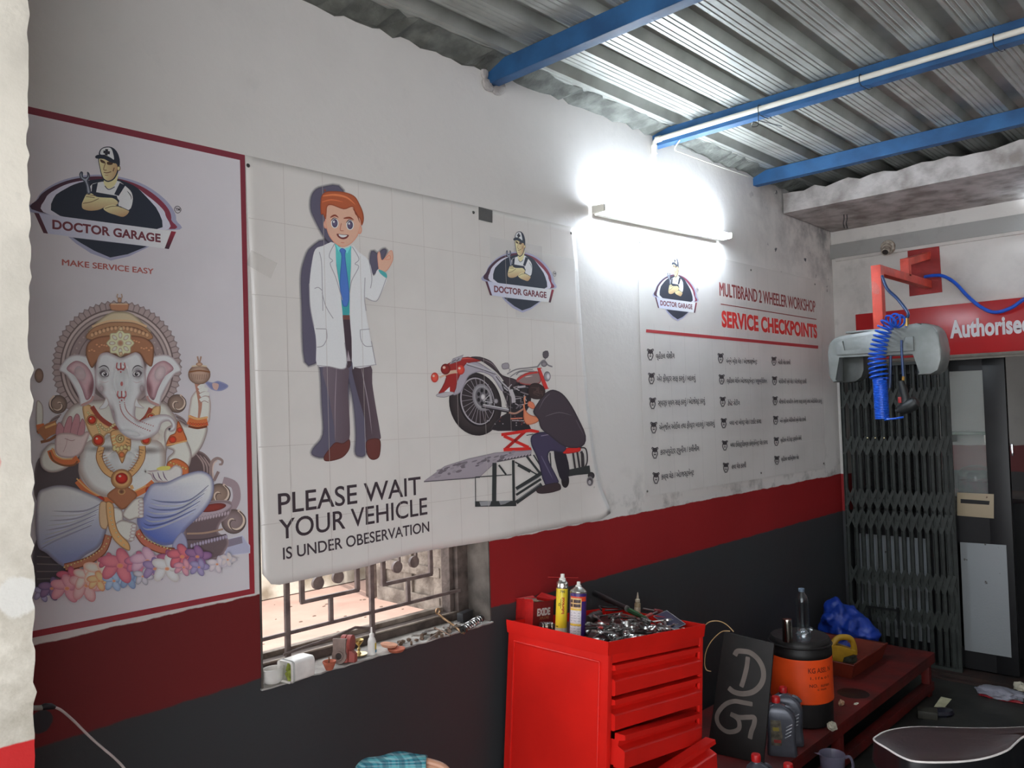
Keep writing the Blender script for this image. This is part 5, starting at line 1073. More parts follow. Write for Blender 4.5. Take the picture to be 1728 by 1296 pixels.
# ------------------------------------------------------------------ door leaves behind the gate
black_m = pm('black_door_paint', (20, 20, 22), .42, var=.25, scale=9)
glass_m = pm('dusty_door_glass', (210, 220, 216), .08, var=.02, alpha=.16)
white_p = pm('chipped_white_sheet', (142, 146, 148), .5, var=.04, scale=20, c2=(70, 64, 60), thr=(.285, .31), bump=.1)
cream_p = pm('cream_plate_paint', (170, 154, 128), .5, var=.03, scale=26, c2=(96, 72, 56), thr=(.26, .29))
def leaf(name, label, y0, y1, full):
    XD = XB+.075; t = thing(name, label, 'door', (XD, (y0+y1)/2, 0)); W = y0-y1
    mb = MB()
    for ya, yb in ((y0, y0-.05), (y1+.125 if full else y1+.06, y1)): mb.box((XD, (ya+yb)/2, 1.03), (.04, ya-yb, 2.0), None, .002)
    for za, zb in ((.03, .16), (.84, 1.02), (1.955, 2.03)): mb.box((XD, (y0+y1)/2, (za+zb)/2), (.036, W-.02, zb-za))
    mb.build('door_frame', black_m, t)
    mb = MB(); mb.box((XD+.005, (y0+y1)/2, 1.48), (.005, W-.1, .96)); mb.build('glass_pane', glass_m if full else pm('shade_dark_pane', (26, 28, 28), .2), t)  # pane behind the gate is opaque, the darkness there put into its colour
    mb = MB()
    if full: mb.prism([onX(x, y, XD-.025) for x, y in ((1620, 915), (1698, 920), (1707, 1110), (1628, 1097))], (.005, 0, 0), .001)
    else: mb.box((XD-.022, (y0+y1)/2, .50), (.005, W-.06, .69), None, .001)
    mb.build('lower_panel', white_p, t)
    return t, XD
t, XD = leaf('door_leaf', 'black framed door leaf with glass above a chipped white panel', -.585, -1.035, True)
mb = MB(); mb.prism([onX(x, y, XD-.025) for x, y in ((1615, 831), (1677, 834), (1677, 875), (1615, 870))], (.005, 0, 0), .001); mb.build('name_plate', cream_p, t)
mb = MB(); mb.prism([onX(x, y, XD-.0265) for x, y in ((1621, 842), (1670, 845.5), (1669, 852), (1621, 849))], (.0015, 0, 0)); mb.build('plate_strip', black_m, t)
mb = MB(); ya = onX(1667.5, 700, XD+.02).y
mb.box((XD+.02, ya, 1.47), (.004, .03, .94))
mb.build('slotted_angle', pm('grey_slotted_angle', (104, 104, 104), .5, metal=.4), t)
mb = MB()
for k in range(26): mb.box((XD+.0175, ya, 1.04+k*.034), (.002, .007, .011))
mb.build('angle_slots', pm('pale_slot', (150, 150, 146), .6), t)
mb = MB(); h_ = onX(1708, 759, XD-.045); mb.box(h_, (.022, .012, .075), None, .005); mb.box(h_+V((.02, 0, .025)), (.03, .008, .008)); mb.box(h_+V((.02, 0, -.025)), (.03, .008, .008)); mb.build('door_handle', pm('bright_chrome', (226, 228, 232), .12, metal=1.), t)
leaf('door_leaf', 'black framed door leaf with a white lower panel showing through the folding gate', -.06, -.575, False)

# folding gate
gate_m = pm('grey_green_gate_paint', (52, 56, 53), .48, var=.22, scale=18, bump=.1)
GXP = XB-.045
t = thing('folding_gate', 'dark folding lattice gate standing closed across the left of the doorway', 'gate', (GXP, -.35, .03))
xs = [1423, 1437, 1448, 1461, 1475, 1489.5, 1503, 1516, 1529, 1543, 1556, 1569, 1580, 1591, 1600]
ys = [onX(x, 700, GXP).y for x in xs]
for i, y in enumerate(ys):
    mb = MB(); wd = .022 if i < 13 else .026
    for s in (-1, 1): mb.box((GXP, y+s*wd*.5, 1.03), (.020, .003, 1.98))
    mb.box((GXP+.009, y, 1.03), (.003, wd, 1.98))
    mb.build('upright_bar', gate_m, t)
zr = [onX(1500, y, GXP).z for y in (672, 752, 842, 878, 975, 1035)]
for z in zr:
    mb = MB()
    for i in range(len(ys)-1):
        y0, y1 = ys[i], ys[i+1]
        for s in (-1, 1):
            d = V((0, y1-y0, s*.125)); R = frame((0, 0, 0), (1, 0, 0), d).to_3x3(); mb.box((GXP-.008-.004*s, (y0+y1)/2, z), (.0035, .02, d.length), R)
    mb.build('lattice_row', gate_m, t)
for z in (2.022, .035): mb = MB(); mb.box((GXP, (ys[0]+ys[-1])/2, z), (.03, ys[0]-ys[-1]+.03, .02)); mb.build('rail', gate_m, t)
for x, y in ((1464, 739), (1477, 739), (1492, 739)):
    mb = MB(); mb.sph(onX(x, y, GXP-.018), .007, 8); mb.build('rivet', pm('bright_rivet', (200, 190, 150), .25, metal=.9), t)
mb = MB(); mb.box((GXP-.02, onX(1492, 1030, GXP).y, onX(1492, 1026, GXP).z), (.012, .22, .012)); mb.box((GXP-.02, onX(1469, 1030, GXP).y, onX(1469, 1042, GXP).z), (.012, .012, .14)); mb.box((GXP-.02, onX(1517, 1030, GXP).y, onX(1517, 1042, GXP).z), (.012, .012, .14)); mb.build('lock_frame', black_m, t)

# counter and jar standing in the room behind the door
t = thing('shop_counter', 'dark counter in the room behind the glass door', 'counter', (6.55, -.95, 0))
cz = onX(1648, 834, 6.5).z
mb = MB(); mb.box((6.6, -1.0, cz/2-.015), (.5, 1.1, cz-.03)); mb.build('counter_body', black_m, t); mb = MB(); mb.box((6.6, -1.0, cz-.015), (.56, 1.16, .03), None, .004); mb.build('counter_top', pm('dark_counter_top', (44, 36, 38), .3), t)
jp = onX(1648, 834, 6.5); t = thing('storage_jar', 'domed clear jar with pink contents on the counter behind the glass', 'jar', (jp.x, jp.y, cz))
mb = MB(); mb.lathe([(0, 0), (.11, 0), (.115, .01), (.115, .13), (.11, .16), (.085, .19), (.04, .205), (0, .208)], None, 28); mb.build('jar_body', clear_mat('hazy_jar_plastic', (190, 190, 190), .1), t, local=True)
mb = MB(); mb.lathe([(0, .005), (.107, .005), (.107, .10), (0, .11)], None, 24); mb.build('pink_contents', pm('pink_contents', (112, 34, 66), .6, var=.3, scale=30), t, local=True)
t = thing('glass_shelf', 'green edged glass shelf on the wall of the room behind the door', 'shelf', (8.94, -.4, 1.5))
sz = onX(1636, 731, 8.85).z; sy = onX(1636, 731, 8.85).y
mb = MB(); mb.box((8.85, sy, sz), (.2, .40, .03), None, .003); mb.build('shelf_board', pm('green_glass_edge', (60, 82, 66), .3), t)
for k in (-.15, .15): mb = MB(); mb.box((8.87, sy+k, sz-.05), (.16, .02, .07)); mb.build('shelf_bracket', screw_m, t)

# ================================================================== tool trolley
def rot(v, k, a): return v*math.cos(a)+k.cross(v)*math.sin(a)+k*(k.dot(v))*(1-math.cos(a))
_y, _t1, _t2 = -.0359, .1029, -.0115
e2 = V((math.cos(_y), math.sin(_y), 0)); e1 = V((-math.sin(_y), math.cos(_y), 0)); k1, k2 = e1.copy(), e2.copy()
e1, e2, e3 = [rot(rot(v, k1, _t1), k2, _t2) for v in (e1, e2, V((0, 0, 1)))]
TP = V((2.2745, -.5558, .93)); TW, TD = .598, .499
TT = M(((e2.x, e1.x, e3.x, TP.x), (e2.y, e1.y, e3.y, TP.y), (e2.z, e1.z, e3.z, TP.z), (0, 0, 0, 1)))
tro_m = pm('red_trolley_enamel', (218, 32, 24), .36, var=.07, scale=5, bump=.03, bscale=8)
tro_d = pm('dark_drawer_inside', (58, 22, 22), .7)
t = thing('tool_trolley', 'red tool trolley of drawers, some pulled askew, with an open tray on top', 'tool trolley', TT)
mb = MB(); hb = -.80
mb.box((.001, TD/2, (hb-.004)/2), (.0025, TD, -hb)); mb.box((TW-.001, TD/2, (hb-.004)/2), (.0025, TD, -hb)); mb.box((TW/2, TD-.001, (hb-.004)/2), (TW, .0025, -hb)); mb.box((TW/2, TD/2, hb), (TW, TD, .004))
mb.box((.012, .004, (hb-.004)/2), (.024, .012, -hb), None, .002); mb.box((TW-.012, .004, (hb-.004)/2), (.024, .012, -hb), None, .002)
mb.box((TW/2, .006, -.022), (TW, .014, .040), None, .002); mb.box((TW/2, .006, -.775), (TW, .014, .05), None, .002)
mb.build('cabinet', tro_m, t, local=True)
mb = MB(); bz, mz = -.04, .035   # pressed bead round the side panel
fr_ = [V((-.002, mz, bz)), V((-.002, TD-mz, bz)), V((-.002, TD-mz, hb+.05)), V((-.002, mz, hb+.05))]
for a, b in zip(fr_, fr_[1:]+fr_[:1]): mb.tube([a, b], .0035, 8)
mb.build('panel_bead', tro_m, t, local=True)
mb = MB(); L_ = .036; fl = .004; th = .003
base = [(-.004, -.004), (TW+.004, -.004), (TW+.004, TD+.004), (-.004, TD+.004)]
mb.box((TW/2, TD/2, -.008), (TW+.006, TD+.006, .006))
for i in range(4):
    (ax, ay), (bx_, by) = base[i], base[(i+1) % 4]
    n_ = V((by-ay, -(bx_-ax), 0)).normalized()
    A0, B0 = V((ax, ay, -.012)), V((bx_, by, -.012)); d_ = (B0-A0).normalized()
    A1, B1 = V((ax, ay, L_))+n_*fl-d_*fl, V((bx_, by, L_))+n_*fl+d_*fl
    if i == 2: A1.z = B1.z = L_*.8
    mb.prism([A0, B0, B1, A1], -n_*th)
mb.build('top_tray', tro_m, t, local=True, smooth=0)
mb = MB(); mb.box((TW*.56, TD/2, -.0035), (TW*.84, TD*.96, .003)); mb.build('heap_underlay', pm('dark_heap_underlay', (40, 34, 32), .5, var=.4, scale=40, c2=(78, 36, 32)), t, local=True)  # dark sheet added under the tools to stand in for a denser heap
def drawer(h, dh, pull=0., roll=0., yaw=0., drop=0.):
    x0, x1 = .027, TW-.027
    # folded front: top strip, deep finger channel, face
    pr = [(-.012, 0), (-.014, -.016), (.012, -.022), (.016, -.040), (-.008, -.050), (-.014, -.054), (-.014, -dh+.004), (-.008, -dh), (.03, -dh), (.03, 0)]
    T = M.Translation((x1, -pull, h-drop)) @ M.Rotation(roll, 4, 'Y') @ M.Rotation(yaw, 4, 'Z')
    mb = MB(); mb.prism([T @ V((x0-x1, v, z)) for v, z in pr], (T.to_3x3() @ V((x1-x0, 0, 0))))
    d = mb.build('drawer', tro_m, t, local=True, smooth=0)
    mb = MB(); L2 = .42
    for c, s in (((-(x1-x0)/2, .03+L2/2, -dh+.004), (x1-x0-.02, L2, .003)), ((-.012, .03+L2/2, -dh/2-.01), (.003, L2, dh-.03)), ((-(x1-x0)+.012, .03+L2/2, -dh/2-.01), (.003, L2, dh-.03)), ((-(x1-x0)/2, .03+L2, -dh/2-.01), (x1-x0-.02, .003, dh-.03))):
        mb.box(T @ V(c), s, T.to_3x3())
    mb.build('drawer_bin', tro_m, d, local=True, smooth=0)
R_ = math.radians
drawer(-.048, .104); drawer(-.160, .104, .002, 0, 0, .004); drawer(-.268, .112, .004, R_(2.8), R_(4.5), .030); drawer(-.385, .120, .065, R_(-7.5), R_(1.5), -.002); drawer(-.510, .120, .135, R_(-6), 0, .01); drawer(-.64, .13, .02)
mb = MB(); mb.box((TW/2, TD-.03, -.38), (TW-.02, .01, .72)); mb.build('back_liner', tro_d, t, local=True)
wheel_m = pm('black_caster_rubber', (40, 40, 42), .6)
for (x, y) in ((.05, .05), (TW-.05, .05), (.05, TD-.05), (TW-.05, TD-.05)):
    p = TT @ V((x, y, hb)); zc = .035; mb = MB(); mb.cyl((p.x-.012, p.y, zc), (p.x+.012, p.y, zc), .035, n=20); mb.box((p.x, p.y, (p.z+.05)/2), (.034, .03, max(.01, p.z-.05)), None, .003); mb.build('caster', wheel_m, t)

def TR(px, py, h=0.): return onP(px, py, TT @ V((0, 0, h)), e3)      # sight line onto a level of the tray
def TF(px, py, h=0., ex=None): return frame(TR(px, py, h), ex or e2, e3)
chrome = pm('worn_chrome', (178, 178, 176), .28, metal=.95, var=.15, scale=40)
steel_d = pm('dark_oily_steel', (78, 76, 74), .4, metal=.8, var=.25, scale=40)
# spray cans
yel = pm('yellow_can_print', (232, 206, 52), .35, var=.05); tin = pm('bright_can_tin', (200, 198, 190), .25, metal=.9, var=.1); capw = pm('white_nozzle_plastic', (222, 220, 212), .4, var=.05)
def can_text(mb, T, r, s, ang, z, h, w, vertical, bold=.02):
    vs_, fs_, (x0, x1, y0, y1) = glyphs(s, bold); nv = []
    for x, y in vs_:
        u = (x-x0)/(x1-x0); v_ = y/cap_height()
        if vertical: a = ang-(v_*w)/r; zz = z+u*h
        else: a = ang+u*w/r; zz = z+v_*h
        nv.append(mb.bm.verts.new(T @ V((r*math.cos(a), r*math.sin(a), zz))))
    for f in fs_:
        try: mb.bm.faces.new([nv[i] for i in f])
        except ValueError: pass
    mb._new()
T = TF(946.5, 1069, -.005); r = .0228
cview = math.atan2(*reversed([(CAM_POS-T.translation).dot(e) for e in (e2, T.to_3x3() @ V((0, 1, 0)))]))
t = thing('spray_can', 'tall yellow lubricant spray can standing in the tray', 'spray can', T)
mb = MB(); mb.lathe([(0, 0), (r*.9, 0), (r, .004), (r, .172), (r*.99, .174)], None, 32); mb.build('can', yel, t, local=True)
mb = MB(); mb.lathe([(r*.99, .173), (r*1.03, .177), (r*1.04, .183), (r*.97, .190), (r*1.0, .194), (r*.8, .201), (r*.55, .205), (0, .206)], None, 32); mb.build('dome', tin, t, local=True)
mb = MB(); mb.lathe([(.013, .205), (.013, .211), (.0085, .214), (.008, .228), (0, .229)], None, 18); mb.build('nozzle', capw, t, local=True)
mb = MB(); nz_ = T @ V((0, 0, .2135)); fl_ = V((RT.x, RT.y, 0)).normalized(); mb.tube([T.inverted() @ (nz_+fl_*a+FW*.004+V((0, 0, -.05*a))) for a in (-.057, .062)], .0012, 6); mb.build('straw', pm('red_straw', (180, 50, 48), .4), t, local=True)
mb = MB(); can_text(mb, M.Identity(4), r+.0014, 'lubricol', cview+.42, .078, .062, .0105, True, .035); mb.build('lettering', pm('red_can_ink', (176, 56, 30), .5), t, local=True)
mb = MB(); can_text(mb, M.Identity(4), r+.0008, '790', cview-.35, .158, .009, .02, False, .012); mb.build('handwriting', pm('black_can_ink', (40, 38, 34), .5), t, local=True)
mb = MB(); mb.tube([V(((r+.0006)*math.cos(cview-.15+.0), (r+.0006)*math.sin(cview-.15), z)) for z in (.098, .135)], .0008, 5); mb.build('rule_line', MATS['black_can_ink'], t, local=True); mb = MB()
q_ = [(cview-.42+.12*math.cos(a), .112+.0042*math.sin(a)*(1.5 if math.sin(a) > 0 else 1)) for a in [k*PI/6 for k in range(12)]]; mb.tube([V(((r+.0005)*math.cos(a), (r+.0005)*math.sin(a), z)) for a, z in q_], .0009, 5, closed=True); mb.build('drop_mark', MATS['black_can_ink'], t, local=True); mb = MB(); mb.box(V(((r+.0002)*math.cos(cview-.7), (r+.0002)*math.sin(cview-.7), .03)), (.008, .008, .002), Rz(cview-.7)); mb.build('volume_mark', MATS['black_can_ink'], t, local=True)
mb = MB(); mb.lathe([(r+.0003, .008), (r+.0003, .024)], None, 32); mb.build('base_band', pm('pale_can_band', (206, 202, 182), .45), t, local=True)

T = TF(974, 1073, -.005); r = .0325
cview = math.atan2(*reversed([(CAM_POS-T.translation).dot(e) for e in (e2, T.to_3x3() @ V((0, 1, 0)))]))
t = thing('spray_can', 'shorter purple and white spray can beside the tall yellow one', 'spray can', T)
pur = pm('purple_can_print', (62, 40, 110), .35, var=.06)
mb = MB(); mb.lathe([(0, 0), (r*.93, 0), (r, .004), (r, .160), (r*.985, .164)], None, 36); mb.build('can', pur, t, local=True)
mb = MB(); mb.lathe([(r*.985, .163), (r*1.02, .166), (r*1.02, .169), (r*.9, .174), (r*.6, .182), (.014, .186), (0, .186)], None, 36); mb.build('dome', tin, t, local=True)
mb = MB(); mb.lathe([(.012, .186), (.011, .191), (.0075, .193), (.0065, .205), (0, .206)], None, 16); mb.build('nozzle', capw, t, local=True)
def band(mb, a0, a1, z0, z1, k=0):
    n = 10; R2 = r+.0004+k*.0002
    for i in range(n):
        aa, ab = a0+(a1-a0)*i/n, a0+(a1-a0)*(i+1)/n
        mb.face([V((R2*math.cos(aa), R2*math.sin(aa), z0)), V((R2*math.cos(ab), R2*math.sin(ab), z0)), V((R2*math.cos(ab), R2*math.sin(ab), z1)), V((R2*math.cos(aa), R2*math.sin(aa), z1))])
la, lb = cview-1.05, cview+.42
for nm, c, zs in (('label_sheet', (206, 204, 206), [(la, lb, .004, .108, 0)]), ('label_top', (222, 182, 118), [(la, lb, .108, .146, 0)]), ('label_stripe', (216, 180, 60), [(la, lb, .100, .107, 1), (la, lb, .042, .050, 1)]), ('label_band', (214, 70, 40), [(la, lb, .146, .152, 0), (lb, lb+.75, .134, .152, 0)]), ('label_pictures', (70, 50, 48), [(la+.05, la+.40, .128, .140, 1), (la+.5, lb-.12, .128, .140, 1), (la+.05, la+.40, .112, .124, 1), (la+.5, lb-.12, .112, .124, 1)])):
    mb = MB()
    for q in zs: band(mb, *q)
    mb.build(nm, pm(nm+'_print', c, .45, var=.1 if nm != 'label_pictures' else .6, scale=160), t, local=True)
mb = MB(); random.seed(2)
for k in range(9):
    if k in (4,): continue
    z = .012+k*.0096
    for j in range(3): a0 = la+.1+j*.46; band(mb, a0, a0+random.uniform(.22, .38), z, z+.0016, 1)
mb.build('fine_print', pm('grey_fine_print', (140, 138, 150), .5), t, local=True)
# battery box
T = TF(899, 1062, -.004); t = thing('carton', 'torn open red carton lettered EXIDE in the back corner of the tray', 'box', T)
card = pm('red_carton', (196, 34, 32), .5, var=.1, scale=40, bump=.15); carddk = pm('brown_red_carton_side', (124, 28, 28), .5, var=.1, scale=40)
w_, d_, h_ = .118, .098, .104
mb = MB(); mb.box((.001, d_/2, h_/2), (.002, d_, h_)); mb.box((w_-.001, d_/2, h_/2), (.002, d_, h_)); mb.box((w_/2, d_-.001, h_/2), (w_, .002, h_)); mb.box((w_/2, d_/2, .001), (w_, d_, .002)); mb.build('carton_walls', card, t, local=True, smooth=0)
mb = MB(); mb.box((w_/2, .001, h_/2), (w_, .002, h_)); mb.build('front_side', carddk, t, local=True, smooth=0)
mb = MB(); mb.prism([V((.0, .0, h_)), V((.0, d_, h_)), V((-.012, d_-.005, h_+.004)), V((-.004, .004, h_+.012))], (0, 0, .0015)); mb.prism([V((w_, 0, h_)), V((w_, d_, h_)), V((w_+.03, d_, h_+.016)), V((w_+.03, .005, h_+.008))], (0, 0, .0015)); mb.prism([V((0.01, d_, h_)), V((w_-.01, d_, h_)), V((w_-.02, d_+.02, h_+.02)), V((.02, d_+.02, h_+.022))], (0, .0015, 0)); mb.build('flap', card, t, local=True, smooth=0)
mb = MB(); text_on(mb, 'EXIDE', (.022, -.0006, .050), (1, 0, 0), (0, 0, 1), .076, .026, bold=.05); mb.build('lettering', pm('silver_carton_ink', (206, 196, 190), .4), t, local=True)
mb = MB(); text_on(mb, 'XPLORE', (.036, -.0006, .034), (1, 0, 0), (0, 0, 1), .056, .010, bold=.02); mb.build('small_lettering', pm('dull_carton_ink', (166, 110, 70), .4), t, local=True)
random.seed(6); mb = MB()
for k in range(5): mb.box((random.uniform(.03, .08), random.uniform(.03, .075), h_-.012+k*.003), (.05, .04, .002), Rz(random.random()*3) @ Rx(random.uniform(-.3, .3)))
tag(mb.build('paper_wrapper', pm('crumpled_wrapper', (176, 166, 120), .4, var=.3, scale=60, c2=(120, 120, 126)), None), 'crumpled wrappers stuffed into the red carton', 'wrapper'); bpy.data.objects['paper_wrapper'].matrix_basis = T
T = frame(TR(912, 1058, .014), e3, (e2*.9-e1*.35)); t = thing('metal_tin', 'small dark tin with bright rings lying in front of the red carton', 'tin', T)
mb = MB(); mb.lathe([(0, 0), (.017, 0), (.018, .002), (.018, .05), (0, .05)], None, 24); mb.build('tin_body', pm('dark_tin_print', (52, 44, 46), .3, var=.2), t, local=True)
mb = MB()
for z in (.004, .016, .022, .042): mb.lathe([(.0182, z-.0025), (.019, z), (.0182, z+.0025)], None, 24)
mb.build('ring', tin, t, local=True)

# ------------------------------------------------------------------ heap of hand tools
def spanner_mesh(L, wd, th, ring):
    mb = MB(); n = 10
    hw = wd*.5; R0 = wd*1.25
    mb.prism([V((-L/2, -hw*.55, 0)), V((L/2, -hw*.55, 0)), V((L/2, hw*.55, 0)), V((-L/2, hw*.55, 0))], (0, 0, th), th*.2)
    # open jaw
    o = [(L/2+R0*.2+R0*math.cos(a), R0*math.sin(a)) for a in [math.radians(k) for k in range(50, 311, 20)]]
    i_ = [(L/2+R0*.35+R0*.55*math.cos(a), R0*.5*math.sin(a)) for a in [math.radians(k) for k in range(300, 59, -24)]]
    mb.prism([V((x, y, -th*.15)) for x, y in o+[(L/2+R0*1.15, -R0*.62)]+i_+[(L/2+R0*1.15, R0*.62)]], (0, 0, th*1.3))
    if ring:
        a_ = [V((-L/2-R0*.7+R0*.78*math.cos(2*PI*k/18), R0*.78*math.sin(2*PI*k/18), th*.5)) for k in range(18)]; mb.tube(a_, R0*.3, 8, closed=True)
    else:
        o = [(-(L/2+R0*.2+R0*.9*math.cos(a)), R0*.9*math.sin(a)) for a in [math.radians(k) for k in range(50, 311, 20)]]; i_ = [(-(L/2+R0*.35+R0*.5*math.cos(a)), R0*.45*math.sin(a)) for a in [math.radians(k) for k in range(300, 59, -24)]]
        mb.prism([V((x, y, -th*.15)) for x, y in o+i_], (0, 0, th*1.3))
    return mb
random.seed(31)
protos = []
for i, (L, wd, ring, m_) in enumerate(((.12, .013, True, chrome), (.10, .011, False, chrome), (.14, .014, True, steel_d), (.085, .009, True, chrome))):
    o = spanner_mesh(L, wd, .005, ring).build('spanner', m_); tag(o, 'worn steel spanner lying in the heap of tools in the trolley tray', 'spanner', 'spanners heaped in the trolley tray'); protos.append(o)
spots = [(1015, 1085, .004), (1025, 1084, .008), (1040, 1078, .008), (1050, 1074, .008), (1062, 1075, .010), (1075, 1072, .008), (1090, 1069, .010), (1105, 1066, .012), (1120, 1063, .010), (1135, 1061, .008), (1030, 1074, .018), (1045, 1067, .022), (1060, 1066, .026), (1080, 1064, .022), (1095, 1060, .024), (1112, 1057, .022), (1022, 1066, .022), (1038, 1058, .034), (1055, 1056, .040), (1072, 1056, .038), (1088, 1054, .040), (1015, 1056, .030), (1030, 1050, .044), (1046, 1046, .048), (1125, 1055, .018), (1140, 1056, .010), (1066, 1046, .046), (1008, 1066, .014), (1100, 1050, .034), (1150, 1060, .006), (1020, 1078, .016), (1035, 1070, .028), (1050, 1082, .004), (1068, 1066, .034), (1084, 1074, .008), (1100, 1068, .014), (1028, 1054, .040), (1012, 1048, .036), (1060, 1044, .05), (1078, 1048, .046), (1130, 1062, .016), (1116, 1066, .006), (1040, 1084, .002), (1062, 1080, .003), (1145, 1062, .004), (1018, 1068, .028), (1092, 1064, .02), (1052, 1062, .036)]
for i, (x, y, h) in enumerate(spots):
    p = protos[i % 4]; o = p if i < 4 else p.copy()
    if i >= 4: COL.objects.link(o)
    a = random.choice([.3, -.25, .1, -.6, .8, 2.9, 1.2]) + random.uniform(-.3, .3)
    q_ = TT.inverted() @ TR(x, y, h+.007); q_.x = max(.115, min(TW-.10, q_.x)); q_.y = max(.095, min(TD-.08, q_.y))
    o.matrix_basis = TT @ M.Translation(q_) @ M.Rotation(a, 4, 'Z') @ M.Rotation(random.uniform(-.14, .14), 4, 'Y') @ M.Rotation(random.uniform(-.5, .5), 4, 'X')
# one long spanner on top, its ring end showing
o = spanner_mesh(.085, .014, .006, True).build('spanner', chrome); tag(o, 'bright ring spanner on top of the heap, ring end to the right', 'spanner')
pa, pb = TR(1068, 1056, .045), TR(1094, 1049, .045); o.matrix_basis = frame((pa+pb)/2, pa-pb, e3)
o = spanner_mesh(.10, .012, .006, False).build('spanner', chrome); tag(o, 'bright open spanner leaning against the big socket', 'spanner')
pa, pb = TR(1028, 1066, .03), TR(1050, 1060, .035); o.matrix_basis = frame((pa+pb)/2, pb-pa, e3)
def socket(label, px, py, h, r, L, m_, ax=None, up=0):
    T = frame(TR(px, py, h), e2, ax or e3); t = thing('socket', label, 'socket', T)
    mb = MB(); mb.lathe([(0, 0), (r*.92, 0), (r, .002), (r, L*.5), (r*.78, L*.62), (r*.74, L-.001), (r*.68, L), (r*.45, L), (r*.45, L*.6), (0, L*.6)], None, 20); mb.build('socket_body', m_, t, local=True)
socket('bright upright socket on top of the tool heap', 1058, 1061, .040, .0105, .030, chrome)
socket('small round chrome socket at the near corner of the tray', 988, 1070, .004, .010, .022, chrome, e2+e3*.4)
socket('chrome socket lying near the middle of the tool heap', 1033, 1046, .05, .008, .02, chrome, e1+e2)
socket('chrome socket lying at the right of the tool heap', 1110, 1063, .03, .008, .018, chrome, -e1+e3*.2)
socket('tiny chrome socket lying behind the bright upright one', 1043, 1041, .055, .006, .016, chrome, e2+e3)
# ratchet handle and pipe
pa, pb = TR(1003, 1001, .085), TR(1058, 1027, .065)
t = thing('breaker_bar', 'long black pipe handle slanting out of the tool heap', 'tool', frame(pa, e3, pb-pa)); L_ = (pb-pa).length
mb = MB(); mb.lathe([(0, 0), (.012, 0), (.013, .004), (.013, L_*.5), (.011, L_*.52), (.011, L_-.01), (.0125, L_-.01), (.0125, L_)], None, 20); mb.build('handle', pm('black_grip_rubber', (36, 34, 34), .5, var=.2, scale=60), t, local=True)
mb = MB(); mb.lathe([(.0128, L_-.002), (.0128, L_+.004), (.0085, L_+.004), (.008, L_-.01), (0, L_-.01)], None, 20); mb.build('pipe_mouth', pm('grey_pipe_end', (124, 122, 118), .5, metal=.4), t, local=True)
pa, pb = TR(1062, 1030, .06), TR(1096, 1047, .05)
t = thing('screwdriver', 'dark green handled screwdriver in front of the glue bottle', 'screwdriver', frame(pa, e3, pb-pa)); L_ = (pb-pa).length
mb = MB(); mb.lathe([(0, 0), (.010, .001), (.0115, .008), (.0105, L_*.55), (.0075, L_*.65), (.010, L_*.75), (.008, L_*.82), (0, L_*.83)], None, 8); mb.build('handle', pm('green_tool_handle', (34, 78, 48), .4), t, local=True)
mb = MB(); mb.lathe([(0, L_*.8), (.003, L_*.8), (.003, L_*1.3), (0, L_*1.3)], None, 8); mb.build('shaft', steel_d, t, local=True)
pa, pb = TR(1085, 1027, .06), TR(1118, 1033, .045)
t = thing('screwdriver', 'red handled screwdriver with a bright shaft behind the glue bottle', 'screwdriver', frame(pa, e3, pb-pa)); L_ = (pb-pa).length
mb = MB(); mb.lathe([(0, 0), (.0035, 0), (.0035, L_*.6), (0, L_*.6)], None, 8); mb.build('shaft', chrome, t, local=True)
mb = MB(); mb.lathe([(0, L_*.55), (.008, L_*.57), (.009, L_*.8), (.008, L_), (0, L_*1.01)], None, 8); mb.build('handle', pm('dull_red_handle', (112, 34, 36), .45), t, local=True)
pa, pb = TR(1089, 1041, .05), TR(1109, 1032, .055)
t = thing('screwdriver', 'short pink-red screwdriver between the green handle and the blister pack', 'screwdriver', frame(pa, e3, pb-pa)); L_ = (pb-pa).length
mb = MB(); mb.lathe([(0, 0), (.006, .001), (.007, L_*.5), (.004, L_*.55), (0, L_*.56)], None, 10); mb.build('handle', pm('pink_red_handle', (178, 88, 80), .4), t, local=True); mb = MB(); mb.lathe([(0, L_*.5), (.003, L_*.5), (.003, L_), (0, L_)], None, 8); mb.build('shaft', chrome, t, local=True)
# pliers with red grips
T = TF(1006, 1060, .035, e2+e1*-.4); t = thing('pliers', 'red handled pliers lying behind the purple spray can', 'pliers', T)
for s in (-1, 1):
    mb = MB(); mb.tube(spline([V((-.005, .002*s, 0)), V((.02, .008*s, 0)), V((.055, .016*s, 0)), V((.08, .012*s, 0))], 5), [.004]*5+[.0055]*10+[.004], 8); mb.build('grip', pm('red_plier_grip', (186, 44, 36), .4), t, local=True)
mb = MB(); mb.prism([V((-.045, -.004, -.004)), V((-.01, -.010, -.004)), V((.004, -.006, -.004)), V((.004, .006, -.004)), V((-.01, .010, -.004)), V((-.045, .004, -.004))], (0, 0, .009), .001); mb.build('jaws', steel_d, t, local=True)
T = TF(1052, 1047, .045, e2*.8+e1*.6); t = thing('pliers', 'red gripped cutters half buried in the middle of the tool heap', 'pliers', T)
for s in (-1, 1):
    mb = MB(); mb.tube(spline([V((-.005, .002*s, 0)), V((.02, .008*s, 0)), V((.05, .012*s, 0)), V((.07, .009*s, 0))], 5), .005, 8); mb.build('grip', pm('red_plier_grip', (186, 44, 36), .4), t, local=True)
mb = MB(); mb.prism([V((-.04, -.004, -.004)), V((-.01, -.010, -.004)), V((.004, 0, -.004)), V((-.01, .010, -.004)), V((-.04, .004, -.004))], (0, 0, .008), .001); mb.build('jaws', steel_d, t, local=True)
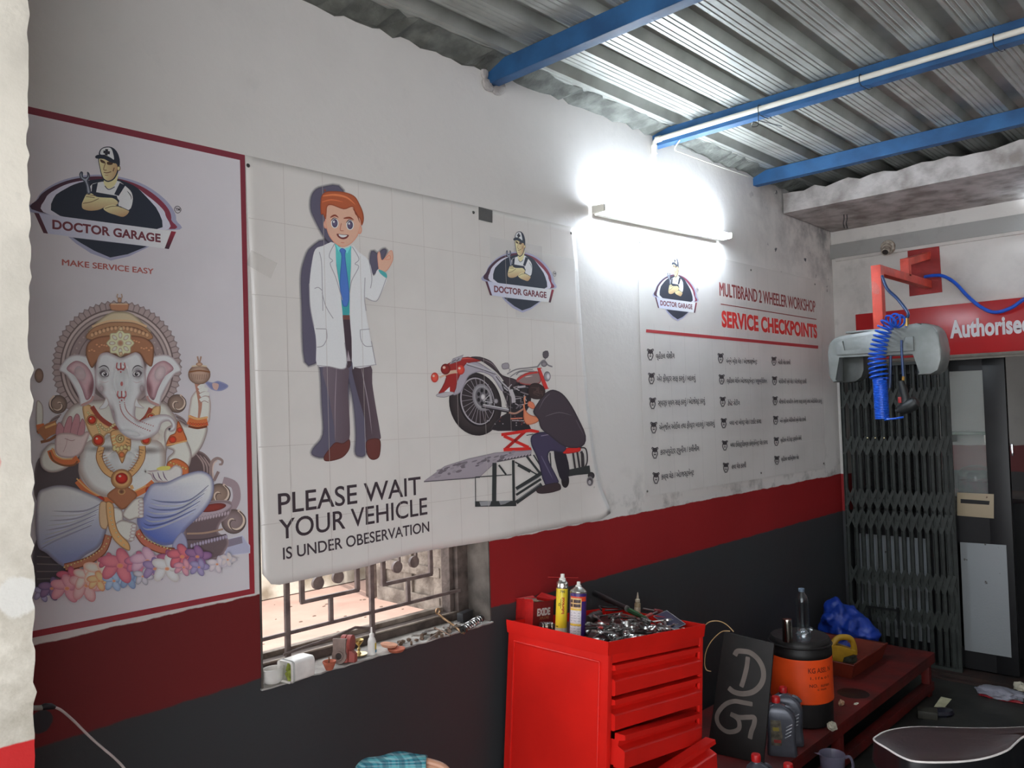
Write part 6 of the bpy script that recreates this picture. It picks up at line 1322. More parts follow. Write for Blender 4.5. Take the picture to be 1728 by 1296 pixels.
# rubber boot / hose piece, black lumps, glue bottle, blister pack
pa, pb = TR(992, 1046, .03), TR(1012, 1036, .045)
mb = MB(); mb.tube([pa, pa.lerp(pb, .3), pa.lerp(pb, .35), pa.lerp(pb, .65), pa.lerp(pb, .7), pb], [.017, .017, .020, .020, .017, .016], 18)
tag(mb.build('rubber_sleeve', pm('brown_black_rubber', (58, 46, 42), .6, var=.2)), 'brown black rubber sleeve lying behind the purple spray can', 'rubber sleeve')
pa = TR(1028, 1028, .05)
mb = MB(); mb.tube(spline([pa+e2*-.05, pa+e2*-.03+e1*.03+e3*.01, pa+e2*.02+e1*.04, pa+e2*.06+e1*.01, pa+e2*.05-e1*.03, pa+e2*.0-e1*.03, pa+e2*-.04-e1*.01], 6), .004, 8)
tag(mb.build('cable_loop', pm('dark_cable_sheath', (50, 46, 46), .5)), 'dark loop of cable under the black pipe handle', 'cable')
T = TF(1075.5, 1038, .02, e2); t = thing('glue_bottle', 'small grubby glue bottle with a pointed tip standing in the tool heap', 'bottle', T)
gl = pm('grubby_beige_plastic', (156, 138, 108), .45, var=.2, scale=50)
mb = MB(); mb.lathe([(0, 0), (.0125, 0), (.0135, .003), (.0135, .040), (.0132, .050), (.0085, .054), (.0085, .058)], None, 22); mb.build('bottle_body', gl, t, local=True)
mb = MB(); mb.lathe([(.0105, .056), (.0105, .066), (.006, .069), (.0045, .078), (.0015, .096), (0, .097)], None, 18); mb.build('tip', pm('cream_nozzle', (176, 164, 142), .4), t, local=True)
mb = MB(); mb.lathe([(.0137, .006), (.0137, .034)], None, 22); mb.build('label', pm('pale_bottle_label', (196, 184, 160), .5, var=.3, scale=120), t, local=True)
q = [TR(1103, 1041, .03), TR(1125, 1031, .052), TR(1157, 1054, .03), TR(1136, 1063, .012)]
nrm = (q[1]-q[0]).cross(q[3]-q[0]).normalized(); nrm = nrm if nrm.z > 0 else -nrm
t = thing('blister_pack', 'blue backed blister pack leaning on the right end of the tool heap', 'packet', q[0])
mb = MB(); mb.prism(q, -nrm*.0015); mb.build('backing_card', pm('dark_blue_card', (44, 50, 74), .35, var=.3, scale=50), t)
mb = MB(); mb.tube([p+nrm*.002 for p in q], .0016, 6, closed=True); c_ = sum(q, V())/4
mb.build('clear_rim', pm('pale_plastic_rim', (170, 172, 176), .2), t)
mb = MB(); ax_ = (q[1]-q[0]).normalized(); ay_ = nrm.cross(ax_); ctr = c_+nrm*.001; mb.tube([ctr+ax_*.010, ctr+ax_*.010+ay_*-.012, ctr+ax_*-.006+ay_*-.012, ctr-ax_*.008], .0011, 5); mb.build('printed_mark', pm('pale_card_print', (150, 160, 176), .4), t)
pa = TR(1086, 1059, .045)
mb = MB(); mb.tube([pa, TR(1101, 1057, .045), TR(1104, 1058, .045), TR(1111, 1064, .03)], .0032, 6)
tag(mb.build('hex_key', chrome), 'bent chrome hex key near the front rim of the tray', 'hex key')
for lab, a, b, r_, m_ in (('thin steel rod lying along the back of the tool heap', (1010, 1040), (1050, 1034), .0035, steel_d), ('long extension bar lying behind the bright socket', (1046, 1036), (1072, 1042), .005, chrome), ('thin bright punch lying near the corner of the tray', (1000, 1077), (1012, 1070), .003, chrome), ('thin red-brown rod in the middle of the tool heap', (1010, 1048), (1030, 1056), .004, dred_m)):
    mb = MB(); mb.cyl(TR(a[0], a[1], .05 if a[1] < 1060 else .02), TR(b[0], b[1], .05 if b[1] < 1060 else .02), r_, n=10); tag(mb.build('steel_rod', m_), lab, 'tool')

# ================================================================== things on the window sill
SZ = WZ0+.0005
def at(x, y, z=None): return onZ(x, y, SZ if z is None else z)
ppw = pm('white_tub_plastic', (226, 222, 216), .4, var=.08, scale=30)
clay = pm('terracotta', (176, 96, 72), .8, var=.2, scale=40, bump=.1)
p = at(461, 1152); t = thing('plastic_cup', 'low white cut-down plastic cup at the left end of the window sill', 'cup', p)
mb = MB(); mb.lathe([(0, 0), (.022, 0), (.030, .006), (.034, .018), (.0345, .044), (.033, .044), (.031, .018), (.020, .004), (0, .004)], None, 26, 1.0, .8); mb.build('cup_body', ppw, t, local=True)
mb = MB(); mb.tube([V((.0345*math.cos(a), .0345*.8*math.sin(a), .044)) for a in [k*PI/13 for k in range(26)]], .0016, 6, closed=True); mb.build('rim', ppw, t, local=True)
p = at(505, 1146); ax = (at(524, 1134)-at(487, 1147)); ax.z = 0; ax.normalize()
T = frame((p.x, p.y+.012, SZ+.0335), (0, 0, 1), ax); t = thing('plastic_tub', 'white square plastic tub lying on its side, its open mouth to the left', 'tub', T)
def rr(a, b, r, n=5):
    o = []
    for cx_, cy_, s in ((a-r, b-r, 0), (-a+r, b-r, 1), (-a+r, -b+r, 2), (a-r, -b+r, 3)):
        for k in range(n+1): o.append((cx_+r*math.cos((s+k/n)*PI/2), cy_+r*math.sin((s+k/n)*PI/2)))
    return o
def loft(mb, secs):
    rings = [[mb.bm.verts.new(V((x, y, z))) for x, y in s] for s, z in secs]
    for a, b in zip(rings, rings[1:]):
        for i in range(len(a)): mb.bm.faces.new((a[i], a[(i+1) % len(a)], b[(i+1) % len(a)], b[i]))
    mb.bm.faces.new(rings[-1]); mb._new()
mb = MB(); loft(mb, [(rr(.026, .026, .010), .035), (rr(.028, .028, .010), -.045), (rr(.0315, .0315, .011), -.047), (rr(.033, .033, .011), -.050), (rr(.033, .033, .011), .030), (rr(.032, .032, .012), .044), (rr(.026, .026, .012), .050)]); mb.build('tub_body', ppw, t, local=True)
mb = MB(); mb.box((.0, .0, .0), (.030, .040, .05), Rz(.4)); mb.box((-.014, .01, -.03), (.016, .03, .03), Rz(.9), .003); mb.build('green_contents', pm('green_rag', (150, 160, 70), .7, var=.4, scale=60, bump=.4), t, local=True)
mb = MB()
for z in (-.040, -.036): mb.tube([V((x, y, z)) for x, y in rr(.0335, .0335, .011)], .0012, 5, closed=True)
mb.build('rim_ridge', pm('grey_rim_plastic', (160, 160, 156), .4), t, local=True)
p = at(462, 1133); mb = MB(); mb.lathe([(0, 0), (.028, 0), (.028, .012), (.024, .014), (0, .014)], (p.x, p.y+.01, SZ), 22); tag(mb.build('jar_lid', pm('red_lid_plastic', (186, 40, 44), .4)), 'red plastic lid lying behind the white cup at the left end of the sill', 'lid')
p = at(556, 1130); t = thing('clay_lamp', 'small terracotta lamp bowl in front of the clay idol block', 'oil lamp', (p.x, p.y, SZ))
mb = MB(); mb.lathe([(0, 0), (.011, 0), (.013, .003), (.019, .018), (.022, .025), (.0215, .028), (.018, .0265), (.010, .014), (0, .010)], None, 24); mb.build('bowl', clay, t, local=True)
mb = MB(); mb.tube([V((0, .004, .012)), V((.004, .008, .030)), V((.006, .010, .038))], .0022, 6); mb.build('wick', pm('sooty_wick', (120, 84, 66), .9), t, local=True)
# grey and red clamp block leaning back
p = at(574, 1120); t = thing('cable_clamp', 'grey faced clamp block with two red round lobes behind the clay lamp bowl', 'clamp', (p.x, p.y, SZ))
gcl = pm('grey_clamp_metal', (132, 112, 104), .6, var=.2, scale=30)
R = Rz(-1.0)
mb = MB(); o = [(.026*math.cos(a), .026+.026*math.sin(a)) for a in [math.radians(k) for k in range(-215, 36, 25)]]+[(.024, .082), (-.024, .082)]
i_ = [(.012*math.cos(k*PI/7), .026+.012*math.sin(k*PI/7)) for k in range(14)]
T2 = M.Translation(V((0, 0, 0))) @ R.to_4x4() @ M.Rotation(-.12, 4, 'X')
mb.prism([T2 @ V((x, -.012, z)) for x, z in o], T2.to_3x3() @ V((0, .010, 0)), .001); mb.tube([T2 @ V((.0135*math.cos(a), -.014, .026+.0135*math.sin(a))) for a in [k*PI/9 for k in range(18)]], .003, 6, closed=True); mb.build('face_plate', gcl, t, local=True)
mb = MB(); mb.cyl(T2 @ V((0, -.0135, .026)), T2 @ V((0, -.0125, .026)), .011, n=18); mb.build('bore', pm('dark_bore', (60, 50, 48), .8), t, local=True)
rcl = pm('red_oxide_clamp', (150, 70, 62), .6, var=.15, scale=30)
mb = MB(); mb.box(T2 @ V((.004, .016, .034)), (.046, .040, .062), T2.to_3x3(), .006); mb.build('block', rcl, t, local=True)
for dx in (.006, .026):
    mb = MB(); mb.cyl(T2 @ V((dx-.008, .02, .064)), T2 @ V((dx+.008, .02, .064)), .027, n=26); mb.build('lobe', rcl, t, local=True)
mb = MB(); mb.prism([T2 @ V((.022, .006, .004)), T2 @ V((.046, .012, .002)), T2 @ V((.046, .012, .030)), T2 @ V((.022, .006, .05))], T2.to_3x3() @ V((0, .026, 0)), .003); mb.build('foot', rcl, t, local=True)
brass = pm('old_brass', (196, 170, 112), .3, metal=.85, var=.15, scale=30)
p = at(606, 1107); t = thing('lamp_stand', 'small brass lamp stand with a dished foot beside the glue bottle', 'lamp stand', (p.x, p.y, SZ))
mb = MB(); mb.lathe([(0, .003), (.020, .002), (.027, .005), (.028, .008), (.024, .007), (.008, .008), (.006, .012)], None, 28); mb.build('foot', brass, t, local=True)
mb = MB(); mb.lathe([(.006, .010), (.0035, .018), (.006, .024), (.003, .030), (.004, .036), (.010, .042), (.008, .044)], None, 20); mb.build('stem', brass, t, local=True)
mb = MB(); mb.lathe([(0, .042), (.010, .043), (.016, .050), (.0165, .056), (.015, .055), (.009, .048), (0, .047)], None, 24); mb.build('cup', brass, t, local=True)
p = at(628, 1104); t = thing('glue_bottle', 'white glue bottle with a long nozzle standing on the window sill', 'bottle', (p.x, p.y, SZ))
mb = MB(); mb.lathe([(0, 0), (.0135, 0), (.0145, .003), (.0145, .045), (.011, .055), (.0075, .060), (.0072, .064)], None, 24); mb.build('bottle_body', ppw, t, local=True)
mb = MB(); mb.lathe([(.0085, .062), (.0080, .070), (.0035, .074), (.0025, .092), (0, .093)], None, 16); mb.build('nozzle', ppw, t, local=True)
mb = MB(); r = .0145; band(mb, -1.5, -.45, .016, .040, 1); mb.build('yellow_label', pm('yellow_glue_label', (214, 186, 70), .5), t, local=True); mb = MB(); band(mb, -1.45, -.5, .008, .018, 3); mb.build('blue_label', pm('blue_glue_label', (92, 146, 176), .5), t, local=True)
for i, (x, y, lab) in enumerate(((669, 1099, 'lower terracotta disc of the pair beside the glue bottle'), (656, 1098, 'upper terracotta disc lying over the other beside the glue bottle'))):
    p = at(x, y); T = M.Translation((p.x, p.y, SZ+(.0135 if i else .0))) @ M.Rotation(.16 if i else 0, 4, 'Y') @ M.Rotation(.06 if i else 0, 4, 'X')
    mb = MB(); mb.lathe([(0, 0), (.024, 0), (.030, .007), (.0305, .010), (.028, .011), (0, .010)], None, 28); o = mb.build('clay_disc', pm('pale_terracotta', (206, 150, 122), .85, var=.15, scale=40) if i else clay); o.matrix_basis = T; tag(o, lab, 'disc')
# nuts, bolts and small steel parts strewn along the sill
hexm = pm('rusty_bolt_steel', (118, 98, 84), .5, metal=.7, var=.35, scale=80); hexl = pm('zinc_bolt_steel', (176, 170, 162), .35, metal=.8, var=.2, scale=80)
def bolt(L, r): 
    mb = MB(); mb.cyl((-L/2, 0, 0), (L/2, 0, 0), r, n=10); mb.cyl((-L/2-r*1.1, 0, 0), (-L/2, 0, 0), r*1.9, n=6); return mb
def nut(r):
    mb = MB(); mb.prism([V((r*math.cos(k*PI/3), r*math.sin(k*PI/3), -r*.4)) for k in range(6)], (0, 0, r*.8), r*.1); mb.tube([V((r*.52*math.cos(k*PI/5), r*.52*math.sin(k*PI/5), r*.42)) for k in range(10)], r*.1, 5, closed=True); return mb
random.seed(41)
bp_ = [tag(bolt(.034, .004).build('bolt', hexm), 'rusty bolt lying among the small parts on the window sill', 'bolt', 'bolts strewn on the window sill'), tag(bolt(.05, .0035).build('bolt', hexl), 'rusty bolt lying among the small parts on the window sill', 'bolt', 'bolts strewn on the window sill')]
bp_[1]['label'] = bp_[0]['label'] = 'loose bolt lying among the small parts on the window sill'
for i, (x, y, s) in enumerate(((735, 1072, 0), (724, 1074, 1), (716, 1076, 0), (730, 1077, 1), (742, 1069, 0), (748, 1066, 1), (757, 1064, 0), (762, 1062, 1), (738, 1075, 0), (752, 1070, 1), (768, 1060, 0), (708, 1078, 1), (745, 1072, 0), (760, 1066, 0), (773, 1062, 1), (778, 1059, 0))):
    o = bp_[s] if i in (0, 1) else bp_[s].copy()
    if i not in (0, 1): COL.objects.link(o)
    p = at(x, y); o.matrix_basis = M.Translation((p.x, p.y, SZ+.0055+.006*(i % 3 == 2))) @ M.Rotation(random.uniform(-.6, 1.2), 4, 'Z') @ M.Rotation(random.uniform(-.2, .2), 4, 'Y')
nt_ = tag(nut(.0085).build('nut', hexm), 'loose nut lying on the window sill left of the bolts', 'nut', 'nuts strewn on the window sill')
for i, (x, y) in enumerate(((674, 1086), (676, 1089), (690, 1082), (694, 1088), (703, 1083), (712, 1080), (680, 1085))):
    o = nt_ if i == 0 else nt_.copy()
    if i: COL.objects.link(o)
    p = at(x, y); o.matrix_basis = M.Translation((p.x, p.y, SZ+.006)) @ M.Rotation(random.random()*3, 4, 'Z') @ M.Rotation(PI/2 if i % 2 else .15, 4, 'X')
pa, pb = at(713, 1075), at(738, 1068); t = thing('brake_lever', 'bright bent lever lying across the bolts on the window sill', 'lever', pa)
mb = MB(); mb.tube(spline([pa+V((0, 0, .012)), pa.lerp(pb, .3)+V((0, 0, .016)), pa.lerp(pb, .7)+V((0, .004, .014)), pb+V((0, 0, .014))], 5), [.0055]*5+[.0045]*5+[.003]*6, 8); mb.build('lever_arm', chrome, t)
pa, pb = at(734, 1060, SZ+.02), at(760, 1072, SZ+.006)
mb = MB(); mb.cyl(pa, pb, .0028, n=8); mb.sph(pa, .0045, 8); tag(mb.build('cotter_rod', hexm), 'thin rusty rod lying across the heap of bolts', 'rod')
# long spanner rod with ring leaning on the frame, and the suspension spring
q = [onY(739, 1035, .10), onY(748, 1043, .085), onY(765, 1055, .05), at(779, 1067, SZ+.004), at(782, 1069, SZ+.004), at(787, 1062, SZ+.012), at(792, 1055, SZ+.02)]
rust = pm('rusty_brass_rod', (164, 132, 100), .45, metal=.6, var=.3, scale=60)
t = thing('bent_rod', 'bent rusty rod with a ring end leaning on the window frame', 'rod', q[3])
mb = MB(); mb.tube(q, .0048, 8); mb.build('rod', rust, t)
mb = MB(); c_ = q[0]+V((0, 0, .008)); mb.tube([c_+V((.010*math.cos(k*PI/8), 0, .010*math.sin(k*PI/8))) for k in range(16)], .0035, 6, closed=True); mb.build('ring_end', rust, t)
pa, pb = at(781, 1062, SZ+.018), at(811, 1044, SZ+.026); t = thing('shock_spring', 'chrome suspension spring on a damper at the right end of the sill', 'spring', pa)
d_ = (pb-pa).normalized()
mb = MB(); mb.tube(coil([pa+d_*.006, pb-d_*.002], .0135, 8, 0), .0021, 6); mb.build('coil_spring', pm('bright_spring_steel', (206, 206, 204), .22, metal=.9), t)
mb = MB(); mb.cyl(pa-d_*.012, pb+d_*.008, .0055, n=14); mb.cyl(pa-d_*.002, pa+d_*.004, .0145, n=18); mb.cyl(pb, pb+d_*.006, .0145, n=18); mb.build('damper', steel_d, t)
p = at(806, 1050); mb = MB(); mb.box((p.x-.02, p.y+.05, SZ+.022), (.075, .03, .035), Rz(.25), .004); tag(mb.build('rubber_block', pm('black_block_rubber', (46, 46, 48), .5)), 'black rubber block behind the suspension spring on the sill', 'block')
mb = MB(); a_ = at(460, 1145); 
for (x, y) in ((452, 1158), (470, 1156)): pass

# ================================================================== plaster lining of the window opening
mb = MB(); mb.box((WX1-.002, .06, 1.48), (.006, .125, 1.05)); mb.box((WX0+.002, .06, 1.48), (.006, .125, 1.05)); mb.box(((WX0+WX1)/2, .06, WZ1-.002), (WX1-WX0, .125, .006))
struct(mb.build('trim_6', pm('grey_reveal_plaster', (104, 96, 89), .85, var=.3, scale=8, bump=.4, c2=(62, 56, 52)), smooth=0), 'grey plaster lining of the window opening')

# ================================================================== low red bench and what stands on it
ben_m = pm('worn_red_bench_paint', (104, 25, 21), .5, var=.3, scale=6, bump=.15, c2=(70, 22, 19))
ZB = .25
pf = onZ(1567, 1099, ZB); pn = onZ(1345, 1291, ZB); by0 = (pf.y+pn.y)/2; bx1 = pf.x
t = thing('work_bench', 'low red bench running along the wall from the trolley to the gate', 'bench', ((3.0+bx1)/2, (by0-.12)/2, 0))
mb = MB(); mb.box(((2.98+bx1)/2, (by0-.12)/2, ZB-.012), (bx1-2.98, -by0-.12, .024), None, .003); mb.build('bench_top', ben_m, t)
mb = MB(); mb.box(((2.98+bx1)/2, by0+.012, ZB-.036), (bx1-2.98, .022, .05), None, .002); mb.build('front_rail', ben_m, t)
mb = MB(); mb.box(((2.98+bx1)/2, by0+.035, .05), (bx1-2.98, .05, .05), None, .004); mb.build('foot_rail', ben_m, t)
for x in (3.05, 3.9, bx1-.06):
    for y in (by0+.035, -.16): mb = MB(); mb.box((x, y, .11), (.045, .045, .22), None, .003); mb.build('leg', ben_m, t)
# drum
DC = V((3.815, -.545, ZB)); 
t = thing('water_jug', 'black insulated drum with a wide orange band standing on the red bench', 'drum', DC)
blk = pm('dull_black_drum', (24, 22, 22), .5, var=.25, scale=14, bump=.1); ora = pm('orange_drum_band', (244, 84, 30), .42, var=.08, scale=8)
r = .146
mb = MB(); mb.lathe([(0, 0), (r*.93, 0), (r*.97, .008), (r*.975, .115)], None, 44); mb.build('base', blk, t, local=True)
mb = MB(); mb.lathe([(r*.975, .112), (r, .116), (r, .318), (r*.98, .322)], None, 48); mb.build('orange_band', ora, t, local=True)
mb = MB(); mb.lathe([(r*.985, .318), (r*1.0, .322), (r*1.0, .345), (r*.985, .350), (r*.99, .372), (r*.97, .385), (r*.93, .398), (r*.90, .402), (r*.86, .400), (0, .402)], None, 48); mb.build('lid', blk, t, local=True)
mb = MB(); mb.tube([V((r*.985*math.cos(a), r*.985*math.sin(a), .372)) for a in [k*PI/22 for k in range(44)]], .006, 6, closed=True); mb.build('lid_ring', blk, t, local=True)
cview = math.atan2(CAM_POS.y-DC.y, CAM_POS.x-DC.x)
mb = MB(); I4 = M.Identity(4)
can_text(mb, I4, r+.0006, 'KG ASS!. N', cview+.22, .262, .022, .125, False, .02); can_text(mb, I4, r+.0006, '1. l f a o l', cview+.28, .232, .012, .10, False); can_text(mb, I4, r+.0006, 'NO.  sunan', cview+.24, .196, .014, .11, False, .02); can_text(mb, I4, r+.0006, 'c nun', cview+.50, .180, .011, .05, False)
mb.build('worn_print', pm('worn_dark_print', (120, 34, 20), .5), t, local=True)
topz = ZB+.402
p = onZ(1329.5, 1082, topz); t = thing('steel_tumbler', 'upturned steel tumbler on the drum lid beside the water bottle', 'tumbler', p)
mb = MB(); mb.lathe([(.0235, 0), (.0245, .002), (.022, .085), (.0225, .096), (.021, .104), (.0, .106)], None, 26); mb.build('tumbler_body', pm('brushed_steel', (178, 172, 162), .22, metal=1., var=.08, scale=60), t, local=True)
p = onZ(1356, 1083, topz); t = thing('water_bottle', 'clear plastic water bottle standing on the black drum lid', 'bottle', p)
clear = clear_mat('clear_bottle_plastic', (225, 232, 236), .05, .45)
mb = MB(); prof = [(0, .003), (.026, 0), (.031, .006)]
for k in range(11): z = .012+k*.0155; prof += [(.0315-.0006*k*.4, z), (.0292-.0006*k*.4, z+.0078)]
prof += [(.030, .185), (.024, .212), (.0135, .232), (.0125, .240)]
mb.lathe(prof, None, 28); mb.build('bottle_body', clear, t, local=True)
mb = MB(); mb.lathe([(.0135, .236), (.0142, .238), (.0142, .250), (0, .251)], None, 20); mb.build('cap', pm('clear_blue_cap', (120, 140, 160), .3, alpha=.6), t, local=True)
mb = MB(); mb.lathe([(0, .006), (.029, .006), (.0295, .055), (0, .056)], None, 24); mb.build('water', clear_mat('bottle_water', (200, 214, 222), .06, .3), t, local=True)
# crumpled clear wrapper clinging to its foot
def lump(mb, c, rad, seed, amp=.35, n=3, sq=(1, 1, 1)):
    from mathutils import noise
    bm2 = bmesh.new(); bmesh.ops.create_icosphere(bm2, subdivisions=n, radius=1)
    for v in bm2.verts:
        k = 1+amp*(noise.noise(v.co*1.7+V((seed, 0, 0)))*1.2+noise.noise(v.co*4.5+V((0, seed, 0)))*.55+noise.noise(v.co*10+V((0, 0, seed)))*.25)
        v.co = V(c)+V((v.co.x*sq[0], v.co.y*sq[1], v.co.z*sq[2]))*rad*k
    me = bpy.data.meshes.new('lump'); bm2.to_mesh(me); bm2.free(); mb.bm.from_mesh(me); bpy.data.meshes.remove(me); mb._new()
mb = MB(); lump(mb, (0, 0, .03), .033, 3, .18, 3, (1.05, 1.05, .9)); lump(mb, (.02, -.028, .058), .014, 9, .3, 2); mb.build('clear_wrapper', clear_mat('crumpled_clear_film', (225, 232, 236), .16, .5, .12), t, local=True)
# orange tub with the yellow jug in it
c0, c1, c2_ = onZ(1437, 1146, ZB), onZ(1484, 1113, ZB), None
t = thing('plastic_tray', 'orange red plastic tray behind the drum on the bench', 'tray', (4.25, -.5, ZB))
tub_m = pm('orange_red_tray', (112, 40, 24), .5, var=.15, scale=10)
x0, x1, y0, y1 = c0.x, c0.x+.62, c0.y, c0.y+.36
x1 = min(x1, onZ(1484, 1113, ZB).x+.03)
def ringz(k, z): return [V((x0-k, y0-k, z)), V((x1+k, y0-k, z)), V((x1+k, y1+k, z)), V((x0-k, y1+k, z))]
mb = MB(); A_, B_, C_, D_ = ringz(0, ZB+.001), ringz(.025, ZB+.085), ringz(.018, ZB+.085), ringz(-.006, ZB+.008)
for P_, Q_ in ((A_, B_), (B_, C_), (C_, D_)):
    for i in range(4): mb.face((P_[i], P_[(i+1) % 4], Q_[(i+1) % 4], Q_[i]))
mb.face(A_); mb.face(D_); bmesh.ops.remove_doubles(mb.bm, verts=mb.bm.verts, dist=1e-5); mb.build('tray_body', tub_m, t, smooth=0)
mb = MB(); mb.tube([p_+V((0, 0, .001)) for p_ in ringz(.024, ZB+.086)], .005, 8, closed=True); mb.build('tray_rim', tub_m, t)
mb = MB(); lump(mb, ((x0+x1)/2, (y0+y1)/2, ZB+.03), .125, 12, .22, 4, (1.3, .9, .28))
for v_ in mb.bm.verts: v_.co.z = max(v_.co.z, ZB+.012)
tag(mb.build('oily_rag', pm('dark_green_oily_rag', (48, 50, 34), .7, var=.4, scale=30, bump=.4)), 'dark oily rag lying in the orange red tray', 'rag')
yel2 = pm('yellow_jug_plastic', (170, 130, 30), .45, var=.15, scale=16, bump=.1)
jp = V((x0+.10, y0+.08, ZB+.011)); t = thing('oil_jug', 'yellow cut-open oil jug with a loop handle standing in the tray', 'jug', jp)
vr = V((.69, -.72, 0)); vd = V((.72, .69, 0))
g_ = lambda u, z, k=0.: jp+vr*u+V((0, 0, z))+vd*k
mb = MB(); mb.prism([g_(-.085, .0, -.02), g_(-.025, .0, -.02), g_(-.01, .08, -.02), g_(.06, .085, -.02), g_(.065, .11, -.02), g_(-.01, .135, -.02), g_(-.10, .15, -.02), g_(-.075, .09, -.02)], vd*.07, .006); mb.build('jug_body', yel2, t)
mb = MB(); mb.tube(spline([g_(-.065, .135), g_(-.03, .175), g_(.015, .182), g_(.05, .165), g_(.062, .12), g_(.062, .085)], 6), .017, 12); mb.build('handle', yel2, t)
# blue bag
mb = MB(); bc = onZ(1432, 1082, ZB)
for (x, y, rad, s, sq) in ((1415, 1045, .10, 1, (1, .9, 1.1)), (1405, 1025, .055, 2, (.8, .8, .9)), (1440, 1058, .105, 3, (1.1, .9, .8)), (1466, 1070, .075, 4, (1.1, .9, .75)), (1430, 1075, .10, 5, (1.4, 1, .6)), (1400, 1062, .07, 6, (1, 1, 1))): lump(mb, onX(x, y, 5.12), rad*1.03, s*3.7, .34, 4, sq)
for v_ in mb.bm.verts: v_.co.z = max(v_.co.z, ZB+.004)
bo = mb.build('plastic_bag', pm('blue_bag_film', (18, 50, 138), .42, var=.15, scale=12, bump=1., bscale=16)); tag(bo, 'crumpled blue plastic bag heaped at the far end of the bench', 'bag')
rm = bo.modifiers.new('one_skin', 'REMESH'); rm.mode = 'VOXEL'; rm.voxel_size = .012; rm.use_smooth_shade = True
# scraps
pap = pm('crumpled_paper', (198, 192, 172), .8, var=.12, scale=30, bump=.4)
for (x, y, rad, s, sq, lab) in ((1404, 1231, .022, 5, (1, .9, .9), 'crumpled white paper ball at the near edge of the bench'), (1420, 1190, .020, 8, (1.1, .6, .7), 'beige crumpled scrap beside the drum on the bench'), (1445, 1188, .012, 2, (1.4, .8, .2), 'tiny pale paper scrap lying near the bench edge')):
    p = onZ(x, y, ZB); mb = MB(); lump(mb, p+V((0, 0, rad*sq[2]*.8)), rad, s, .4, 3, sq); tag(mb.build('paper_scrap', pap if rad != .020 else pm('beige_scrap', (170, 136, 108), .8, var=.2), smooth=12), lab, 'paper')
mb = MB(); p = onZ(1440, 1170, ZB); mb.cyl(p, p+V((0, 0, .001)), .08, .075, 24); tag(mb.build('oil_stain', pm('black_oil_film', (40, 24, 22), .3)), 'dark round oil stain on the bench behind the paper scraps', 'stain')

# board painted DG, leaning behind the drum
bl, br_ = onZ(1193, 1268, ZB+.002), onZ(1288, 1290, ZB+.002)
ed = (br_-bl).normalized(); nn = V((ed.y, -ed.x, 0)).normalized(); nn = nn if nn.dot(CAM_POS-bl) > 0 else -nn
N_ = (nn*math.cos(.16)+V((0, 0, 1))*math.sin(.16)).normalized()
tl, tr_ = onP(1222, 1066, bl, N_), onP(1306, 1086, bl, N_)
t = thing('painted_board', 'black board with the letters D G sprayed on it, leaning beside the drum', 'board', bl)
mb = MB(); mb.prism([bl, br_, tr_, tl], -N_*.012, .002); mb.build('board', pm('matt_black_board', (20, 19, 18), .65, var=.3, scale=10, c2=(30, 28, 27)), t)
spray = pm('grey_spray_paint', (112, 104, 98), .8, var=.1)
def stroke(mb, pts, w_):
    P = spline([onP(x, y, bl+N_*.0016, N_) for x, y in pts], 7); n = len(P); o = []
    for i in range(n):
        tg = (P[min(i+1, n-1)]-P[max(i-1, 0)]).normalized(); s = N_.cross(tg)*w_*.5*(1 if 0 < i < n-1 else .75); o.append((P[i]+s, P[i]-s))
    for i in range(n-1): mb.face((o[i][0], o[i+1][0], o[i+1][1], o[i][1]))
cr = lambda L: [(1170+x/4.8, 1026+y/4.8) for x, y in L]
mb = MB(); stroke(mb, cr([(335, 385), (355, 352), (400, 350), (460, 362), (520, 410), (560, 480), (568, 560), (540, 630), (480, 680), (400, 695), (330, 680), (285, 645)]), .022); stroke(mb, cr([(442, 395), (432, 480), (410, 570), (388, 640)]), .020); mb.build('letter', spray, t, smooth=0)
mb = MB(); stroke(mb, cr([(480, 780), (400, 765), (330, 755), (260, 780), (205, 840), (190, 900), (215, 960), (270, 1000), (330, 1000), (370, 975), (370, 920), (345, 885), (300, 858)]), .019); stroke(mb, cr([(300, 858), (370, 885), (440, 885), (492, 888), (492, 940), (470, 1000), (458, 1060)]), .020); mb.build('letter', spray, t, smooth=0)
# loose cord behind the trolley
mb = MB(); pc = lambda x, y: onP(x, y, bl+N_*.03, N_)
mb.tube(spline([pc(1184, 1062), pc(1196, 1050), pc(1212, 1048), pc(1226, 1054), pc(1238, 1066)], 7), .0022, 6); mb.tube(spline([pc(1232, 1065), pc(1218, 1066), pc(1202, 1080), pc(1192, 1098), pc(1189, 1118), pc(1192, 1130), pc(1200, 1133)], 7), .0022, 6)
tag(mb.build('pale_string', pm('pale_cord', (190, 156, 110), .6)), 'thin pale cord looping between the trolley and the black board', 'string')

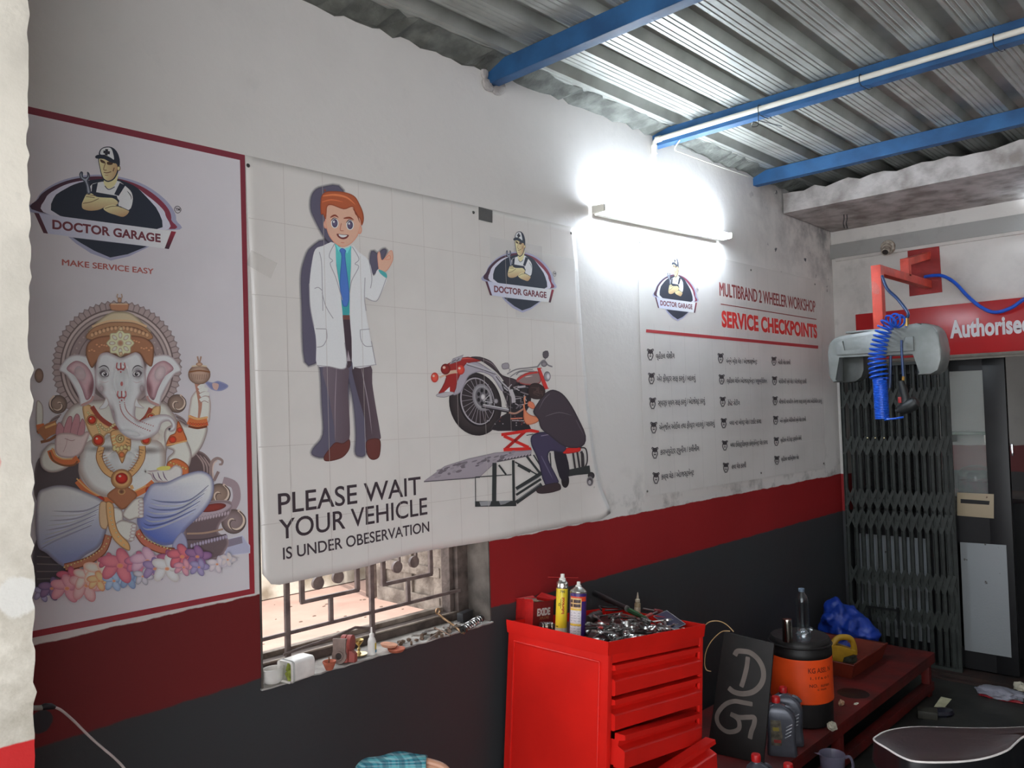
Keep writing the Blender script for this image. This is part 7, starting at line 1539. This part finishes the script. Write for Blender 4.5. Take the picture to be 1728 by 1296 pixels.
# ------------------------------------------------------------------ oil bottles
sil = pm('silver_grey_bottle', (84, 86, 94), .3, metal=.35, var=.1, scale=20); redc = pm('red_bottle_cap', (186, 30, 30), .38)
def oil_bottle(label, p, yaw, H=.246, a=.062, b=.034):
    T = M.Translation(p) @ M.Rotation(yaw, 4, 'Z'); t = thing('oil_bottle', label, 'oil bottle', T); s = H/.262
    mb = MB(); secs = [(rr(a*.96, b*.92, .012), 0), (rr(a, b, .014), .008*s), (rr(a*1.0, b*1.0, .015), .03*s), (rr(a*.94, b*.96, .015), .075*s), (rr(a*.96, b*.98, .015), .12*s), (rr(a*1.0, b, .015), .165*s), (rr(a*.94, b*.96, .016), .195*s), (rr(a*.72, b*.86, .016), .215*s), (rr(a*.42, b*.62, .012), .228*s), (rr(.017, .017, .0165), .231*s), (rr(.0155, .0155, .015), .238*s)]
    secs = [([(x+(.018*max(0, z/s-.165)/.07*(-1)) if z/s > .165 else x, y) for x, y in q], z) for q, z in secs]
    loft(mb, secs); mb.build('bottle_body', sil, t, local=True, smooth=60)
    mb = MB(); mb.lathe([(.0165, .236*s), (.0185, .238*s), (.0185, .256*s), (.016, .262*s), (0, .262*s)], M.Translation((-.018, 0, 0)), 22); mb.build('cap', redc, t, local=True)
    mb = MB(); mb.tube(spline([V((a*.30, 0, .222*s)), V((a*.62, 0, .214*s)), V((a*.90, 0, .196*s))], 5), .008, 8); mb.build('handle', sil, t, local=True)
    mb = MB()
    for k in range(4): mb.box((a*.42+k*.002, -b-.0005, (.095+k*.016)*s), (.030, .003, .0035), Ry(-.55), .001)
    mb.build('grip_ribs', pm('bright_grip_ribs', (176, 178, 184), .25, metal=.5), t, local=True)
    mb = MB(); q = [(-a*.72, .05), (-a*.05, .05), (a*.05, .09), (-a*.05, .165), (-a*.72, .165)]; mb.prism([V((x, -b*.985-.0012, z*s)) for x, z in q], (0, .0008, 0)); mb.build('label', pm('dark_oil_label', (84, 78, 66), .4, var=.5, scale=50), t, local=True)
    mb = MB(); mb.box((-a*.38, -b-.0014, .125*s), (.026, .001, .016*s)); mb.build('label_badge', pm('olive_badge', (126, 112, 44), .4), t, local=True); mb = MB(); mb.box((-a*.30, -b-.0014, .07*s), (.03, .001, .014*s)); mb.build('label_patch', pm('dull_red_patch', (136, 48, 44), .4), t, local=True)
    return t
pb_ = onZ(1326, 1279, ZB)
ya = math.radians(-62)
oil_bottle('silver grey oil bottle with a red cap in front of the drum', pb_+V((.03, .03, 0)), ya)
pb2 = pb_+V((.155, .055, 0)); oil_bottle('second silver oil bottle half hidden behind the front one, against the drum', pb2, ya, .250)
oil_bottle('oil bottle with only red cap and shoulders showing at the bottom edge', V((onZ(1283, 1272, .42).x, onZ(1283, 1272, .42).y, .150)), math.radians(-40), .27, .052, .032)
t_, = [onZ(1338, 1293, ZB-.03)]
t = thing('measuring_jug', 'translucent plastic measuring jug with a spout at the bottom edge', 'measuring jug', V((0, 0, 0)))
jc = onZ(1404, 1272, .30); jr_ = .052; t.matrix_basis = M.Translation((jc.x, jc.y, .15)); WM[t.name] = M.Translation((jc.x, jc.y, .15))
jm = pm('milky_jug_plastic', (120, 118, 138), .25, var=.04, alpha=.62)
mb = MB(); mb.lathe([(0, 0), (jr_*.82, 0), (jr_*.86, .004), (jr_*.97, .145), (jr_*1.03, .150), (jr_*1.0, .152), (jr_*.93, .145), (jr_*.82, .008), (0, .007)], None, 36); mb.build('jug_body', jm, t, local=True)
sd_ = -RT; sd_ = V((sd_.x, sd_.y, 0)).normalized(); fd = V((-sd_.y, sd_.x, 0))
mb = MB(); mb.prism([sd_*jr_*.94+fd*.016+V((0, 0, .150)), sd_*(jr_+.022)+V((0, 0, .156)), sd_*jr_*.94-fd*.016+V((0, 0, .150)), sd_*jr_*.94+V((0, 0, .118))], sd_*.001); mb.build('spout', jm, t, local=True)
mb = MB(); mb.tube(spline([-sd_*jr_*.95+V((0, 0, .13)), -sd_*(jr_+.022)+V((0, 0, .135)), -sd_*(jr_+.034)+V((0, 0, .10)), -sd_*(jr_+.026)+V((0, 0, .05)), -sd_*jr_*.9+V((0, 0, .035))], 6), .006, 10); mb.build('handle', jm, t, local=True)
ct = onZ(1338, 1288, .40); oil_bottle('oil bottle beside the measuring jug, only its red cap tip in the photo', V((ct.x, ct.y, .150)), math.radians(-50), .25, .05, .032)
t = thing('metal_step', 'low red steel step in front of the bench carrying the measuring jug', 'step', (jc.x, jc.y, 0)); mb = MB(); mb.box((jc.x-.10, jc.y+.01, .14), (.62, .26, .018), None, .004); mb.build('step_top', ben_m, t)
for sx in (-1, 1):
    for sy in (-1, 1): mb = MB(); mb.box((jc.x-.10+sx*.28, jc.y+.01+sy*.10, .066), (.025, .025, .132)); mb.build('leg', ben_m, t)
# ------------------------------------------------------------------ floor scraps by the door
p = onZ(1688, 1176, 0); mb = MB(); lump(mb, p+V((0, 0, .022)), .10, 4, .3, 4, (.7, 1.25, .3)); o = mb.build('plastic_bag', pm('white_bag_film', (140, 140, 150), .35, var=.1, bump=.4, scale=20)); tag(o, 'white plastic bag lying flat on the floor before the door', 'bag')
mb = MB(); lump(mb, p+V((-.055, -.01, .008)), .08, 6, .2, 3, (.18, 1.4, .12)); mb.build('red_print', pm('red_bag_print', (150, 36, 44), .4), o)['label'] = 'red strip along the front of the bag'
p = onZ(1722, 1166, 0); mb = MB(); lump(mb, p+V((0, 0, .022)), .035, 7, .4, 3, (1, 1, .8)); tag(mb.build('paper_scrap', pap), 'pale crumpled wad beside the white bag at the right edge', 'paper')
p = onZ(1590, 1206, 0); mb = MB(); mb.lathe([(0, 0), (.055, 0), (.06, .012), (.05, .028), (.02, .036), (0, .037)], M.Translation(p) @ M.Rotation(-.6, 4, 'Z'), 26, 1.2, .8); tag(mb.build('black_cap', pm('shiny_black_plastic', (34, 34, 44), .25)), 'shiny black oval cap on the floor under a paper card', 'cap')
q = [onZ(x, y, z) for x, y, z in ((1576, 1193, .030), (1594, 1194, .03), (1606, 1180, .05), (1588, 1176, .05))]
mb = MB(); mb.prism(q, (0, 0, .0015)); tag(mb.build('paper_card', pm('grubby_card', (170, 166, 136), .7, var=.15, scale=20)), 'small folded paper card lying on the shiny black cap', 'card')
p = onZ(1556, 1208, 0); mb = MB(); mb.box(p+V((.0, -.03, .022)), (.09, .10, .044), Rz(.3), .008); tag(mb.build('rubber_block', pm('dark_floor_block', (48, 46, 38), .6, var=.2)), 'dark rubber block on the floor left of the shiny cap', 'block')

# ------------------------------------------------------------------ parked motorcycle, only its saddle in view
SZ_ = .74
ol = [(1475, 1249), (1482, 1241), (1500, 1233), (1538, 1227.5), (1590, 1228), (1640, 1229.5), (1700, 1229), (1760, 1226), (1810, 1228), (1790, 1236), (1755, 1236), (1728, 1243), (1713, 1255), (1700, 1266), (1672, 1277), (1635, 1284), (1590, 1286.5), (1545, 1285), (1520, 1277), (1495, 1262)]
O3 = [onZ(x, y, SZ_) for x, y in ol]; O3 = spline(O3, 4, True); cen = sum(O3, V())/len(O3)
t = thing('motorcycle', 'parked motorcycle with a maroon saddle edged in white piping, lower right', 'motorcycle', (cen.x, cen.y, 0))
mar_m = pm('maroon_leatherette', (46, 26, 25), .42, var=.25, scale=14, bump=.1, bscale=60); bkv = pm('black_seat_side', (18, 19, 22), .4, var=.2, scale=10)
mb = MB(); prev = None; n = len(O3)
for k, dz in ((1., 0.), (.94, .004), (.8, .007), (.6, .009), (.3, .010)):
    ring = [mb.bm.verts.new(cen+(p_-cen)*k+V((0, 0, dz))) for p_ in O3]
    if prev:
        for i in range(n): mb.bm.faces.new((prev[i], prev[(i+1) % n], ring[(i+1) % n], ring[i]))
    prev = ring
mb.bm.faces.new(prev); mb._new(); mb.build('saddle', mar_m, t, smooth=70)
mb = MB(); mb.tube(O3, .0030, 8, closed=True); mb.build('piping', pm('white_piping', (214, 208, 204), .4), t)
mb = MB(); ra = [mb.bm.verts.new(p_+V((0, 0, -.001))) for p_ in O3]; rb = [mb.bm.verts.new(cen+(p_-cen)*1.03+V((0, 0, -.06))) for p_ in O3]; rc = [mb.bm.verts.new(cen+(p_-cen)*.9+V((0, 0, -.13))) for p_ in O3]
for A_, B_ in ((ra, rb), (rb, rc)):
    for i in range(n): mb.bm.faces.new((A_[i], A_[(i+1) % n], B_[(i+1) % n], B_[i]))
mb.bm.faces.new(rc); mb._new(); mb.build('saddle_side', bkv, t, smooth=70)
lo_ = max(O3, key=lambda p_: (p_-cen).length); axm = V(((lo_-cen).x, (lo_-cen).y, 0)).normalized(); sdm = V((-axm.y, axm.x, 0))
mb = MB(); mb.box(cen+V((0, 0, -.22)), (.5, .16, .22), frame((0, 0, 0), axm, (0, 0, 1)).to_3x3(), .03); mb.build('body_panel', bkv, t)
for s in (-.42, .62):
    wc = V((cen.x, cen.y, .29))+axm*s*-1; mb = MB(); mb.tube([wc+axm*(.25*math.cos(a))+V((0, 0, .25*math.sin(a))) for a in [k*PI/16 for k in range(32)]], .045, 12, closed=True); mb.build('tyre', wheel_m, t)
    mb = MB(); mb.cyl(wc-sdm*.04, wc+sdm*.04, .06, n=20); mb.tube([wc+axm*(.205*math.cos(a))+V((0, 0, .205*math.sin(a))) for a in [k*PI/16 for k in range(32)]], .014, 8, closed=True)
    for k in range(8): mb.cyl(wc, wc+axm*(.2*math.cos(k*PI/4))+V((0, 0, .2*math.sin(k*PI/4))), .006, n=6)
    mb.build('wheel', steel_d, t); mb = MB(); mb.cyl(wc, cen+V((0, 0, -.2))-axm*s*.5, .02, n=10); mb.build('strut', steel_d, t)

# ------------------------------------------------------------------ chair with the checked towel, cable at the left
CZ = .90
t = thing('plastic_chair', 'brown plastic chair whose curved back top shows at the bottom edge', 'chair', (1.30, -.70, 0))
brn = pm('tan_chair_plastic', (176, 130, 104), .42, var=.08)
pk = [onZ(x, y, CZ) for x, y in ((598, 1306), (640, 1289.5), (700, 1281), (735, 1291), (752, 1301))]
pc_ = onP(672, 1300, V((1.28, -.66, .9)), FW)
bp0 = V((1.28, -.66, 0)); 
def bk(x, y): return onP(x, y, V((1.28, -.66, .9)), V((FW.x, FW.y, 0)).normalized())
arc = spline([bk(590, 1400), bk(594, 1330), bk(612, 1297), bk(650, 1286), bk(690, 1283.5), bk(725, 1288), bk(752, 1300), bk(766, 1330), bk(768, 1400)], 6)
fdir = V((FW.x, FW.y, 0)).normalized()
mb = MB(); mb.prism(arc, fdir*.012, .003); mb.build('backrest', brn, t)
mb = MB(); mb.tube([p_+fdir*.006 for p_ in arc], .009, 10); mb.build('back_rim', brn, t)
sc_ = V((arc[len(arc)//2].x, arc[len(arc)//2].y, .43))-fdir*.22; Rs = frame((0, 0, 0), RT, (0, 0, 1)).to_3x3()
mb = MB(); mb.box(sc_, (.40, .40, .03), Rs, .012); mb.build('seat', brn, t)
rx = V((RT.x, RT.y, 0)).normalized()
for sx in (-1, 1):
    for sy in (-1, 1): mb = MB(); b_ = sc_+rx*sx*.17+fdir*sy*.17; mb.cyl((b_.x, b_.y, 0), (b_.x, b_.y, .42 if sy < 0 else .72), .018, n=12); mb.build('leg', brn, t)
# towel: a checked cloth hung over the chair back
def check_mat():
    m = bpy.data.materials.new('teal_checked_cloth'); m.use_nodes = True; nt = m.node_tree; b = nt.nodes['Principled BSDF']
    tc = nt.nodes.new('ShaderNodeTexCoord'); c = lin4((40, 112, 124))
    for axis, sc2, col, w_ in (('X', 60, (24, 60, 84), .5), ('DIAGONAL', 34, (110, 180, 182), .4), ('Z', 85, (170, 190, 190), .3), ('X', 22, (20, 60, 78), .5)):
        wv = nt.nodes.new('ShaderNodeTexWave'); wv.bands_direction = axis; wv.inputs['Scale'].default_value = sc2*.5; nt.links.new(tc.outputs['Object'], wv.inputs['Vector'])
        c = nmix(nt, nmath(nt, 'MULTIPLY', nstep(nt, wv.outputs['Fac'], .6, .75), w_), c, lin4(col))
    nt.links.new(c, b.inputs['Base Color']); b.inputs['Roughness'].default_value = .9; return m
tw = [p_ for p_ in arc if True]
sel = arc[9:30]; mb = MB(); rows_ = []
for p_ in sel:
    o_ = []
    for (df, dz) in ((-.014, -.16), (-.013, -.05), (-.010, .004), (.006, .014), (.024, .004), (.027, -.05), (.028, -.14)): o_.append(mb.bm.verts.new(p_+fdir*df+V((0, 0, dz+.003*math.sin(p_.x*90)))))
    rows_.append(o_)
for a_, b_ in zip(rows_, rows_[1:]):
    for i in range(6): mb.bm.faces.new((a_[i], b_[i], b_[i+1], a_[i+1]))
mb._new(); to = mb.build('checked_towel', check_mat(), smooth=80); tag(to, 'teal checked cloth draped over the brown chair back', 'towel')
md = to.modifiers.new('cloth_thickness', 'SOLIDIFY'); md.thickness = .004; md.offset = 1

t = thing('charger_cable', 'white cable with a black plug end curving down from the pier', 'cable', onY(64, 1194, -.25))
cyv = -.30
cu = [onY(92, 1193.5, cyv), onY(104, 1199, cyv), onY(125, 1217, cyv), onY(150, 1242, cyv), onY(175, 1264, cyv), onY(195, 1281, cyv), onY(212, 1300, cyv), onY(232, 1335, cyv)]
mb = MB(); mb.tube(spline(cu, 6), .0028, 8); mb.build('cord', pm('grey_white_cable', (196, 184, 180), .4), t)
mb = MB(); mb.tube([onY(71, 1194, cyv), onY(75, 1192.5, cyv), onY(85, 1192, cyv), onY(93, 1193.8, cyv)], [.0065, .0075, .007, .004], 12); mb.build('plug_body', pm('black_plug', (36, 32, 36), .4), t)
mb = MB(); mb.tube([onY(52, 1195, cyv), onY(71.5, 1194.2, cyv)], .0055, 10); mb.build('plug_tip', pm('pale_plug_tip', (150, 148, 140), .4), t)
